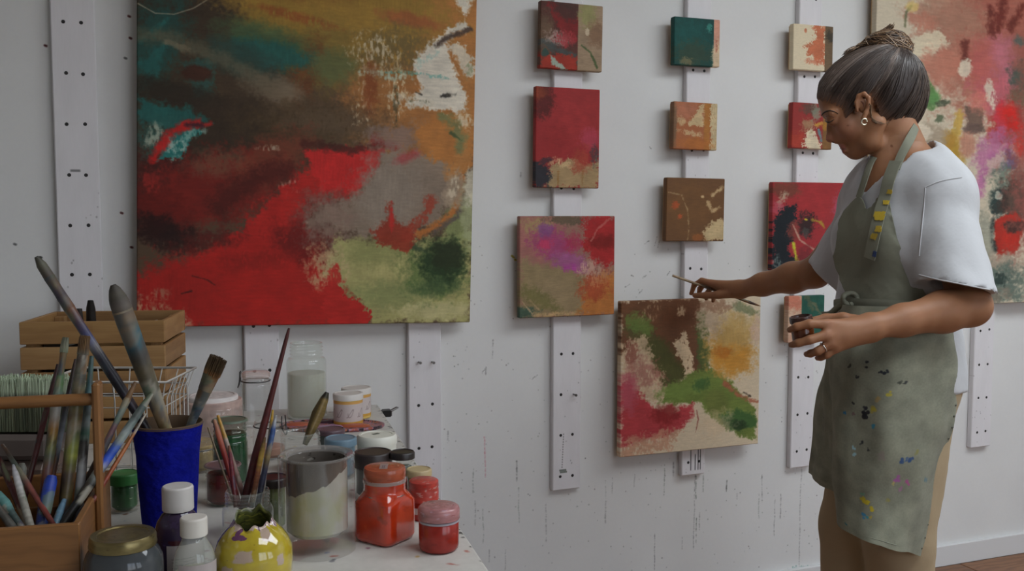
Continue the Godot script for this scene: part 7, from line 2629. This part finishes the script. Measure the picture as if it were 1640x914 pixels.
func apron_part(t: Node3D, away: Transform3D) -> void:
	var b := MB.new()
	# ---- bib
	var left := [[312, 1372], [335, 1362], [355, 1351], [413, 1344], [438, 1351], [471, 1362], [500, 1358]]
	var right := [[312, 1427], [345, 1430], [380, 1437], [430, 1457], [471, 1480], [500, 1490]]
	var crest := [[0.0, 334], [0.12, 322], [0.22, 314], [0.34, 322], [0.46, 338], [0.58, 332], [0.70, 318], [0.82, 314], [1.0, 316]]
	var rows := []
	var nr := 26
	var nc := 26
	for i in nr:
		var ring := PackedVector3Array()
		for j in nc:
			var u := j / (nc - 1.0)
			var y := lerpf(ramp(crest, u), 502.0, i / (nr - 1.0))
			var x := lerpf(ramp(left, y), ramp(right, y), u)
			ring.append(lay(x, y, cloth_f, 0.012 + 0.010 * (nb(j * 5, i * 4) - 0.5) + 0.006 * sin(u * 9.0 + i * 0.15) * 0.5))
		rows.append(ring)
	# ease the folds
	for pass_ in 2:
		for i in range(1, nr - 1):
			for j in range(1, nc - 1):
				rows[i][j] = (rows[i][j] * 2.0 + rows[i - 1][j] + rows[i + 1][j] + rows[i][j - 1] + rows[i][j + 1]) / 6.0
	var bib := MB.new()
	bib.sheet(rows, 0.003, -view.x * 0.3 + view.z)
	# ---- skirt: columns run from its open back edge round the front to the far flap
	var ctl := [
		[[1526, 496, 2.225], [1490, 494, 2.160], [1432, 492, 2.135], [1376, 490, 2.185], [1354, 488, 2.275], [1356, 488, 2.330], [1352, 488, 2.370], [1366, 488, 2.430]],
		[[1538, 570, 2.215], [1494, 576, 2.115], [1428, 580, 2.085], [1362, 578, 2.145], [1331, 572, 2.250], [1334, 570, 2.300], [1326, 566, 2.370], [1336, 560, 2.450]],
		[[1525, 665, 2.195], [1482, 674, 2.100], [1420, 682, 2.070], [1364, 680, 2.130], [1334, 670, 2.210], [1340, 664, 2.275], [1318, 655, 2.370], [1313, 640, 2.480]],
		[[1499, 775, 2.220], [1466, 786, 2.115], [1416, 792, 2.080], [1368, 786, 2.110], [1338, 770, 2.185], [1346, 756, 2.260], [1318, 742, 2.370], [1301, 722, 2.480]],
		[[1471, 889, 2.180], [1449, 884, 2.100], [1412, 874, 2.070], [1374, 860, 2.090], [1344, 836, 2.160], [1348, 798, 2.260], [1322, 779, 2.360], [1299, 757, 2.480]]]
	var cp := []
	for row in ctl:
		var ring := []
		for q in row:
			ring.append(at(q[0], q[1], q[2]))
		cp.append(ring)
	var fn := FastNoiseLite.new()
	fn.seed = 15
	fn.frequency = 6.0
	fn.fractal_octaves = 3
	var sk := []
	var colp := []
	for i in cp.size():
		colp.append(smooth_path(cp[i], 9))
	var cn: int = colp[0].size()
	var per := 12
	var rn := (cp.size() - 1) * per + 1
	for i in rn:
		sk.append(PackedVector3Array())
		sk[i].resize(cn)
	for j in cn:
		var line := []
		for i in cp.size():
			line.append(colp[i][j])
		var sp := smooth_path(line, per)
		for i in rn:
			var p: Vector3 = sp[i]
			var n := fn.get_noise_3dv(p * Vector3(1.2, 0.6, 1.2))
			sk[i][j] = p + (p - Vector3(t.position.x, p.y, t.position.z)).normalized() * n * 0.016
	var skirt := MB.new()
	skirt.sheet(sk, 0.0032, view.z)
	# ---- paint on the cloth, found by where each splash falls on the skirt
	var im := Image.create(512, 512, false, Image.FORMAT_RGB8)
	for y in 512:
		for x in 512:
			var g := 1.0 + (na(x * 0.7, y * 0.7) - 0.5) * 0.22 + (nb(x * 1.5, y * 1.5) - 0.5) * 0.10 + (0.02 if (x + y) % 2 else -0.02)
			var c := th("#6a6b5e")
			im.set_pixel(x, y, Color(c.r * g, c.g * g, c.b * g * 0.99))
	var inv := view.inverse()
	var splash := func(px: float, py: float, rad: float, hex: String, op: float) -> void:
		var best := 1e9
		var bu := Vector2.ZERO
		for i in rn:
			for j in range(0, cn):
				var q: Vector3 = inv * (sk[i][j] - EYE)
				var s := Vector2(820.0 - FOCAL * q.x / q.z, 457.0 + FOCAL * q.y / q.z)
				var e := s.distance_squared_to(Vector2(px, py)) + (40.0 if -q.z > 2.3 else 0.0)
				if e < best:
					best = e
					bu = Vector2(float(j) / (cn - 1), float(i) / (rn - 1))
		for k in 5:
			dab(im, bu.x * 511 + rng.randf_range(-1, 1) * rad, bu.y * 511 + rng.randf_range(-1, 1) * rad, rad * rng.randf_range(0.4, 0.9), th(hex), op)
	var marks := [
		[1385, 660, 6, "#1d1d20", 0.9], [1384, 667, 5, "#1d1d20", 0.9], [1388, 655, 4, "#25252a", 0.8], [1400, 652, 5, "#857a35", 0.7], [1410, 642, 4, "#7d6a45", 0.7], [1424, 634, 4, "#8f8434", 0.8], [1398, 656, 3, "#8a8030", 0.8],
		[1355, 659, 3, "#2a5f82", 0.9], [1370, 661, 3, "#5f4a4c", 0.7], [1400, 685, 3, "#2c6478", 0.8], [1420, 600, 4, "#23262a", 0.9], [1408, 596, 3, "#23262a", 0.8], [1448, 610, 3, "#2c2e2e", 0.7], [1438, 616, 3, "#33352f", 0.6],
		[1386, 588, 2.5, "#26282a", 0.8], [1374, 600, 2.5, "#26282a", 0.8], [1390, 575, 2.5, "#26282a", 0.8], [1370, 645, 2.5, "#2a2c2c", 0.8], [1380, 705, 3, "#26282a", 0.7], [1395, 720, 2.5, "#2c2e2e", 0.6],
		[1370, 718, 3, "#7fa0a8", 0.8], [1371, 730, 3, "#7fa0a8", 0.8], [1443, 732, 4, "#2c3f5f", 0.8], [1460, 735, 4, "#2c3f5f", 0.8], [1452, 740, 3, "#3a4a66", 0.7], [1437, 765, 5, "#85507d", 0.9], [1453, 768, 4, "#8a4a70", 0.9], [1442, 784, 4, "#7f5a72", 0.7], [1426, 774, 3, "#938a55", 0.8],
		[1384, 795, 5, "#93842c", 0.9], [1388, 808, 6, "#9a8a26", 0.95], [1393, 815, 5, "#9a8a26", 0.9], [1380, 788, 4, "#5a7a66", 0.8], [1384, 830, 5, "#33607a", 0.9], [1390, 826, 3, "#2f6a74", 0.8], [1358, 838, 3, "#2c5a66", 0.7], [1395, 826, 3, "#8a7a3a", 0.8],
		[1410, 732, 6, "#6f6560", 0.5], [1480, 770, 4, "#46606a", 0.6], [1465, 720, 4, "#6d6a3c", 0.5], [1420, 800, 4, "#6f6a3a", 0.5], [1362, 582, 4, "#34362f", 0.7], [1322, 668, 3, "#26282a", 0.7]]
	for q in marks:
		splash.call(q[0], q[1], q[2], q[3], q[4])
	var am := cloth_material(Color.WHITE, 29, 0.0)
	am.albedo_texture = ImageTexture.create_from_image(im)
	am.uv1_triplanar = false
	am.uv1_scale = Vector3.ONE
	am.normal_enabled = false
	var plain_m := cloth_material(th("#6a6b5e"), 30, 0.35)
	var root := part("apron", skirt.mesh(am), t, away)
	root.set_meta("label", "sage-green canvas apron skirt splashed with paint")
	part("bib", bib.mesh(plain_m), root)
	# stitched open edge
	var st := MB.new()
	for i in range(4, rn - 1, 2):
		var p: Vector3 = sk[i][0] + view.z * 0.004
		var q: Vector3 = sk[i][1] + view.z * 0.004
		st.tube(PackedVector3Array([p.lerp(q, 0.1), p.lerp(q, 0.8)]), PackedFloat32Array([0.0022, 0.0022]), 5)
	part("edge_stitching", st.mesh(mat(th("#3f4038"), 0.9)), root)
	var hem := MB.new()
	for i in [rn - 3]:
		var line := PackedVector3Array()
		var rr := PackedFloat32Array()
		for j in cn:
			line.append(sk[i][j] + (view.z * 0.0034))
			rr.append(0.0009)
		hem.tube(line, rr, 4)
	part("hem_seam", hem.mesh(mat(th("#6c6d60"), 0.9)), root)
	# ---- straps
	var strap := func(called: String, pts: Array, w: float, fld: Field, off: float) -> Array:
		var mid := []
		for q in pts:
			if q.size() > 2:
				mid.append(at(q[0], q[1], q[2]))
			else:
				mid.append(lay(q[0], q[1], fld, off))
		var sp := smooth_path(mid, 6)
		var rws := []
		for i in sp.size():
			var tg := (sp[mini(i + 1, sp.size() - 1)] - sp[maxi(i - 1, 0)]).normalized()
			var n := (fld.gradient(sp[i]) if fld else view.z)
			var sd := tg.cross(n).normalized()
			rws.append(PackedVector3Array([sp[i] - sd * w, sp[i] - sd * w * 0.33 + n * 0.001, sp[i] + sd * w * 0.33 + n * 0.001, sp[i] + sd * w]))
		var sm := MB.new()
		sm.sheet(rws, 0.003, view.z)
		part(called, sm.mesh(plain_m), root)
		return rws
	var both := Field.new()
	both.grow = 0.010
	torso(both)
	both.cone(body_at(1458, 264, 0.035, -0.02), body_at(1452, 308, 0.125), 0.040, 0.046, 0.04)
	both.cone(head_at(1420, 190), head_at(1454, 272), 0.046, 0.052, 0.03)
	strap.call("neck_strap", [[1466, 203, 2.262], [1460, 216, 2.245], [1452, 236], [1445, 256], [1438, 276]], 0.0095, both, 0.010)
	var tail: Array = strap.call("strap_end", [[1441, 268], [1432, 292], [1426, 320], [1417, 350], [1410, 380], [1404, 410]], 0.0140, cloth_f, 0.022)
	strap.call("neck_strap", [[1406, 255], [1400, 266], [1394, 282], [1388, 300], [1382, 318]], 0.0085, both, 0.011)
	# paint daubs on the strap's end
	for q in [[9, 0.05, 0.45, "#97802a"], [13, 0.0, 0.55, "#9a8428"], [17, 0.10, 1.0, "#a08a2a"], [18, 0.0, 0.85, "#a08a2a"], [21, 0.05, 0.6, "#97802a"], [23, 0.3, 0.8, "#8a7526"], [27, 0.0, 0.35, "#23385f"]]:
		var lines := []
		for i in 3:
			var ra: PackedVector3Array = tail[mini(q[0] + i, tail.size() - 1)]
			var line := PackedVector3Array()
			for j in 7:
				var u: float = lerpf(q[1], q[2], j / 6.0) + 0.06 * sin(j * 2.3 + i * 1.7 + q[0])
				var p := ra[0].lerp(ra[3], clampf(u, 0.0, 1.0))
				if i != 1:
					p = p.lerp((tail[mini(q[0] + 1, tail.size() - 1)][0] as Vector3).lerp(tail[mini(q[0] + 1, tail.size() - 1)][3], clampf(u, 0.0, 1.0)), 0.05 + 0.3 * absf(sin(j * 1.9 + q[0])))
				line.append(p - ray(1420, 350).normalized() * 0.0075)
			lines.append(line)
		var db := MB.new()
		db.col = ph(q[3])
		db.sheet(lines, 0.0007, view.z)
		part("paint_daub", db.mesh(painted(0.5)), root)
	# waist tie with its knot
	strap.call("waist_tie", [[1350, 486], [1372, 484], [1400, 486], [1430, 488], [1470, 490]], 0.0085, cloth_f, 0.020)
	var kb := MB.new()
	var kp := lay(1376, 480, cloth_f, 0.026)
	for k in 7:
		var pts := []
		var w0 := k * 0.9
		for i in 6:
			var w := w0 + i * 1.05
			pts.append(kp + view.x * cos(w) * 0.016 + view.y * sin(w) * 0.013 + view.z * (0.006 * sin(w * 2.0 + k) + 0.004))
		var sp := smooth_path(pts, 4)
		var rr := PackedFloat32Array()
		for i in sp.size():
			rr.append(0.0058)
		kb.tube(sp, rr, 7, view.z, 0.6)
	for q in [[[1374, 484], [1362, 490], [1350, 498], [1340, 500]], [[1378, 486], [1370, 498], [1362, 508], [1356, 520]]]:
		var pts := []
		for p in q:
			pts.append(lay(p[0], p[1], cloth_f, 0.030))
		var sp := smooth_path(pts, 5)
		var rr := PackedFloat32Array()
		for i in sp.size():
			rr.append(0.0075)
		kb.tube(sp, rr, 8, view.z, 0.45)
	part("tie_knot", kb.mesh(plain_m), root)

func small_parts(t: Node3D, away: Transform3D) -> void:
	var dark := mat(th("#2a1f1a"), 0.7)
	var hug := func(called: String, pts: Array, r0: float, r1: float, m: Material, off: float) -> void:
		var mid := []
		for q in pts:
			mid.append(lay(q[0], q[1], head_f, off))
		var sp := smooth_path(mid, 5)
		var rr := PackedFloat32Array()
		for i in sp.size():
			rr.append(lerpf(r0, r1, absf(float(i) / (sp.size() - 1) * 2.0 - 0.8)))
		var b := MB.new()
		b.tube(sp, rr, 6)
		part(called, b.mesh(m), t, away)
	hug.call("eyebrow", [[1316, 185], [1319, 181], [1325, 178], [1334, 178], [1342, 182]], 0.0020, 0.0008, dark, 0.0004)
	hug.call("eyelashes", [[1322, 193], [1325, 195.5], [1330, 195], [1336, 191]], 0.0016, 0.0008, mat(th("#1d1715"), 0.6), 0.0004)
	hug.call("eyelid_crease", [[1322, 187], [1328, 185.5], [1336, 188]], 0.0009, 0.0005, mat(th("#55392e"), 0.7), 0.0)
	hug.call("mouth_line", [[1345, 238], [1350, 238.5], [1356, 239]], 0.0009, 0.0005, mat(th("#47261f"), 0.6), 0.0)
	hug.call("nostril", [[1333, 227.5], [1336, 228]], 0.0018, 0.0014, mat(th("#2c1712"), 0.7), -0.0004)
	# ear hollow and small hoop
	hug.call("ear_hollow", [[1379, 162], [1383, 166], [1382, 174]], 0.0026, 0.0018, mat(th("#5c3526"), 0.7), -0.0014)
	var hoop := MB.new()
	var hc := head_at(1384, 195, 0.088)
	var pts := PackedVector3Array()
	var rr := PackedFloat32Array()
	for k in 19:
		var a := TAU * k / 20.0
		pts.append(hc + view.x * cos(a) * 0.0060 + view.y * sin(a) * 0.0066 + view.z * 0.001 * sin(a))
		rr.append(0.0022)
	hoop.tube(pts, rr, 8, view.z)
	part("earring", hoop.mesh(mat(Color(0.85, 0.82, 0.74), 0.18, 1.0)), t, away)
	var ring := MB.new()
	var k0 := at(1330, 549, 1.998)
	var k1 := at(1310, 562, 1.998)
	var ax := (k1 - k0).normalized()
	var u := ax.cross(view.z).normalized()
	var v := ax.cross(u)
	pts = PackedVector3Array()
	rr = PackedFloat32Array()
	for k in 21:
		var a := TAU * k / 20.0
		pts.append(k0.lerp(k1, 0.55) + (u * cos(a) + v * sin(a)) * 0.0098)
		rr.append(0.0014)
	ring.tube(pts, rr, 6, ax)
	part("finger_ring", ring.mesh(mat(Color(0.88, 0.87, 0.85), 0.15, 1.0)), t, away)

func held_things() -> void:
	# the small jar of brown paint in her near hand
	var up := (view.y * 0.97 - view.x * 0.16 + view.z * 0.10).normalized()
	var o := at(1288, 549, 2.034)
	var t := thing("paint_jar", "small glass jar of brown paint held in the painter's near hand", "jar", o, upright(up, view.x))
	var r := 0.0225
	part("glass", lathe_mesh([Vector2(0, 0), Vector2(r - 0.003, 0), Vector2(r, 0.003), Vector2(r, 0.034), Vector2(r - 0.002, 0.038), Vector2(r - 0.002, 0.042), Vector2(r, 0.044), Vector2(r - 0.001, 0.047), Vector2(r, 0.050), Vector2(r - 0.001, 0.055), Vector2(r - 0.003, 0.056), Vector2(r - 0.004, 0.054), Vector2(r - 0.004, 0.036)], palette_mix(th("#5c3018"), [th("#3a1f17"), th("#8a5a34")], 0.35, 81, 0.12)), t)
	part("rim_paint", lathe_mesh([Vector2(r + 0.0004, 0.043), Vector2(r + 0.0008, 0.048), Vector2(r + 0.0002, 0.0555), Vector2(r - 0.003, 0.0566), Vector2(r - 0.0046, 0.053), Vector2(r - 0.0046, 0.042), Vector2(0, 0.041)], palette_mix(th("#35201b"), [th("#241512"), th("#6f6a68")], 0.25, 82, 0.2)), t)
	# brush held across the fingers of the far hand
	brush("paint brush pinched between the painter's outstretched fingers", at(1218, 490, 2.93), at(1077, 441, 2.905), [[0, 0.0008], [0.05, 0.0030], [0.12, 0.0042], [0.2, 0.0036], [0.3, 0.0030], [0.6, 0.0042], [1, 0.0034]], [[0, "#6b4a28"], [0.05, "#5c3d24"], [0.08, "#33241f"], [0.2, "#2a2020"], [0.3, "#3a2a24"], [0.5, "#4a3d33"], [0.8, "#77664f"], [1, "#8a765a"]], 0.12, 0.3, "")
